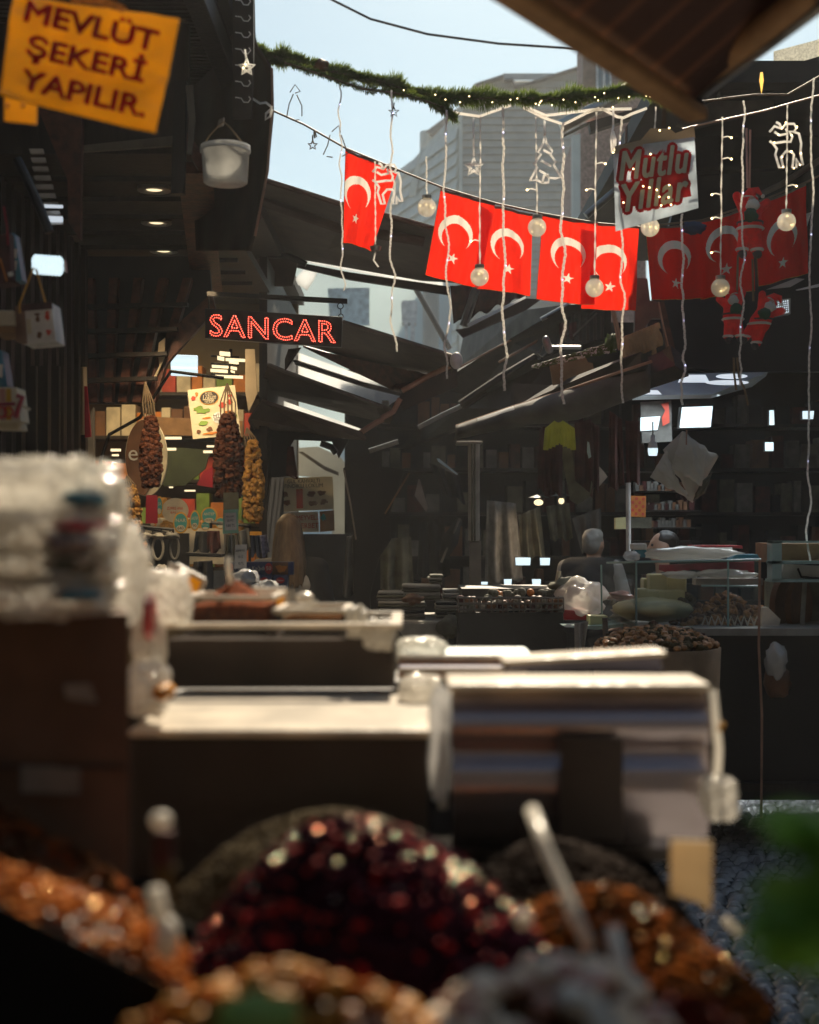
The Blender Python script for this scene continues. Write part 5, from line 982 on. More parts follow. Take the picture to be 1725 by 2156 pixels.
# ------------------------------------------------------------------ people
def person(label, x, y, height, face, hair, top, bottom, arms='down', longhair=False, jacket=None, vest=None, hunch=0):
    t = thing('person', label, 'person', (x, y, 0)); s = height / 1.75; R = Matrix.Rotation(face, 3, 'Z')
    def L(a, b, c_): return V((x, y, 0)) + R @ V((a * s, b * s, c_ * s))      # local: faces -Y
    def body(m, e=0, legs=True, head=True, tors=True, arm=True):
        if tors:
            m.cap(L(-.09, 0, 1.0), L(.09, 0, 1.0), (.12 + e) * s, (.12 + e) * s); m.cap(L(0, 0, 1.05), L(0, -.01, 1.3), (.13 + e) * s, (.14 + e) * s)
            m.cap(L(-.15, .0, 1.39), L(.15, 0, 1.39), (.07 + e) * s, (.07 + e) * s); m.cap(L(-.08, -.01, 1.28), L(.08, -.01, 1.28), (.12 + e) * s, (.12 + e) * s)
        if arm:
            for sx in (-1, 1):
                if arms == 'down': el = (sx * .26, .02, 1.12); ha = (sx * .26, -.1, .88)
                else: el = (sx * .27, -.05, 1.14); ha = (sx * .16, -.3, 1.08)
                m.cap(L(sx * .2, 0, 1.4), L(*el), (.055 + e) * s, (.045 + e) * s); m.cap(L(*el), L(*ha), (.045 + e) * s, (.032 + e) * s)
        if legs:
            for sx in (-1, 1): m.cap(L(sx * .09, 0, .98), L(sx * .1, -.01, .52), (.09 + e) * s, (.062 + e) * s); m.cap(L(sx * .1, -.01, .52), L(sx * .1, .02, .09), (.06 + e) * s, (.042 + e) * s)
        return m
    L0 = L
    m = body(MB()); m.cap(L(0, 0, 1.42), L(0, -.01 - hunch, 1.54 - hunch), .055 * s, .055 * s)
    if hunch: L = lambda a, b, c_: L0(a, b - (hunch if c_ > 1.5 else 0), c_ - (hunch if c_ > 1.5 else 0))
    m.ball(L(0, -.01, 1.65), (.075 * s, .092 * s, .11 * s), 18, 14, R); m.cap(L(0, -.05, 1.6), L(0, -.06, 1.575), .05 * s, .04 * s)
    m.cap(L(0, -.1, 1.665), L(0, -.118, 1.63), .011 * s, .016 * s); m.cap(L(-.02, -.097, 1.595), L(.02, -.097, 1.595), .009 * s, .009 * s); m.cap(L(-.03, -.088, 1.685), L(.03, -.088, 1.685), .012 * s, .012 * s)
    for sx in (-1, 1):
        m.ball(L(sx * .077, .005, 1.64), (.012 * s, .02 * s, .03 * s), 8, 6, R)
        ha = (sx * .26, -.1, .88) if arms == 'down' else (sx * .16, -.3, 1.08); dr = V((0, -.02, -.08)) if arms == 'down' else V((-sx * .05, -.07, -.02))
        h0 = V(ha); m.cap(L(*h0), L(*(h0 + dr)), .036 * s, .034 * s)
        for f in range(4): m.cap(L(*(h0 + dr + V(((f - 1.5) * .017, 0, 0)))), L(*(h0 + dr * (1.95 - .1 * abs(f - 1.2)) + V(((f - 1.5) * .018, -.015, -.01)))), .0095 * s, .007 * s, 6)
        m.cap(L(*(h0 + dr * .3 + V((-sx * .03, 0, 0)))), L(*(h0 + dr * 1.1 + V((-sx * .05, -.02, 0)))), .011 * s, .008 * s, 6)
        m.cap(L(sx * .1, .02, .06), L(sx * .11, -.15, .04), .042 * s, .035 * s)
    m.build('body', 'skin', t, remesh=.009)
    m = body(MB(), .012, legs=False, head=False); m.build('shirt', top, t, remesh=.012)
    m = body(MB(), .014, tors=False, arm=False); m.cap(L(-.08, 0, .98), L(.08, 0, .98), .125 * s, .125 * s); m.build('trousers', bottom, t, remesh=.014)
    if vest: m = body(MB(), .024, legs=False, arm=False); m.build('vest', vest, t, remesh=.014)
    if jacket:
        m = MB(); m.cap(L(-.12, .0, 1.39), L(-.2, 0, 1.39), .09 * s, .085 * s); m.cap(L(-.16, 0, 1.36), L(-.17, 0, .9), .1 * s, .11 * s); m.cap(L(-.2, 0, 1.4), L(-.27, .02, 1.12), .075 * s, .065 * s); m.cap(L(-.27, .02, 1.12), L(-.27, -.08, .9), .062 * s, .05 * s); m.build('jacket', jacket, t, remesh=.014)
    m = MB()
    if longhair:
        m.ball(L(0, .012, 1.675), (.09 * s, .105 * s, .105 * s), 18, 12, R)
        for i in range(26):
            a = (i / 25 - .5) * 3.6; px, py = .085 * math.sin(a), .02 + .085 * math.cos(a)
            m.tube([L(px * .8, py * .8, 1.72), L(px * 1.05, py * 1.05, 1.58), L(px * 1.25, py * 1.1 + .03, 1.42), L(px * 1.2 + random.uniform(-.015, .015), py * .9 + .06, 1.26 + random.uniform(-.02, .04))], [.018 * s, .022 * s, .02 * s, .006 * s], 7)
        m.build('hair', hair, t, remesh=.007)
    else:
        m.ball(L(0, .022, 1.685), (.082 * s, .09 * s, .09 * s), 22, 16, R, jit=.22); m.ball(L(0, .06, 1.64), (.072 * s, .05 * s, .07 * s), 14, 10, R); m.build('hair', hair, t, remesh=.008)
    m = MB()
    for sx in (-1, 1): m.ball(L(sx * .03, -.092, 1.665), .011 * s, 8, 6)
    m.build('eyes', 'ink', t)
    return t
person('blonde long haired woman seen from behind in a white top and dark jacket', -.79, 9.3, 1.645, math.pi + .1, 'hair_blond', 'cloth_light', 'cloth_dark', longhair=True, jacket='cloth_dark')
person('dark haired man in profile behind the glass case, facing left', 1.66, 9.3, 1.54, -math.pi / 2 + .1, 'hair_dark', 'cloth_dark', 'cloth_dark', arms='fwd')
person('grey haired man seen from behind in a dark vest over a pale shirt', 1.27, 10.0, 1.62, math.pi - .5, 'hair_grey', 'cloth_light', 'cloth_dark', arms='fwd', vest='cloth_dark', hunch=.07)

# ------------------------------------------------------------------ MEVLUT sign
t = thing('yellow_sign', 'tilted yellow plastic sign reading MEVLÜT ŞEKERİ YAPILIR.', 'sign', q('1', 500, 700, 3.2))
TL, TR, BR, BL = qs('1', [(82, -40), (1050, 108), (912, 782), (0, 560)], 3.2)
def cardf(a, b):
    p = (TL * (1 - a) + TR * a) * (1 - b) + (BL * (1 - a) + BR * a) * b
    return p + V((0, .012 * noise.noise(V((a * 3.2, b * 3, 1.3))) + .006 * noise.noise(V((a * 9, b * 9, 4))) + .01 * math.sin(a * 3), 0))
MB().grid(cardf, 50, 40).build('card', 'yellow_card', t, smooth=True, solid=.003)
def wtext(s, x0, y0, x1, y1, hgt):
    vs, fs = text_geo(s, 1, .004, 0, 0); a = q('1', x0, y0, 3.175); b = q('1', x1, y1, 3.175)
    wd = max(v.x for v in vs) - min(v.x for v in vs); mx = min(v.x for v in vs); ch_ = .72; ex = (b - a) / wd; up_ = V((-ex.z, 0, ex.x)).normalized() * hgt * .36 / F * 3.175 / ch_
    base = min(v.y for v in text_geo('E', 1, .004, 0, 0)[0])
    return [a + ex * (v.x - mx) + up_ * (v.y - base) + V((0, -v.z, 0)) for v in vs], fs
m = MB()
for s, x0, y0, x1, y1, hh in (('MEVLÜT', 142, 118, 905, 298, 122), ('ŞEKERİ', 152, 322, 832, 478, 118), ('YAPILIR.', 118, 515, 840, 682, 118)):
    for k_ in range(10):
        vv, ff = wtext(s, x0, y0, x1, y1, hh); an = 2 * math.pi * k_ / 10; m.add([v + V((.002 * math.cos(an), k_ * .0002, .0016 * math.sin(an))) for v in vv], ff)
m.build('lettering', 'red_ink', t)
MB().slab(qs('1', [(400, -40), (560, -40), (740, 40), (720, 70), (560, 20), (420, 5)], 3.16), .006).build('clip', 'golden_dried', t)
t = thing('yellow_tag', 'small plain yellow plate hanging below the left corner of the yellow sign', 'sign', q('1', 120, 725, 3.35))
MB().slab(qs('1', [(25, 560), (217, 600), (215, 727), (25, 708)], 3.35), .004).build('plate', 'yellow_card', t)
m = MB()
for x in (45, 135): m.ball(q('1', x, 618, 3.34), .006, 8, 6)
m.build('rivet', 'gold_rim', t)

# ------------------------------------------------------------------ bucket
t = thing('plastic_bucket', 'white translucent plastic bucket hanging from its wire handle', 'bucket', P(475, 387, 5.6))
b0 = P(475, 387, 5.6); k = 5.6 / F
MB().lathe([(.001, .002), (43 * k * .98, 0), (46 * k, 3 * k), (50 * k, 72 * k), (52 * k, 72 * k), (52 * k, 79 * k), (49 * k, 80 * k), (44 * k, 6 * k), (.001, 5 * k)], b0, 40).build('tub', 'white_plastic_and_sheen', t, smooth=True)
m = MB(); m.lathe([(50.5 * k, 66 * k), (53 * k, 67 * k), (53 * k, 71 * k), (50.5 * k, 71 * k)], b0, 40); m.build('rim_ring', 'white_plastic_and_sheen', t, smooth=True)
MB().tube(qs('1', [(1180, 870), (1220, 800), (1280, 735), (1310, 715), (1345, 745), (1400, 810), (1442, 868)], 5.6), .0035, 6).build('handle', 'twine', t)
MB().slab(qs('1', [(1280, 700), (1310, 685), (1305, 730), (1270, 740)], 5.62), .02).build('hook_board', 'grey_board', t)
m = MB()
for x in (1186, 1443): m.box(q('1', x, 880, 5.6), (.018, .02, .02))
m.build('handle_lug', 'white_plastic_and_sheen', t)

# ------------------------------------------------------------------ SANCAR sign
t = thing('led_sign', 'black hanging sign with SANCAR in red light dots', 'sign', P(576, 731, 8.0))
pp = [P(432, 649, 8.0), P(721, 667, 8.0), P(719, 731, 8.0), P(432, 712, 8.0)]
MB().slab(pp, .05).build('panel', 'sign_black', t, bevel=.003)
vs, fs = text_geo('SANCAR', 1, 0, 0, 0, 1.08)
ec = {}
for f in fs:
    for i in range(len(f)):
        e_ = tuple(sorted((f[i], f[(i + 1) % len(f)]))); ec[e_] = ec.get(e_, 0) + 1
adj = {}
for e_, n_ in ec.items():
    if n_ == 1: adj.setdefault(e_[0], []).append(e_[1]); adj.setdefault(e_[1], []).append(e_[0])
mx0 = min(v.x for v in vs); mx1 = max(v.x for v in vs); my0 = min(v.y for v in vs); my1 = max(v.y for v in vs)
def sm(v):
    a = (v.x - mx0) / (mx1 - mx0); b = (v.y - my0) / (my1 - my0)
    TLt, TRt, BLt, BRt = P(443, 662, 7.99), P(706, 677, 7.99), P(443, 707, 7.99), P(706, 722, 7.99)
    return (TLt * (1 - a) + TRt * a) * b + (BLt * (1 - a) + BRt * a) * (1 - b)
m = MB(); seen = set()
for st in list(adj):
    if st in seen: continue
    loop = [st]; seen.add(st); cur = st
    while True:
        nx = [z_ for z_ in adj[cur] if z_ not in seen]
        if not nx: break
        cur = nx[0]; seen.add(cur); loop.append(cur)
    pts = [sm(vs[i]) for i in loop] + [sm(vs[loop[0]])]; acc = 0; step = .0125
    for a_, b_ in zip(pts, pts[1:]):
        L_ = (b_ - a_).length; d_ = acc
        while d_ < L_:
            m.ball(a_.lerp(b_, d_ / L_ if L_ else 0), .0034, 5, 4); d_ += step
        acc = d_ - L_
m.build('light_dots', 'led_red', t)
MB().slab(qs('5', [(-130, 362), (690, 405), (690, 432), (-130, 388)], 8.05), .03).build('bracket_bar', 'iron', t)
for x, y in ((650, 448), (653, 508)):
    m = MB(); ce_ = q('5', x, y, 8.03); rr = (17 if y < 500 else 13) * .36 / F * 8
    m.tube([ce_ + V((rr * math.cos(2 * math.pi * i / 16), 0, rr * math.sin(2 * math.pi * i / 16))) for i in range(17)], .003, 6); m.build('ring', 'iron', t)
MB().tube(qs('5', [(652, 465), (653, 495)], 8.03), .003).build('link', 'iron', t)
m = MB(); m.tube(qs('5', [(-120, 385), (-118, 470)], 8.03), .004); m.build('link', 'iron', t)

# ------------------------------------------------------------------ flags
def star_in(x, y, cx, cy, r, rot):
    dx, dy = x - cx, y - cy; rr = math.hypot(dx, dy)
    if rr > r: return False
    a = (math.atan2(dy, dx) - rot) % (2 * math.pi / 5); a = min(a, 2 * math.pi / 5 - a)
    ri = r * .382; A = math.pi / 5
    x1, y1 = r, 0; x2, y2 = ri * math.cos(A), ri * math.sin(A); px, py = rr * math.cos(a), rr * math.sin(a)
    return (x2 - x1) * (py - y1) - (y2 - y1) * (px - x1) >= 0
FL = [('sunlit red Turkish flag alone at the left end of the string', [(728, 312), (839, 358), (782, 529), (722, 508)], 0, 8.0, (.30, .43)),
      ('first sunlit Turkish flag of the left pair', [(929, 396), (1043, 428), (1008, 607), (896, 580)], 1, 8.05, (.40, .45)),
      ('second sunlit Turkish flag of the left pair', [(1012, 424), (1122, 450), (1117, 623), (1004, 606)], 2, 8.1, (.54, .44)),
      ('first sunlit Turkish flag of the right pair', [(1143, 450), (1258, 468), (1250, 643), (1129, 631)], 3, 8.05, (.50, .42)),
      ('second sunlit Turkish flag of the right pair, with a shaded corner', [(1225, 462), (1345, 478), (1339, 655), (1224, 650)], 4, 8.1, (.48, .44)),
      ('first shaded Turkish flag right of the greeting sign', [(1361, 478), (1478, 466), (1478, 628), (1371, 633)], 5, 8.05, (.48, .44)),
      ('shaded Turkish flag behind the thin light string with a ball', [(1474, 466), (1585, 432), (1592, 612), (1479, 628)], 6, 8.15, (.42, .36)),
      ('darkest Turkish flag, behind the Santa dolls at the right', [(1590, 430), (1698, 385), (1700, 575), (1596, 604)], 7, 8.2, (.5, .5))]
for lab, cn, i, Y, (ccx, ccy) in FL:
    a4 = [P(u, v, Y) for u, v in cn]; t = thing('turkish_flag', lab, 'flag', (a4[2] + a4[3]) / 2, 'Turkish flags on the string')
    W = (a4[1] - a4[0]).length; H = (a4[3] - a4[0]).length; s = i * 3.1; cxm = ccx * W; cym = ccy * H; R_ = .285 * W + .01
    def fn(a, b, a4=a4, s=s):
        p = (a4[0] * (1 - a) + a4[1] * a) * (1 - b) + (a4[3] * (1 - a) + a4[2] * a) * b
        return p + V((0, .022 * math.sin(a * 7 + s + b) * (.2 + b) + .035 * noise.noise(V((a * 3, b * 1.6, s))) + .012 * noise.noise(V((a * 9, b * 4, s))), -.006 * math.sin(a * math.pi) * (1 - b) + .004 * math.sin(a * 9 + s) * b))
    def mif(a, b, W=W, H=H, cxm=cxm, cym=cym, R_=R_):
        if b < .028: return 2
        x, y = a * W, b * H
        if math.hypot(x - cxm, y - cym) < R_ and math.hypot(x - cxm - .005, y - cym - R_ * .26) > R_ * .8: return 1
        if star_in(x, y, cxm + .01, cym + R_ * 1.42, R_ * .34, -math.pi / 2 + .15): return 1
        return 0
    MB().grid(fn, 110, 170, mif).build('cloth', ['flag_red', 'flag_white', 'hem'], t, smooth=True)
    m = MB(); m.tube([fn(a / 12, 1.0) for a in range(13)], .0018, 4); m.tube([fn(0, a / 12) for a in range(13)], .0015, 4); m.build('hem_thread', 'golden_dried', t)
tag(MB().tube([P(540, 205, 7.9), P(563, 228, 8), P(640, 262, 8), P(728, 312, 8), P(839, 358, 8), P(929, 394, 8.03), P(1043, 428, 8.07), P(1143, 450, 8.05), P(1258, 470, 8.05), P(1345, 478, 8.05), P(1478, 464, 8.08), P(1590, 428, 8.1), P(1700, 383, 8.1), P(1800, 330, 8.1)], .006, 6).build('flag_cord', 'wire_brown'), 'dark cord carrying the row of Turkish flags', 'cord')
lump('hand_gloves', 'dark blue glove like bundle clipped on the cord between the shaded flags', 'gloves', 'B', 625, 870, 800, 965, 7.9, 'denim', None, .6, .03)
tag(MB().tube([P(670, -15, 14), P(780, 40, 14), P(900, 72, 14), P(1050, 92, 14), P(1235, 104, 14)], .012, 6).build('overhead_wire', 'ink'), 'thin black wire sagging across the sky', 'wire')

# ------------------------------------------------------------------ garland
GP = [(524, 93), (560, 122), (600, 120), (640, 133), (690, 150), (740, 158), (800, 172), (860, 190), (930, 205), (1000, 206), (1100, 208), (1180, 208), (1260, 200), (1330, 190), (1400, 205), (1440, 222)]
def pathpt(pts, f):
    tt = f * (len(pts) - 1); i = min(len(pts) - 2, int(tt)); g_ = tt - i; return (pts[i][0] * (1 - g_) + pts[i + 1][0] * g_, pts[i][1] * (1 - g_) + pts[i + 1][1] * g_)
t = thing('fir_garland', 'bushy green fir garland strung across the lane against the sky', 'garland', P(960, 205, 7.1))
GP2 = [(600, 132), (680, 158), (760, 186), (860, 200), (935, 226), (945, 242)]
m = MB()
def needles(pts, n, spread, Y):
    for i in range(n):
        f = random.random(); u, v = pathpt(pts, f); k = spread * (.55 + .8 * (noise.noise(V((f * 22, 0, Y))) + .35)); k = max(.35 * spread, k)
        an = random.uniform(0, 2 * math.pi); ph = random.uniform(-.6, .6); r = random.uniform(.1, 1)
        p0 = P(u, v, Y) + V((0, 0, 0)); d_ = V((math.sin(ph) + .4, math.cos(an) * .9, math.sin(an) * .9)).normalized()
        L_ = k * random.uniform(.6, 1.1); wv = V((0, 0, .0022)) if abs(d_.z) < .7 else V((.0022, 0, 0)); e_ = p0 + d_ * L_; mid_ = p0 + d_ * L_ * .55
        m.add([p0, mid_ + wv, e_, mid_ - wv], [(0, 1, 2, 3)])
needles(GP, 15000, .068, 7.1); needles(GP2, 2600, .035, 7.0); needles([(524, 85), (530, 130)], 600, .06, 7.0); needles([(900, 212), (960, 250)], 900, .05, 7.05)
m.build('needles', 'pine', t)
MB().tube([P(u, v, 7.1) for u, v in GP], .009, 6).build('wire', 'wire_brown', t); MB().tube([P(u, v, 7.0) for u, v in GP2], .006, 6).build('wire', 'wire_brown', t)
m = MB()
for i in range(26):
    u, v = pathpt(GP, .45 + .5 * random.random()); m.ball(P(u, v + random.uniform(-3, 14), 7.03), .003, 6, 4)
m.build('light_dots', 'led_warm', t)
lump('plush_toy', 'small brown plush lump caught in the garland against the sky', 'toy', '2', 490, 350, 580, 430, 7.1, 'nutbrown', None, .5, .04)
t = thing('white_light_cord', 'thick white light cord zigzagging under the fir garland', 'light cord', P(1150, 262, 6.95))
m = MB()
for pts in ([(938, 232), (962, 238), (1010, 245), (1062, 226), (1075, 222)], [(1102, 226), (1145, 248), (1187, 262), (1235, 238), (1262, 228)], [(1105, 224), (1150, 243), (1250, 231), (1330, 229)], [(1266, 228), (1300, 246), (1313, 248), (1330, 240), (1362, 228)], [(1010, 206), (1180, 208), (1300, 190)]):
    m.tube([P(u, v, 7.22) for u, v in pts], .0075, 7)
m.build('cord', 'wire_white', t, smooth=True)
# thick icicle strings
SG = 'white icicle light strings hanging from the garland'
def wobble(x0, y0, x1, y1, n, amp, sd):
    return [(x0 + (x1 - x0) * i / n + amp * noise.noise(V((i * .35, sd, 0))) * (1 + i / n), y0 + (y1 - y0) * i / n) for i in range(n + 1)]
TH = [(715, 182, 722, 612, 'grey white light string left of the lone flag, ending near the sign bracket', .0042), (823, 190, 829, 740, 'light string crossing the right edge of the lone flag', .0055), (938, 232, 946, 797, 'light string crossing the first flag of the left pair', .0055), (1060, 226, 1063, 822, 'light string crossing the second flag of the left pair', .007),
      (1186, 258, 1186, 850, 'thickest light string, crossing the first flag of the right pair', .0075), (1308, 248, 1312, 848, 'light string over the left edge of the greeting sign', .006), (1437, 450, 1441, 852, 'light string hanging from the right corner of the greeting sign', .0065), (1566, 212, 1560, 812, 'light string beside the Santa dolls', .0055), (1709, 165, 1704, 1180, 'light string nearest the right edge', .0055)]
for j, (x0, y0, x1, y1, lb, r) in enumerate(TH):
    r *= .8; t = thing('icicle_light_string', lb, 'light string', P(x1, y1, 6.9), SG); n = 34
    base = wobble(x0, y0, x1, y1, n, 7, j * 7.7); Y = 6.9 + .02 * j
    m = MB()
    for ph in (0, math.pi * .66, math.pi * 1.33):
        pts = []; rs = []
        for i, (u, v) in enumerate(base):
            for s_ in range(3):
                f = s_ / 3; i2 = min(n, i + 1); uu = u + (base[i2][0] - u) * f; vv = v + (base[i2][1] - v) * f; an = (i + f) * 2.6 + ph
                p = P(uu, vv, Y) + V((r * .8 * math.cos(an), r * .8 * math.sin(an), 0)); pts.append(p); rs.append(r * .45 * (1 + .5 * noise.noise(V((i * 1.3 + f, j, ph)))))
        m.tube(pts, rs, 5)
    m.build('cord', 'wire_white', t, smooth=True)
    m = MB()
    for i in range(3, n, 8):
        m.ball(P(base[i][0] + 1, base[i][1], Y - .012), .0026, 6, 4)
    m.build('light_dots', 'led_blue', t)
# ball lights
def ballstring(label, x0, y0, bx, by, Y=6.85, twigs=(), broken=False):
    t = thing('ball_light_string', label, 'ball light', P(bx, by + 20, Y), 'clear light balls hanging on thin strings')
    top = by - 26; base = wobble(x0, y0, bx, top, 16, 1.2, bx)
    m = MB()
    for ph in (0, math.pi): m.tube([P(u + 1.2 * math.cos(i * 1.9 + ph), v, Y + .002 * math.sin(i * 1.9 + ph)) for i, (u, v) in enumerate(base)], .0022, 5)
    for (tx, ty, s_) in twigs: m.tube([P(tx, ty, Y), P(tx + 12 * s_, ty - 3, Y), P(tx + 20 * s_, ty, Y)], .003, 5)
    m.build('cord', 'wire_white', t)
    if twigs:
        m = MB()
        for (tx, ty, s_) in twigs: m.ball(P(tx + 20 * s_, ty, Y), .005, 6, 4)
        m.build('light_dots', 'led_warm', t)
    if broken: 
        MB().lathe([(.001, 0), (.022, .0), (.028, .02), (.001, .022)], P(bx, by - 12, Y), 16).build('cap', 'alu', t); MB().tube([P(bx, by - 10, Y), P(bx - 4, by + 8, Y), P(bx + 6, by + 22, Y)], .004).build('wire', 'wire_white', t); return
    R_ = 19.5 / F * Y; ce_ = P(bx, by, Y)
    MB().ball(ce_, R_, 28, 18).build('globe', 'ball_glass', t, smooth=True)
    MB().lathe([(.4 * R_, R_ * .9), (.52 * R_, R_ * .95), (.52 * R_, R_ * 1.3), (.001, R_ * 1.33)], ce_, 18).build('cap', 'alu', t)
    pts = []
    for i in range(60):
        a = i * .9; r = R_ * .8 * math.sqrt(random.uniform(.2, 1)); b = random.uniform(-1, 1); pts.append(ce_ + V((r * math.cos(a) * math.sqrt(1 - b * b * .8), r * math.sin(a), R_ * .8 * b * random.uniform(.4, 1))))
    MB().tube(pts, .0011, 4).build('inner_wire', 'wire_white', t)
    m = MB()
    for p in pts[::12]: m.ball(p, .0035, 5, 4)
    m.build('light_dots', 'led_warm', t)
mat('ball_glass', (.9, .88, .82), .08, na=.05, bump=.35, bs=60, trl=.55, alpha=.62)
ballstring('light ball left of the first flag of the left pair', 898, 330, 899, 437); ballstring('light ball hanging low between the left pair of flags', 1012, 246, 1010, 583, twigs=((1012, 508, -1),))
ballstring('light ball below the tree ornament', 1128, 246, 1131, 479, twigs=((1130, 400, -1),)); ballstring('light ball low over the right pair of flags', 1256, 236, 1252, 606, twigs=((1255, 345, 1), (1255, 400, -1)))
ballstring('light ball at the bottom edge of the greeting sign', 1381, 225, 1369, 479); ballstring('light ball over the shaded flags, left of the Santa dolls', 1521, 246, 1517, 606, twigs=((1520, 290, 1), (1520, 335, 1), (1519, 410, -1), (1519, 460, -1), (1518, 532, -1)))
ballstring('light ball below the reindeer ornament', 1658, 220, 1656, 467, twigs=((1657, 392, 1),)); ballstring('broken light cap on a string over the lone flag', 790, 340, 791, 540, broken=True)
# tinsel ornaments (outline tubes)
def orn(label, k, polys, Y, r=.0065, mt='clear_tube', cat='ornament', lights=0, nm='light_ornament'):
    allp = [q(k, p[0], p[1], Y) for pl_ in polys for p in pl_]; t = thing(nm, label, cat, min(allp, key=lambda p: p.z), 'clear plastic light ornaments')
    m = MB()
    for pl_ in polys: m.tube(qs(k, pl_, Y), r, 7)
    m.build('tube_outline', mt, t, smooth=True)
    if lights:
        m = MB()
        for i in range(lights): m.ball(random.choice(allp) + V((random.uniform(-.006, .006), -.008, random.uniform(-.006, .006))), .0035, 5, 4)
        m.build('light_dots', 'led_warm', t)
mat('clear_tube', (.97, .96, .93), .12, na=.02, bump=.3, bs=80, trl=.8, alpha=.75)
def starpts(cx, cy, R_, r_): return [(cx + (R_ if i % 2 == 0 else r_) * math.sin(math.pi * i / 5), cy - (R_ if i % 2 == 0 else r_) * math.cos(math.pi * i / 5)) for i in range(11)]
orn('star ornament at the far left by the roof edge', '2', [starpts(102, 395, 50, 22), starpts(102, 400, 28, 12), [(100, 345), (92, 290)]], 6.25, .0045, lights=2)
orn('star ornament hanging against the grey house', '2', [starpts(1430, 978, 56, 24), starpts(1430, 980, 32, 14), [(1430, 915), (1428, 690)]], 6.8, .0048)
orn('fir tree shaped ornament against the grey house', 'C', [[(1018, 775), (1030, 830), (1075, 890), (1060, 915), (1098, 970), (1085, 995), (1140, 1088), (1095, 1095), (1050, 1090), (1045, 1125), (1000, 1130), (955, 1105), (905, 1115), (960, 1010), (938, 990), (990, 910), (965, 900), (1005, 830), (1018, 775)], [(1005, 880), (1060, 910)], [(990, 960), (1065, 1003)], [(975, 1035), (1020, 1060), (1050, 1090)], [(1000, 1130), (1010, 1075), (1045, 1070)], [(1016, 775), (1015, 660)]], 6.8, .006)
def deer(k, dx, dy, sc_): return [[(x * sc_ + dx, y * sc_ + dy) for x, y in pl_] for pl_ in ([(0, 60), (30, 25), (75, 40), (100, 10), (150, 10), (165, 35), (150, 60), (120, 55), (140, 90), (130, 120), (90, 120), (20, 130), (0, 115)], [(20, 130), (45, 165), (35, 200), (60, 280), (85, 280), (70, 215), (100, 180), (135, 180), (150, 200), (140, 280), (165, 278), (165, 225), (185, 260), (205, 262), (190, 190), (195, 130), (180, 70), (150, 60)], [(75, 40), (60, 10), (40, 0)], [(100, 40), (110, 70), (60, 80), (30, 60)])]
orn('glowing reindeer ornament hanging at the right in the shade', '3', deer('3', 1435, 715, .95), 6.8, .006, lights=14, nm='reindeer_ornament'); orn('reindeer ornament hanging in front of the lone flag', '2', deer('2', 838, 955, .85), 6.8, .006, nm='reindeer_ornament')
orn('icicle shaped ornament left of the greeting sign', 'C', [[(1533, 560), (1532, 700)], [(1532, 700), (1515, 800), (1522, 900), (1545, 905), (1550, 800), (1532, 740)], [(1532, 760), (1538, 890)]], 6.8, .005, lights=3)
orn('bell shaped wire remains near the left end of the garland', '2', [[(355, 540), (385, 495), (415, 535), (385, 545)], [(375, 550), (350, 610), (335, 690)], [(395, 555), (425, 620), (425, 680)], [(345, 690), (375, 705), (410, 700)]], 6.9, .0028, 'twine')
orn('bell shaped wire remains just left of the lone flag', '2', [[(600, 770), (640, 735), (650, 775)], [(590, 790), (575, 850), (550, 905)], [(655, 790), (680, 860), (705, 890), (660, 915)], [(570, 915), (605, 920)]], 6.9, .0028, 'twine')
orn('tiny golden star remains by the second light string', '2', [starpts(962, 655, 32, 12), [(965, 600), (962, 620)]], 6.85, .003, 'twine')
orn('tiny golden tag and star on the cord left of the flags', '2', [[(500, 765), (510, 800), (500, 808), (495, 770)], starpts(488, 850, 28, 12), [(488, 790), (488, 820)]], 7.2, .004, 'twine')
orn('white knotted ribbon on the cord at the tarp edge', '2', [[(95, 525), (110, 560), (180, 605), (215, 600), (250, 628)], [(250, 635), (215, 665), (212, 700), (240, 680), (250, 640)]], 6.5, .006, 'wire_white')
orn('glowing amber pendant above the reindeer in the shade', '3', [[(1388, 425), (1380, 470), (1388, 540), (1394, 470), (1388, 425)]], 6.9, .008, 'led_amber', lights=0) if 0 else None
mat('led_amber', (.8, .45, .08), emit=.8, ecol=(1, .6, .12))
orn('glowing amber pendant above the pink cord in the shade', '3', [[(1388, 425), (1382, 470), (1388, 540), (1394, 470), (1388, 425)]], 6.9, .006, 'led_amber')

mat('white_ink', (.75, .66, .5), .5, trl=.3); mat('sleeve_blue', (.7, .76, .8), .2, trl=.6, bump=.2)
# ------------------------------------------------------------------ greeting sign
t = thing('greeting_sign', 'clear plastic sleeve with red and white lettering Mutlu Yıllar', 'sign', q('B', 410, 940, 6.6))
MB().slab(qs('B', [(60, 325), (280, 270), (300, 240), (715, 180), (748, 755), (420, 850), (75, 946)], 6.6), .002).build('sleeve', 'sleeve_blue', t)
MB().slab(qs('B', [(72, 255), (280, 205), (360, 110), (520, 115), (560, 150), (712, 95), (722, 190), (560, 215), (530, 300), (400, 270), (300, 300), (70, 330)], 6.62), .003).build('header_card', 'beige_cloth', t)
def qmap(s, x0, y0, x1, y1, hgt, off, ext, dy, Yp, shear=.25):
    vs, fs = text_geo(s, 1, ext, shear, off, 1.1); vb = text_geo(s, 1, .02, shear, .0, 1.1)[0]
    mx = min(v.x for v in vb); wd = max(v.x for v in vb) - mx; a = q('B', x0, y0, Yp); b = q('B', x1, y1, Yp); ex = (b - a) / wd; up_ = V((-ex.z * .3, 0, ex.x)).normalized() * hgt * .26 / F * Yp / .72
    return [a + ex * (v.x - mx) + up_ * (v.y + .35) + V((0, -v.z * .15 - dy, 0)) for v in vs], fs
m = MB(); n_ = 0
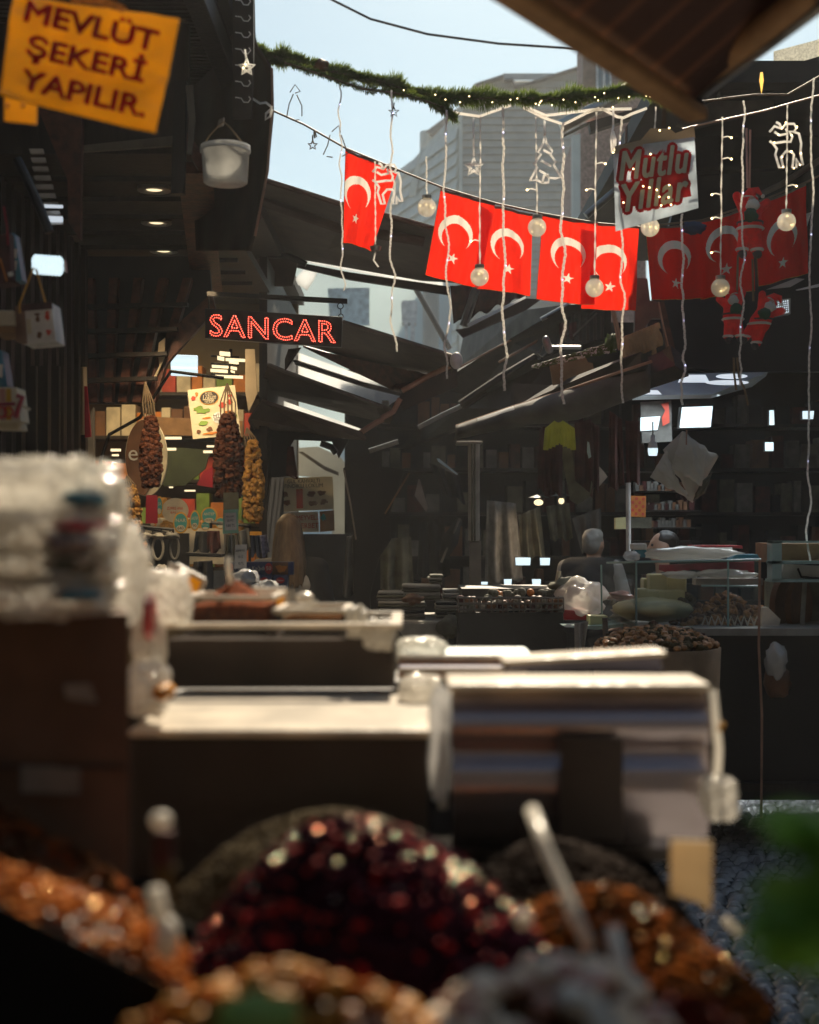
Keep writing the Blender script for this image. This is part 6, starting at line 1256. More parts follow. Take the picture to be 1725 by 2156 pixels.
def ring(m, s, x0, y0, x1, y1, h_, rad, n, d0):
    for k_ in range(n):
        an = 2 * math.pi * k_ / n; vv, ff = qmap(s, x0, y0, x1, y1, h_, 0, .004, d0 + k_ * .0002, 6.585); m.add([v + V((rad * math.cos(an), 0, rad * math.sin(an))) for v in vv], ff)
ring(m, 'Mutlu', 110, 548, 665, 480, 235, .019, 12, 0); ring(m, 'Yıllar', 140, 802, 665, 700, 225, .019, 12, 0)
m.slab(qs('B', [(110, 560), (660, 470), (690, 660), (120, 760)], 6.59), .003)
m.build('lettering_outline', 'red_ink', t)
m = MB(); ring(m, 'Mutlu', 110, 548, 665, 480, 235, .004, 8, .004); ring(m, 'Yıllar', 140, 802, 665, 700, 225, .004, 8, .004); m.build('lettering', 'white_ink', t)
m = MB()
for x, y in ((300, 580), (350, 590), (410, 610), (510, 570), (430, 665), (505, 670), (525, 730), (445, 735), (140, 712), (220, 440), (360, 320), (433, 128), (510, 108)): m.ball(q('B', x, y, 6.55), .004, 6, 4)
m.build('light_dots', 'led_warm', t)

# ------------------------------------------------------------------ Santa dolls
def santa(label, px, py, Y, s, lean, legs, mirrored=1):
    t = thing('santa_doll', label, 'doll', P(px, py, Y), 'Santa dolls climbing a rope'); o = P(px, py, Y); R = Matrix.Rotation(lean, 3, 'Y')
    def L(a, b, c_): return o + R @ V((a * s * mirrored, b * s, c_ * s))
    m = MB(); m.cap(L(0, 0, .5), L(0, 0, .78), .24 * s, .2 * s); m.ball(L(0, 0, 1.0), .15 * s)
    m.cap(L(-.12, 0, .8), L(-.26, -.02, 1.08), .095 * s, .085 * s); m.cap(L(.12, 0, .8), L(.3, -.02, .96), .095 * s, .085 * s)
    for sx in (-1, 1): m.cap(L(sx * .08, 0, .42), L(sx * .14, -.01, .08), .13 * s, .11 * s)
    m.build('suit', 'santa_red', t, remesh=.006)
    m = MB(); m.cap(L(0, -.1, .98), L(0, -.13, .95), .08 * s, .07 * s, 10); m.build('face', 'skin', t, smooth=True)
    m = MB(); m.ball(L(0, -.17, .88), (.13 * s, .06 * s, .12 * s), 10, 8, jit=.3); m.lathe([(.24 * s, -.03 * s), (.27 * s, 0), (.24 * s, .03 * s)], L(0, 0, .47), 16)
    for sx in (-1, 1): m.lathe([(.11 * s, -.03 * s), (.135 * s, 0), (.11 * s, .03 * s)], L(sx * .14, -.01, .08), 12)
    m.lathe([(.12 * s, -.03 * s), (.145 * s, 0), (.12 * s, .03 * s)], L(0, 0, 1.06), 16, R); m.ball(L(.22, -.04, 1.08), .04 * s, 8, 6); m.build('trim', 'santa_white', t, smooth=True)
    MB().tube([L(0, 0, 1.06), L(.03, 0, 1.17), L(.12, -.02, 1.2), L(.2, -.04, 1.1)], [.155 * s, .1 * s, .06 * s, .02 * s], 12).build('hat', 'santa_red', t, smooth=True)
    m = MB(); m.ball(L(-.04, -.22, .68), (.14 * s, .08 * s, .13 * s), 10, 8, jit=.3); m.build('sack', 'santa_green', t, smooth=True)
    m = MB()
    for sx in (-1, 1): m.cap(L(sx * .14, -.01, .03), L(sx * .14, -.07, -.02), .09 * s, .08 * s, 10)
    m.lathe([(.25 * s, -.02 * s), (.25 * s, .02 * s)], L(0, 0, .58), 16); m.build('boots', 'ink', t, smooth=True)
santa('top Santa doll, climbing the pink cord beside the reindeer', 1578, 535, 7.6, .285, .02, 0); santa('lower left Santa doll of the hanging pair', 1546, 715, 7.6, .23, -.06, 0, -1); santa('lower right Santa doll leaning outward', 1577, 722, 7.7, .245, .5, 0)
for i, (pts, lb) in enumerate((([(1300, 750), (1305, 1100)], 'pink looped rope above the top Santa doll'), ([(1322, 760), (1318, 1100)], 'second strand of the pink rope above the top Santa doll'))): tag(MB().tube(qs('3', pts, 7.6), .006).build('climbing_rope', 'fruit_pale'), lb, 'rope', 'ropes of the Santa dolls')
for i, (pts, lb) in enumerate((([(1335, 175), (1340, 420)], 'pale rope between the top and the lower right Santa doll'), ([(1250, 150), (1243, 400)], 'pale rope between the top and the lower left Santa doll'), ([(1225, 750), (1228, 850), (1240, 940)], 'left rope tail below the Santa dolls'), ([(1245, 750), (1255, 860), (1290, 940), (1310, 1030)], 'right rope tail below the Santa dolls'))): tag(MB().tube(qs('6', pts, 7.6), .006).build('climbing_rope', 'twine'), lb, 'rope', 'ropes of the Santa dolls')

# ------------------------------------------------------------------ left hanging packages
def pack(name, label, k, pts, Y, dep, front, patches, cat='gift box', cord=None):
    pp = qs(k, pts, Y); t = thing(name, label, cat, (pp[2] + pp[3]) / 2, 'packages hanging at the left shop')
    MB().slab(pp, dep).build('box', front, t, bevel=.003); M4 = frame(pp[0], pp[1], pp[3], (pp[0] + pp[1] + pp[2] + pp[3]) / 4); W = (pp[1] - pp[0]).length; H = (pp[3] - pp[0]).length
    for nm, mt_, x0, y0, x1, y1 in patches:
        m = MB(); m.slab([M4 @ V((x0 * W, y1 * H, .001)), M4 @ V((x1 * W, y1 * H, .001)), M4 @ V((x1 * W, y0 * H, .001)), M4 @ V((x0 * W, y0 * H, .001))], .002, M4.to_3x3() @ V((0, 0, 1))); m.build(nm, mt_, t)
    if cord: MB().tube(qs(k, cord, Y - .005), .0035, 6).build('cord', 'gold_rim', t)
    return t, M4, W, H
t, M4, W, H = pack('sweets_bag', 'white and red sweets carton hanging from a yellow string', 'E', [(160, 890), (425, 868), (465, 1192), (195, 1215)], 4.6, .12, 'paper', [('band', 'cloth_maroon', -.5, .33, .5, .5), ('side_strip', 'brown_trim', -.5, -.5, -.36, .33), ('label', 'cream', -.34, -.25, -.2, .12)], cord=[(165, 960), (163, 885), (275, 585), (300, 600), (375, 868)])
m = MB()
for i, (a_, b_) in enumerate(((.03, .1), (.36, .12), (.03, -.3), (.36, -.25), (.02, .22), (.36, .24))): blotch(m, M4, (a_ - .0) * W * .9, b_ * H, .1 * W, (.1 if i < 4 else .05) * H, .003, seed=i, mi=i % 2)
m.build('berry_picture', ['nutbrown', 'tomato'], t)
MB().slab(qs('E', [(125, 905), (160, 890), (195, 1215), (130, 1190)], 4.62), .02).build('side_face', 'brown_trim', t)
t, M4, W, H = pack('bottle_box', 'dark purple and teal bottle box hanging at the left edge', 'E', [(-60, 330), (80, 290), (95, 690), (-60, 720)], 4.4, .1, 'cloth_maroon', [('label', 'paper', .12, -.42, .4, -.33), ('orange_edge', 'orange', -.1, -.5, -.02, .0)])
t, M4, W, H = pack('bottle_box', 'teal bottle box with white labels beside the purple one', 'E', [(75, 295), (120, 300), (185, 690), (90, 700)], 4.45, .06, 'bag_teal', [('label', 'paper', -.3, -.02, .45, .16), ('label', 'paper', -.1, -.26, .6, -.08)])
pack('cream_box', 'plain cream box at the left edge next to the hanging carton', 'E', [(-60, 935), (115, 935), (122, 1055), (-60, 1055)], 4.6, .15, 'cream', [])
pack('cream_box', 'darker box directly under the plain cream box', 'E', [(-60, 1060), (120, 1062), (122, 1120), (-60, 1130)], 4.62, .15, 'cardboard', [])
pack('bottle_box', 'teal labelled box cut by the left edge above the ribboned gift', 'E', [(-60, 1260), (15, 1262), (60, 1560), (-60, 1560)], 4.5, .08, 'bag_teal', [('label', 'paper', -.4, -.25, .5, .1)])
t, M4, W, H = pack('ribboned_gift', 'pink and yellow gift box tied with a crimson ribbon', 'E', [(-60, 1570), (140, 1568), (175, 1850), (-60, 1850)], 4.4, .1, 'poster', [('pink_panel', 'fruit_pale', -.25, .08, -.02, .46), ('yellow_panel', 'yellow_card', .02, .08, .24, .46), ('pink_panel', 'fruit_pale', -.25, -.46, -.02, -.05), ('yellow_panel', 'yellow_card', .02, -.46, .24, -.05), ('ribbon', 'crimson', -.5, -.04, .4, .06)])
m = MB(); letter(m, 'D', M4, -.13 * W, -.25 * H, .05, .004); letter(m, 'D', M4, .13 * W, -.25 * H, .05, .004); m.build('lettering', 'red_ink', t)
MB().tube(qs('E', [(140, 1640), (185, 1650), (160, 1720), (130, 1820)], 4.38), .008).build('ribbon_bow', 'crimson', t); MB().slab(qs('E', [(185, 1710), (250, 1740), (240, 1760), (180, 1735)], 4.38), .01).build('gift_tag', 'cream', t)
pack('cream_box', 'yellowish box under the ribboned gift', 'E', [(-60, 1855), (150, 1855), (160, 1915), (-60, 1910)], 4.45, .1, 'poster', [])
pack('blue_packet', 'row of blue packets just above the plastic bags', 'E', [(0, 2130), (215, 2145), (215, 2250), (0, 2250)], 4.6, .1, 'cloth_lav', [])
tag(MB().tube(qs('E', [(32, 80), (60, 250), (68, 400)], 4.4), .003).build('hanging_cord', 'crimson'), 'red cord above the bottle boxes', 'cord')
t = thing('flood_light', 'slim LED floodlight with two rows of lamps above the hanging carton', 'lamp', q('E', 400, 615, 5.0))
MB().slab(qs('E', [(255, 500), (528, 515), (538, 615), (265, 590)], 5.0), .04).build('housing', 'steel', t)
m = MB()
for r_ in range(2):
    for i in range(8): m.ball(q('E', 298 + i * 27, 533 + r_ * 48 + i * 2, 4.99), (.0165, .008, .026), 8, 6)
m.build('lamp', 'lamp_cool', t); 

# ------------------------------------------------------------------ foreground
t = thing('stall_counter', 'dark stall counter under the tubs of nuts and boxes', 'counter', (0, 2, 0))
MB().bx((-1.4, .5, .0), (.40, 3.7, .97)).build('body', 'matte_black', t); MB().bx((-1.42, .48, .97), (.41, 3.72, .99)).build('top', 'matte_black', t)
for i, (a, b) in enumerate((((-.9, 2.9, 1.02), (.05, 3.6, 1.2)),)): MB().bx(a, b).build('riser', 'black', t)
mat('dim_nut', (.022, .011, .006), .8, spec=.05)
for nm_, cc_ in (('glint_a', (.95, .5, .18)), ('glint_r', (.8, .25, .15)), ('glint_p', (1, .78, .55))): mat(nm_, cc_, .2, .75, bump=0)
def heap(name, label, cx, cy, zb, rx, ry, h, mats, n, sz, asp=.7, basem='nutbrown', cat='nut heap', seed=1):
    random.seed(seed); t = thing(name, label, cat, (cx, cy, zb), 'heaps of nuts and dried fruit in the foreground')
    lp = [(random.uniform(-.6, .6), random.uniform(-.5, .5), random.uniform(-.2, .22)) for _ in range(5)]
    def hf(r): return h * max(0, 1 - r ** 1.9)
    def wob(x, y): return h * .22 * noise.noise(V(((x - cx) / rx * 1.6, (y - cy) / ry * 1.6, seed * 3.7)))
    def base(a, b): 
        th = a * 2 * math.pi; return V((cx + rx * b * math.cos(th), cy + ry * b * math.sin(th), zb + hf(b) - .01 + wob(cx + rx * b * math.cos(th), cy + ry * b * math.sin(th))))
    MB().grid(base, 24, 8).build('mound', basem, t, smooth=True); m = MB()
    for i in range(n):
        r = math.sqrt(random.random()); th = random.uniform(0, 6.283); s = sz * random.uniform(.7, 1.25); mi_ = random.randrange(len(mats))
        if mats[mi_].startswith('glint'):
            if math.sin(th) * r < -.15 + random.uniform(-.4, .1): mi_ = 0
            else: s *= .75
        R = Matrix.Rotation(random.uniform(0, 6.3), 3, 'Z') @ Matrix.Rotation(random.uniform(-1.2, 1.2), 3, 'X')
        m.ball((cx + rx * r * math.cos(th), cy + ry * r * math.sin(th), zb + hf(r) + random.uniform(-.3, .6) * sz + wob(cx + rx * r * math.cos(th), cy + ry * r * math.sin(th))), (s, s * asp, s * asp * .8), 7, 5, R, mi=mi_, jit=.35)
    m.build('pieces', mats, t, smooth=True)
    MB().lathe([(rx * 1.0, -.09), (rx * 1.04, .004), (rx * 1.0, .004), (rx * .97, -.085), (.01, -.085)], (cx, cy, zb), 32).build('tub', 'matte_black', t, smooth=True)
heap('nut_heap', 'dark reddish brown heap at the far left behind the shiny golden nuts', -.56, 1.745, 1.05, .24, .12, .165, ['nut_b', 'brown_nut', 'brown_nut'], 900, .010, seed=3)
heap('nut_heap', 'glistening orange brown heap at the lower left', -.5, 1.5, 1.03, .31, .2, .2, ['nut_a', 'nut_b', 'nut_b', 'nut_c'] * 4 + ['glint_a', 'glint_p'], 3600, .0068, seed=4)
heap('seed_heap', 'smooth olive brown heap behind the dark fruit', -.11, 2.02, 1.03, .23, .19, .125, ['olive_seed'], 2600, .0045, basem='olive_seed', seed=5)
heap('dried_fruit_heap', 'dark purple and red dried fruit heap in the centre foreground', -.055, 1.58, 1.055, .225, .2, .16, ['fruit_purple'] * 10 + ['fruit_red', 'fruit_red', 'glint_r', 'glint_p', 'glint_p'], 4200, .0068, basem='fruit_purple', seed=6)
heap('dried_fruit_heap', 'golden orange dried apricot heap at the bottom centre', -.1, 1.2, 1.085, .17, .11, .09, ['apricot', 'apricot', 'apricot', 'nut_b'], 500, .011, basem='nutbrown', seed=7)
heap('nut_heap', 'pale shelled nut heap at the bottom right of centre', .12, 1.18, 1.09, .13, .12, .09, ['pale_nut', 'pale_nut', 'fruit_pale'], 260, .012, .8, basem='brown_nut', seed=8)
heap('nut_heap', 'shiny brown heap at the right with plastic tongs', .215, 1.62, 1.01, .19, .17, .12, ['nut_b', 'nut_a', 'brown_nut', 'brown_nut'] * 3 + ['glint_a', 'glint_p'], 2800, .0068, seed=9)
heap('nut_heap', 'dark red brown heap at the bottom right', .23, 1.3, .98, .15, .13, .14, ['dark_red_nut'] * 4 + ['brown_nut', 'glint_r'], 1200, .008, basem='dark_red_nut', seed=10)
heap('nut_heap', 'dim dark brown heap behind the tongs', .22, 2.04, 1.0, .17, .15, .1, ['dim_nut'], 1600, .006, basem='dim_nut', seed=11)
random.seed(5)
tag(MB().slab([P(-20, 1895, 1.25), P(180, 1990, 1.25), P(375, 2085, 1.25), P(400, 2300, 1.25), P(-20, 2300, 1.25)], .003).build('bin_front', 'matte_black'), 'black bin front at the lower left corner', 'bin')
lump('green_leaf', 'blurred green leaf at the bottom centre edge', 'leaf', '0', 455, 2090, 640, 2260, 1.0, 'olive_leaf' if 'olive_leaf' in M else 'leaf_green', None, .4, .02)
def leafy(label, blobs, Y):
    t = thing('leafy_plant', label, 'plant', P(1700, 2100, Y)); m = MB()
    for (u, v, ru, rv, n) in blobs:
        for i in range(n):
            a = random.uniform(0, 6.28); r = math.sqrt(random.random()); p = P(u + ru * r * math.cos(a), v + rv * r * math.sin(a), Y + random.uniform(-.04, .04)); R = Matrix.Rotation(random.uniform(0, 6), 3, 'Z') @ Matrix.Rotation(random.uniform(-.9, .9), 3, 'X')
            L_ = random.uniform(.02, .036); pts = [V((-L_, 0, 0)), V((-L_ * .3, L_ * .45, .002)), V((L_ * .5, L_ * .35, .002)), V((L_, 0, -.003)), V((L_ * .5, -L_ * .35, .002)), V((-L_ * .3, -L_ * .45, .002))]
            m.add([p + R @ x for x in pts], [(0, 1, 2, 3), (0, 3, 4, 5)])
    m.build('leaves', 'leaf_bright', t); MB().tube([P(1700, 1760, Y), P(1695, 1900, Y), P(1730, 2300, Y)], .003).build('stem', 'leaf_green', t)
leafy('blurred bright green leaves at the right edge', [(1715, 1755, 60, 45, 16), (1690, 1945, 75, 75, 34), (1770, 1860, 30, 60, 10)], .85)
# scoops
def scoop(label, pts, Y, r, bowl, mt_='scoop'):
    t = thing('plastic_scoop', label, 'scoop', P(pts[-1][0], pts[-1][1], Y), 'plastic scoops in the foreground')
    MB().tube([P(p[0], p[1], p[2] if len(p) > 2 else Y) for p in pts], r, 8).build('handle', mt_, t, smooth=True)
    if bowl:
        u, v, ru, rv = bowl; k = Y / F; m = MB()
        m.ball(P(u, v, Y), (ru * k, .02, rv * k), 16, 10); m.build('bowl', mt_, t, smooth=True)
scoop('white scoop standing left of the dark fruit', [(325, 1870), (340, 1930), (352, 1985)], 1.42, .0085, (352, 1975, 26, 46)); 
t = thing('sauce_bottle', 'small bottle with white cap and maroon and yellow label behind the white scoop', 'bottle', P(345, 1890, 1.5))
MB().tube([P(345, 1750, 1.5), P(347, 1820, 1.5)], .011).build('label_top', 'cloth_maroon', t); MB().tube([P(350, 1822, 1.5), P(354, 1900, 1.5)], .012).build('label_bottom', 'olive_seed', t); MB().ball(P(339, 1727, 1.5), (.012, .012, .0095), 12, 8).build('cap', 'scoop', t)
scoop('long tongs arm leaning over the shiny brown heap', [(1120, 1705, 1.55), (1150, 1790, 1.5), (1200, 1900, 1.45), (1240, 1990, 1.4)], 1.45, .007, None); scoop('second tongs arm crossing the first', [(1290, 1960, 1.4), (1310, 2040, 1.36), (1355, 2110, 1.32)], 1.36, .0085, None)
scoop('thick white scoop handle at the bottom right of centre', [(1205, 2095, 1.15), (1240, 2120, 1.12), (1320, 2230, 1.08)], 1.12, .0115, (1205, 2098, 38, 25))
scoop('small clear scoop lying on the right of the dark fruit', [(1095, 1925), (1110, 1945)], 1.42, .008, None)
# left carton & bags
t = thing('carton_box', 'tall dark brown carton at the left with a small pale label', 'carton', (-.6, 2.0, 1.02))
MB().slab([(-.95, 1.93, .99), (-.374, 1.9, .99), (-.45, 2.2, .99), (-1.02, 2.25, .99)], .452, (0, 0, 1)).build('carton', 'carton_dark', t, bevel=.004)
MB().slab([P(45, 1612, 1.897), P(168, 1615, 1.897), P(168, 1672, 1.897), P(45, 1668, 1.897)], .001).build('label', 'paper_grey', t); MB().slab([P(135, 1442, 1.898), P(190, 1440, 1.898), P(205, 1480, 1.898), P(140, 1470, 1.898)], .001).build('tape', 'paper_grey', t)
MB().slab([(-.95, 1.922, 1.235), (-.378, 1.896, 1.235), (-.378, 1.896, 1.24), (-.95, 1.922, 1.24)], .003, (0, -1, 0)).build('flap_edge', 'ink', t)
def bag(label, u0, v0, u1, v1, Y, mt_='bag_white', dep=.09, sd=0, inner=None):
    a = P(u0, v0, Y); b = P(u1, v1, Y); ce_ = (a + b) / 2; t = thing('plastic_bag', label, 'plastic bag', (ce_.x, Y, b.z), 'stacked clear plastic bags'); m = MB()
    hx, hz = abs(b.x - a.x) / 2, abs(a.z - b.z) / 2
    def fn(s, tt):
        th = s * 2 * math.pi; ph = (tt - .5) * math.pi; cx_ = abs(math.cos(ph)) ** .45 * (1 if True else 0)
        p = V((hx * cx_ * math.copysign(abs(math.cos(th)) ** .55, math.cos(th)), dep * cx_ * math.copysign(abs(math.sin(th)) ** .55, math.sin(th)), hz * math.copysign(abs(math.sin(ph)) ** .7, math.sin(ph))))
        k_ = 1 / max(hz, .02); n1 = noise.noise(p * k_ * 1.1 + V((sd, 0, 0))); n2 = noise.noise(p * k_ * 3.2 + V((sd, 3, 0))) + .6 * abs(noise.noise(p * k_ * 7 + V((sd, 9, 0))))
        return ce_ + p * (1 + .2 * n1 + .2 * n2)
    m.grid(fn, 110, 56); m.build('plastic_film', mt_, t, smooth=True)
    if inner:
        for (u, v, ru, rv, im) in inner: MB().ball(P(u, v, Y - dep * .55), (ru / F * Y, .05, rv / F * Y), 14, 10, jit=.3).build('packet', im, t, smooth=True)
bag('topmost wide clear bag of the left stack', -60, 970, 235, 1085, 1.95, sd=1, inner=[(180, 1050, 45, 18, 'bag_teal')])
bag('second clear bag of the left stack with red packets inside', -60, 1075, 245, 1165, 1.92, sd=2, inner=[(165, 1108, 52, 14, 'bag_red'), (150, 1140, 60, 20, 'cloth_lav')])
bag('third clear bag of the left stack, pale and bulging', -60, 1150, 235, 1230, 1.93, sd=3, inner=[(150, 1190, 60, 25, 'cloth_olive')])
bag('lowest clear bag of the left stack with a teal packet', -60, 1215, 225, 1295, 1.92, sd=4, inner=[(160, 1250, 55, 14, 'bag_teal')])
bag('crumpled clear bag bulging right of the stack', 215, 1120, 300, 1300, 2.1, sd=5, dep=.06)
bag('crumpled white bag between the stack and the spice tub', 270, 1205, 395, 1310, 2.5, sd=6, dep=.08)
bag('long white plastic bag hanging between carton and bins', 285, 1290, 345, 1420, 2.45, sd=7, dep=.05, inner=[(318, 1300, 12, 50, 'bag_red')])
bag('low crumpled white bag at the corner of the white lid box', 272, 1400, 350, 1500, 2.35, sd=8, dep=.05, inner=[(345, 1455, 22, 18, 'apricot')])
bag('crumpled clear bag standing on the right rear of the carton', 230, 1010, 262, 1130, 2.0, sd=9, dep=.05)
# centre boxes
t = thing('white_lid_box', 'wide dark box with a sunlit white lid in the centre', 'box', (-.2, 2.5, 1.02))
MB().bx((-.45, 2.3, .99), (.03, 2.78, 1.216)).build('box', 'box_face', t, bevel=.004); MB().bx((-.455, 2.29, 1.218), (.038, 2.79, 1.232)).build('lid', 'rim_white', t, bevel=.01)
t = thing('spice_bin', 'large clear bin of dark brown goods with a bright white rim', 'bin', (-.26, 3.0, 1.24))
MB().bx((-.485, 2.84, 1.238), (-.03, 3.2, 1.335)).build('contents', 'dim_nut', t); m = MB()
for x0, y0, x1, y1 in ((-.495, 2.81, -.02, 2.825), (-.495, 3.205, -.02, 3.22), (-.495, 2.825, -.48, 3.205), (-.035, 2.825, -.02, 3.205)): m.bx((x0, y0, 1.238), (x1, y1, 1.36))
m.build('clear_wall', 'acrylic', t); m = MB()
for x0, y0, x1, y1 in ((-.5, 2.8, -.015, 2.83), (-.5, 3.2, -.015, 3.23), (-.5, 2.83, -.475, 3.2), (-.04, 2.83, -.015, 3.2)): m.bx((x0, y0, 1.36), (x1, y1, 1.37))
m.build('rim', 'rim_white', t, bevel=.003)
def tub(label, u0, u1, v0, v1, Y, cm, mh, spoon=None):
    t = thing('spice_tub', label, 'tub', P((u0 + u1) / 2, v1, Y), 'clear plastic spice tubs'); a = P(u0, v0, Y); b = P(u1, v1, Y); cx = (a.x + b.x) / 2; hw = (b.x - a.x) / 2
    MB().bx((a.x + .012, Y + .012, b.z + .006), (b.x - .012, Y + .22, a.z - .02)).build('contents', cm, t)
    if mh: m = MB(); m.grid(lambda s, r_: V((cx + hw * .8 * r_ * math.cos(s * 6.283), Y + .11 + .1 * r_ * math.sin(s * 6.283), a.z - .02 + mh * (1 - r_ ** 1.2) + .004 * noise.noise(V((s * 9, r_ * 9, 0))))), 40, 16); m.build('heap', cm, t, smooth=True)
    m = MB(); m.bx((a.x, Y, b.z), (b.x, Y + .006, a.z - .008)); m.bx((a.x, Y + .228, b.z), (b.x, Y + .234, a.z - .008)); m.bx((a.x, Y + .006, b.z), (a.x + .006, Y + .228, a.z - .008)); m.bx((b.x - .006, Y + .006, b.z), (b.x, Y + .228, a.z - .008)); m.build('clear_wall', 'acrylic', t)
    m = MB(); m.bx((a.x - .006, Y - .006, a.z - .008), (b.x + .006, Y + .01, a.z + .002)); m.bx((a.x - .006, Y + .225, a.z - .008), (b.x + .006, Y + .24, a.z + .002)); m.bx((a.x - .006, Y + .01, a.z - .008), (a.x + .01, Y + .225, a.z + .002)); m.bx((b.x - .01, Y + .01, a.z - .008), (b.x + .006, Y + .225, a.z + .002)); m.build('rim', 'rim_white', t, bevel=.002)
    if spoon: MB().tube([P(p[0], p[1], Y + .1) for p in spoon], .007).build('scoop_handle', 'scoop', t, smooth=True)
tub('clear tub heaped with red brown spice and a white scoop', 392, 575, 1256, 1328, 3.0, 'spice', .05, [(480, 1172), (482, 1200), (488, 1235)])
tub('clear low tub of dark spice right of the heaped one', 580, 728, 1284, 1332, 2.95, 'brown_nut', 0)
bag('white plastic scoop pile on the right end of the bins', 730, 1278, 770, 1345, 2.9, 'scoop', .03, 11); bag('white curved plastic tub handle on the bin rim', 765, 1306, 830, 1365, 2.85, 'scoop', .04, 12)
t = thing('metal_spoon', 'pale ladle lying across the low tub', 'ladle', P(650, 1290, 3.0)); MB().tube([P(600, 1290, 3.0), P(670, 1270, 3.0)], .007).build('handle', 'scoop', t); MB().ball(P(642, 1258, 3.1), (.02, .02, .012), 12, 8).build('bowl', 'scoop', t)
def fcard(label, pts, Y):
    pp = [P(u, v, Y) for u, v in pts]; t = thing('framed_card', label, 'price card', (pp[2] + pp[3]) / 2, 'tan price cards in white frames'); MB().slab(pp, .004).build('card', 'yellow_card', t)
    m = MB()
    for a_, b_ in zip(pp, pp[1:] + pp[:1]): m.tube([a_ + V((0, -.003, 0)), b_ + V((0, -.003, 0))], .006)
    m.build('frame', 'rim_white', t)
fcard('large tan card in a white frame, tilted, left of the spice heap', [(372, 1190), (432, 1222), (416, 1262), (374, 1262)], 3.3); fcard('tan card in a white frame right of the spice heap', [(532, 1240), (604, 1242), (604, 1280), (545, 1282)], 3.3)
tag(MB().slab([P(356, 1184, 3.28), P(368, 1190, 3.28), P(372, 1250, 3.28), P(360, 1240, 3.28)], .01).build('upright_sheet', 'rim_white'), 'thin white upright panel left of the large tan card', 'panel')
# right frosted bin
t = thing('striped_bin', 'big glossy purple brown bin with bluish reflections at the right', 'bin', (.28, 2.5, 1.02))
prof = [(2.38, 1.02), (2.34, 1.05), (2.32, 1.09), (2.315, 1.13), (2.32, 1.158), (2.345, 1.19), (2.335, 1.2), (2.32, 1.215), (2.318, 1.235), (2.33, 1.255), (2.36, 1.282), (2.42, 1.287)]
def pf(a, b):
    tt = b * (len(prof) - 1); i = min(len(prof) - 2, int(tt)); f = tt - i; return V((.07 + .42 * a, prof[i][0] * (1 - f) + prof[i + 1][0] * f, prof[i][1] * (1 - f) + prof[i + 1][1] * f))
MB().grid(pf, 8, 50).build('front', 'frosted', t, smooth=True)
MB().bx((.075, 2.42, .99), (.485, 2.5, 1.285)).build('body', 'box_face', t)
m = MB(); m.bx((.062, 2.345, 1.288), (.498, 2.51, 1.3)); m.build('rim', 'rim_white', t, bevel=.005)
m = MB(); m.tube([(.062, 2.33, 1.29), (.058, 2.3, 1.2), (.055, 2.32, 1.1)], .007); m.build('clear_edge', 'bag_white', t, smooth=True); m = MB(); m.tube([(.497, 2.33, 1.29), (.5, 2.3, 1.2), (.498, 2.32, 1.08)], .007); m.build('clear_edge', 'bag_white', t, smooth=True)
MB().slab([P(1180, 1552, 2.29), P(1312, 1556, 2.29), P(1312, 1770, 2.29), P(1180, 1765, 2.29)], .004).build('label', 'box_face', t)
MB().slab([(.17, 2.55, 1.3), (.455, 2.55, 1.3), (.45, 2.55, 1.326), (.18, 2.55, 1.312)], .1).build('lid_tray', 'purple_tray', t); MB().slab([(.165, 2.54, 1.312), (.46, 2.54, 1.328), (.46, 2.65, 1.328), (.165, 2.65, 1.312)], .009, (0, 0, 1)).build('lid_edge', 'rim_white', t, bevel=.003)
for i, (u0, u1, v, Y, mt_, lb) in enumerate(((840, 1130, 1385, 3.1, 'pale_blue', 'flat pale blue tray behind the purple brown bin, upper of two'), (838, 1110, 1412, 2.95, 'purple_tray', 'flat pale tray with orange edge, lower of two'))):
    a = P(u0, v, Y); b = P(u1, v, Y); t = thing('flat_tray', lb, 'tray', (a.x, Y, a.z), 'flat trays behind the purple brown bin'); MB().bx((a.x, Y, a.z - .02), (b.x, Y + .3, a.z)).build('tray', mt_, t, bevel=.005); MB().bx((a.x, Y - .004, a.z - .004), (b.x, Y, a.z + .006)).build('rim', 'rim_white', t); MB().bx((a.x, Y - .006, a.z - .012), (b.x, Y - .003, a.z - .006)).build('orange_edge', 'orange', t)
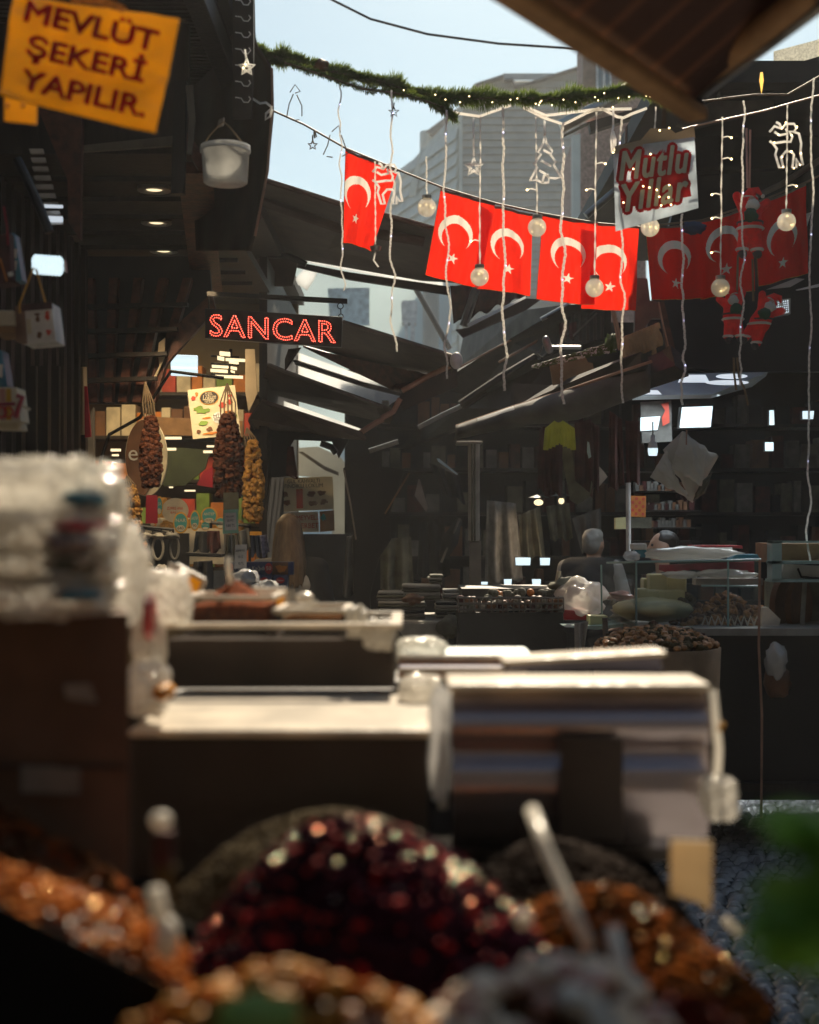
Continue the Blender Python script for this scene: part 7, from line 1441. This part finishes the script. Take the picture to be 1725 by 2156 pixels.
bag('clear crumpled bag behind the flat trays', 835, 1345, 935, 1395, 3.2, 'bag_white', .05, 13); bag('clear crumpled bag on the left corner of the purple brown bin', 845, 1425, 925, 1475, 2.7, 'bag_white', .05, 14)
bag('thin crumpled plastic edge hanging left of the purple brown bin', 905, 1450, 950, 1680, 2.28, 'clear_plastic', .02, 15)
t = thing('tan_panel', 'backlit tan card below the purple brown bin', 'card', P(1455, 1925, 2.2)); MB().slab([P(1412, 1768, 1.86), P(1500, 1772, 1.86), P(1498, 1925, 1.86), P(1470, 1900, 1.86), P(1412, 1885, 1.86)], .004).build('card', 'tan_card', t)
bag('crumpled pale plastic knot at the right side of the bin', 1478, 1640, 1548, 1720, 2.25, 'bag_white', .03, 16)
tag(MB().tube([P(1515, 1528, 2.3), P(1522, 1532, 2.3)], .008).build('brass_knob', 'gold_rim'), 'small shiny brass knob right of the bin', 'knob')
tag(MB().tube([P(1700 - 0, 1935, 1.9) + V((-.11, 0, 0)), P(1760, 1965, 1.9) + V((-.13, 0, 0))], .006).build('white_clip', 'scoop'), 'small white clip right of the tan card', 'clip')

# ------------------------------------------------------------------ unseen building behind the camera, made tall to hold back frontal sky light
t = thing('sky_blocking_building', 'unseen dark building behind the viewer, made tall to hold back frontal sky light', 'building', (0, -5, 0)); MB().bx((-12, -5.2, 0), (12, -4.4, 10)).build('wall', 'hall_dark', t)
# ------------------------------------------------------------------ haze
hz = MB(); hz.bx((-46, -26, -1.5), (46, 66, 17)); o = hz.build('haze', 'black'); o['kind'] = 'stuff'
hm = bpy.data.materials.new('haze'); hm.use_nodes = True; n = hm.node_tree; n.nodes.remove(n.nodes['Principled BSDF']); pv = n.nodes.new('ShaderNodeVolumePrincipled')
pv.inputs['Color'].default_value = (.95, .97, 1, 1); pv.inputs['Density'].default_value = .002; pv.inputs['Anisotropy'].default_value = .3; n.links.new(pv.outputs[0], n.nodes['Material Output'].inputs['Volume']); o.data.materials.clear(); o.data.materials.append(hm)
for k in list(ORG):
    if k.parent is None and k.get('label') == '' : del k['label']
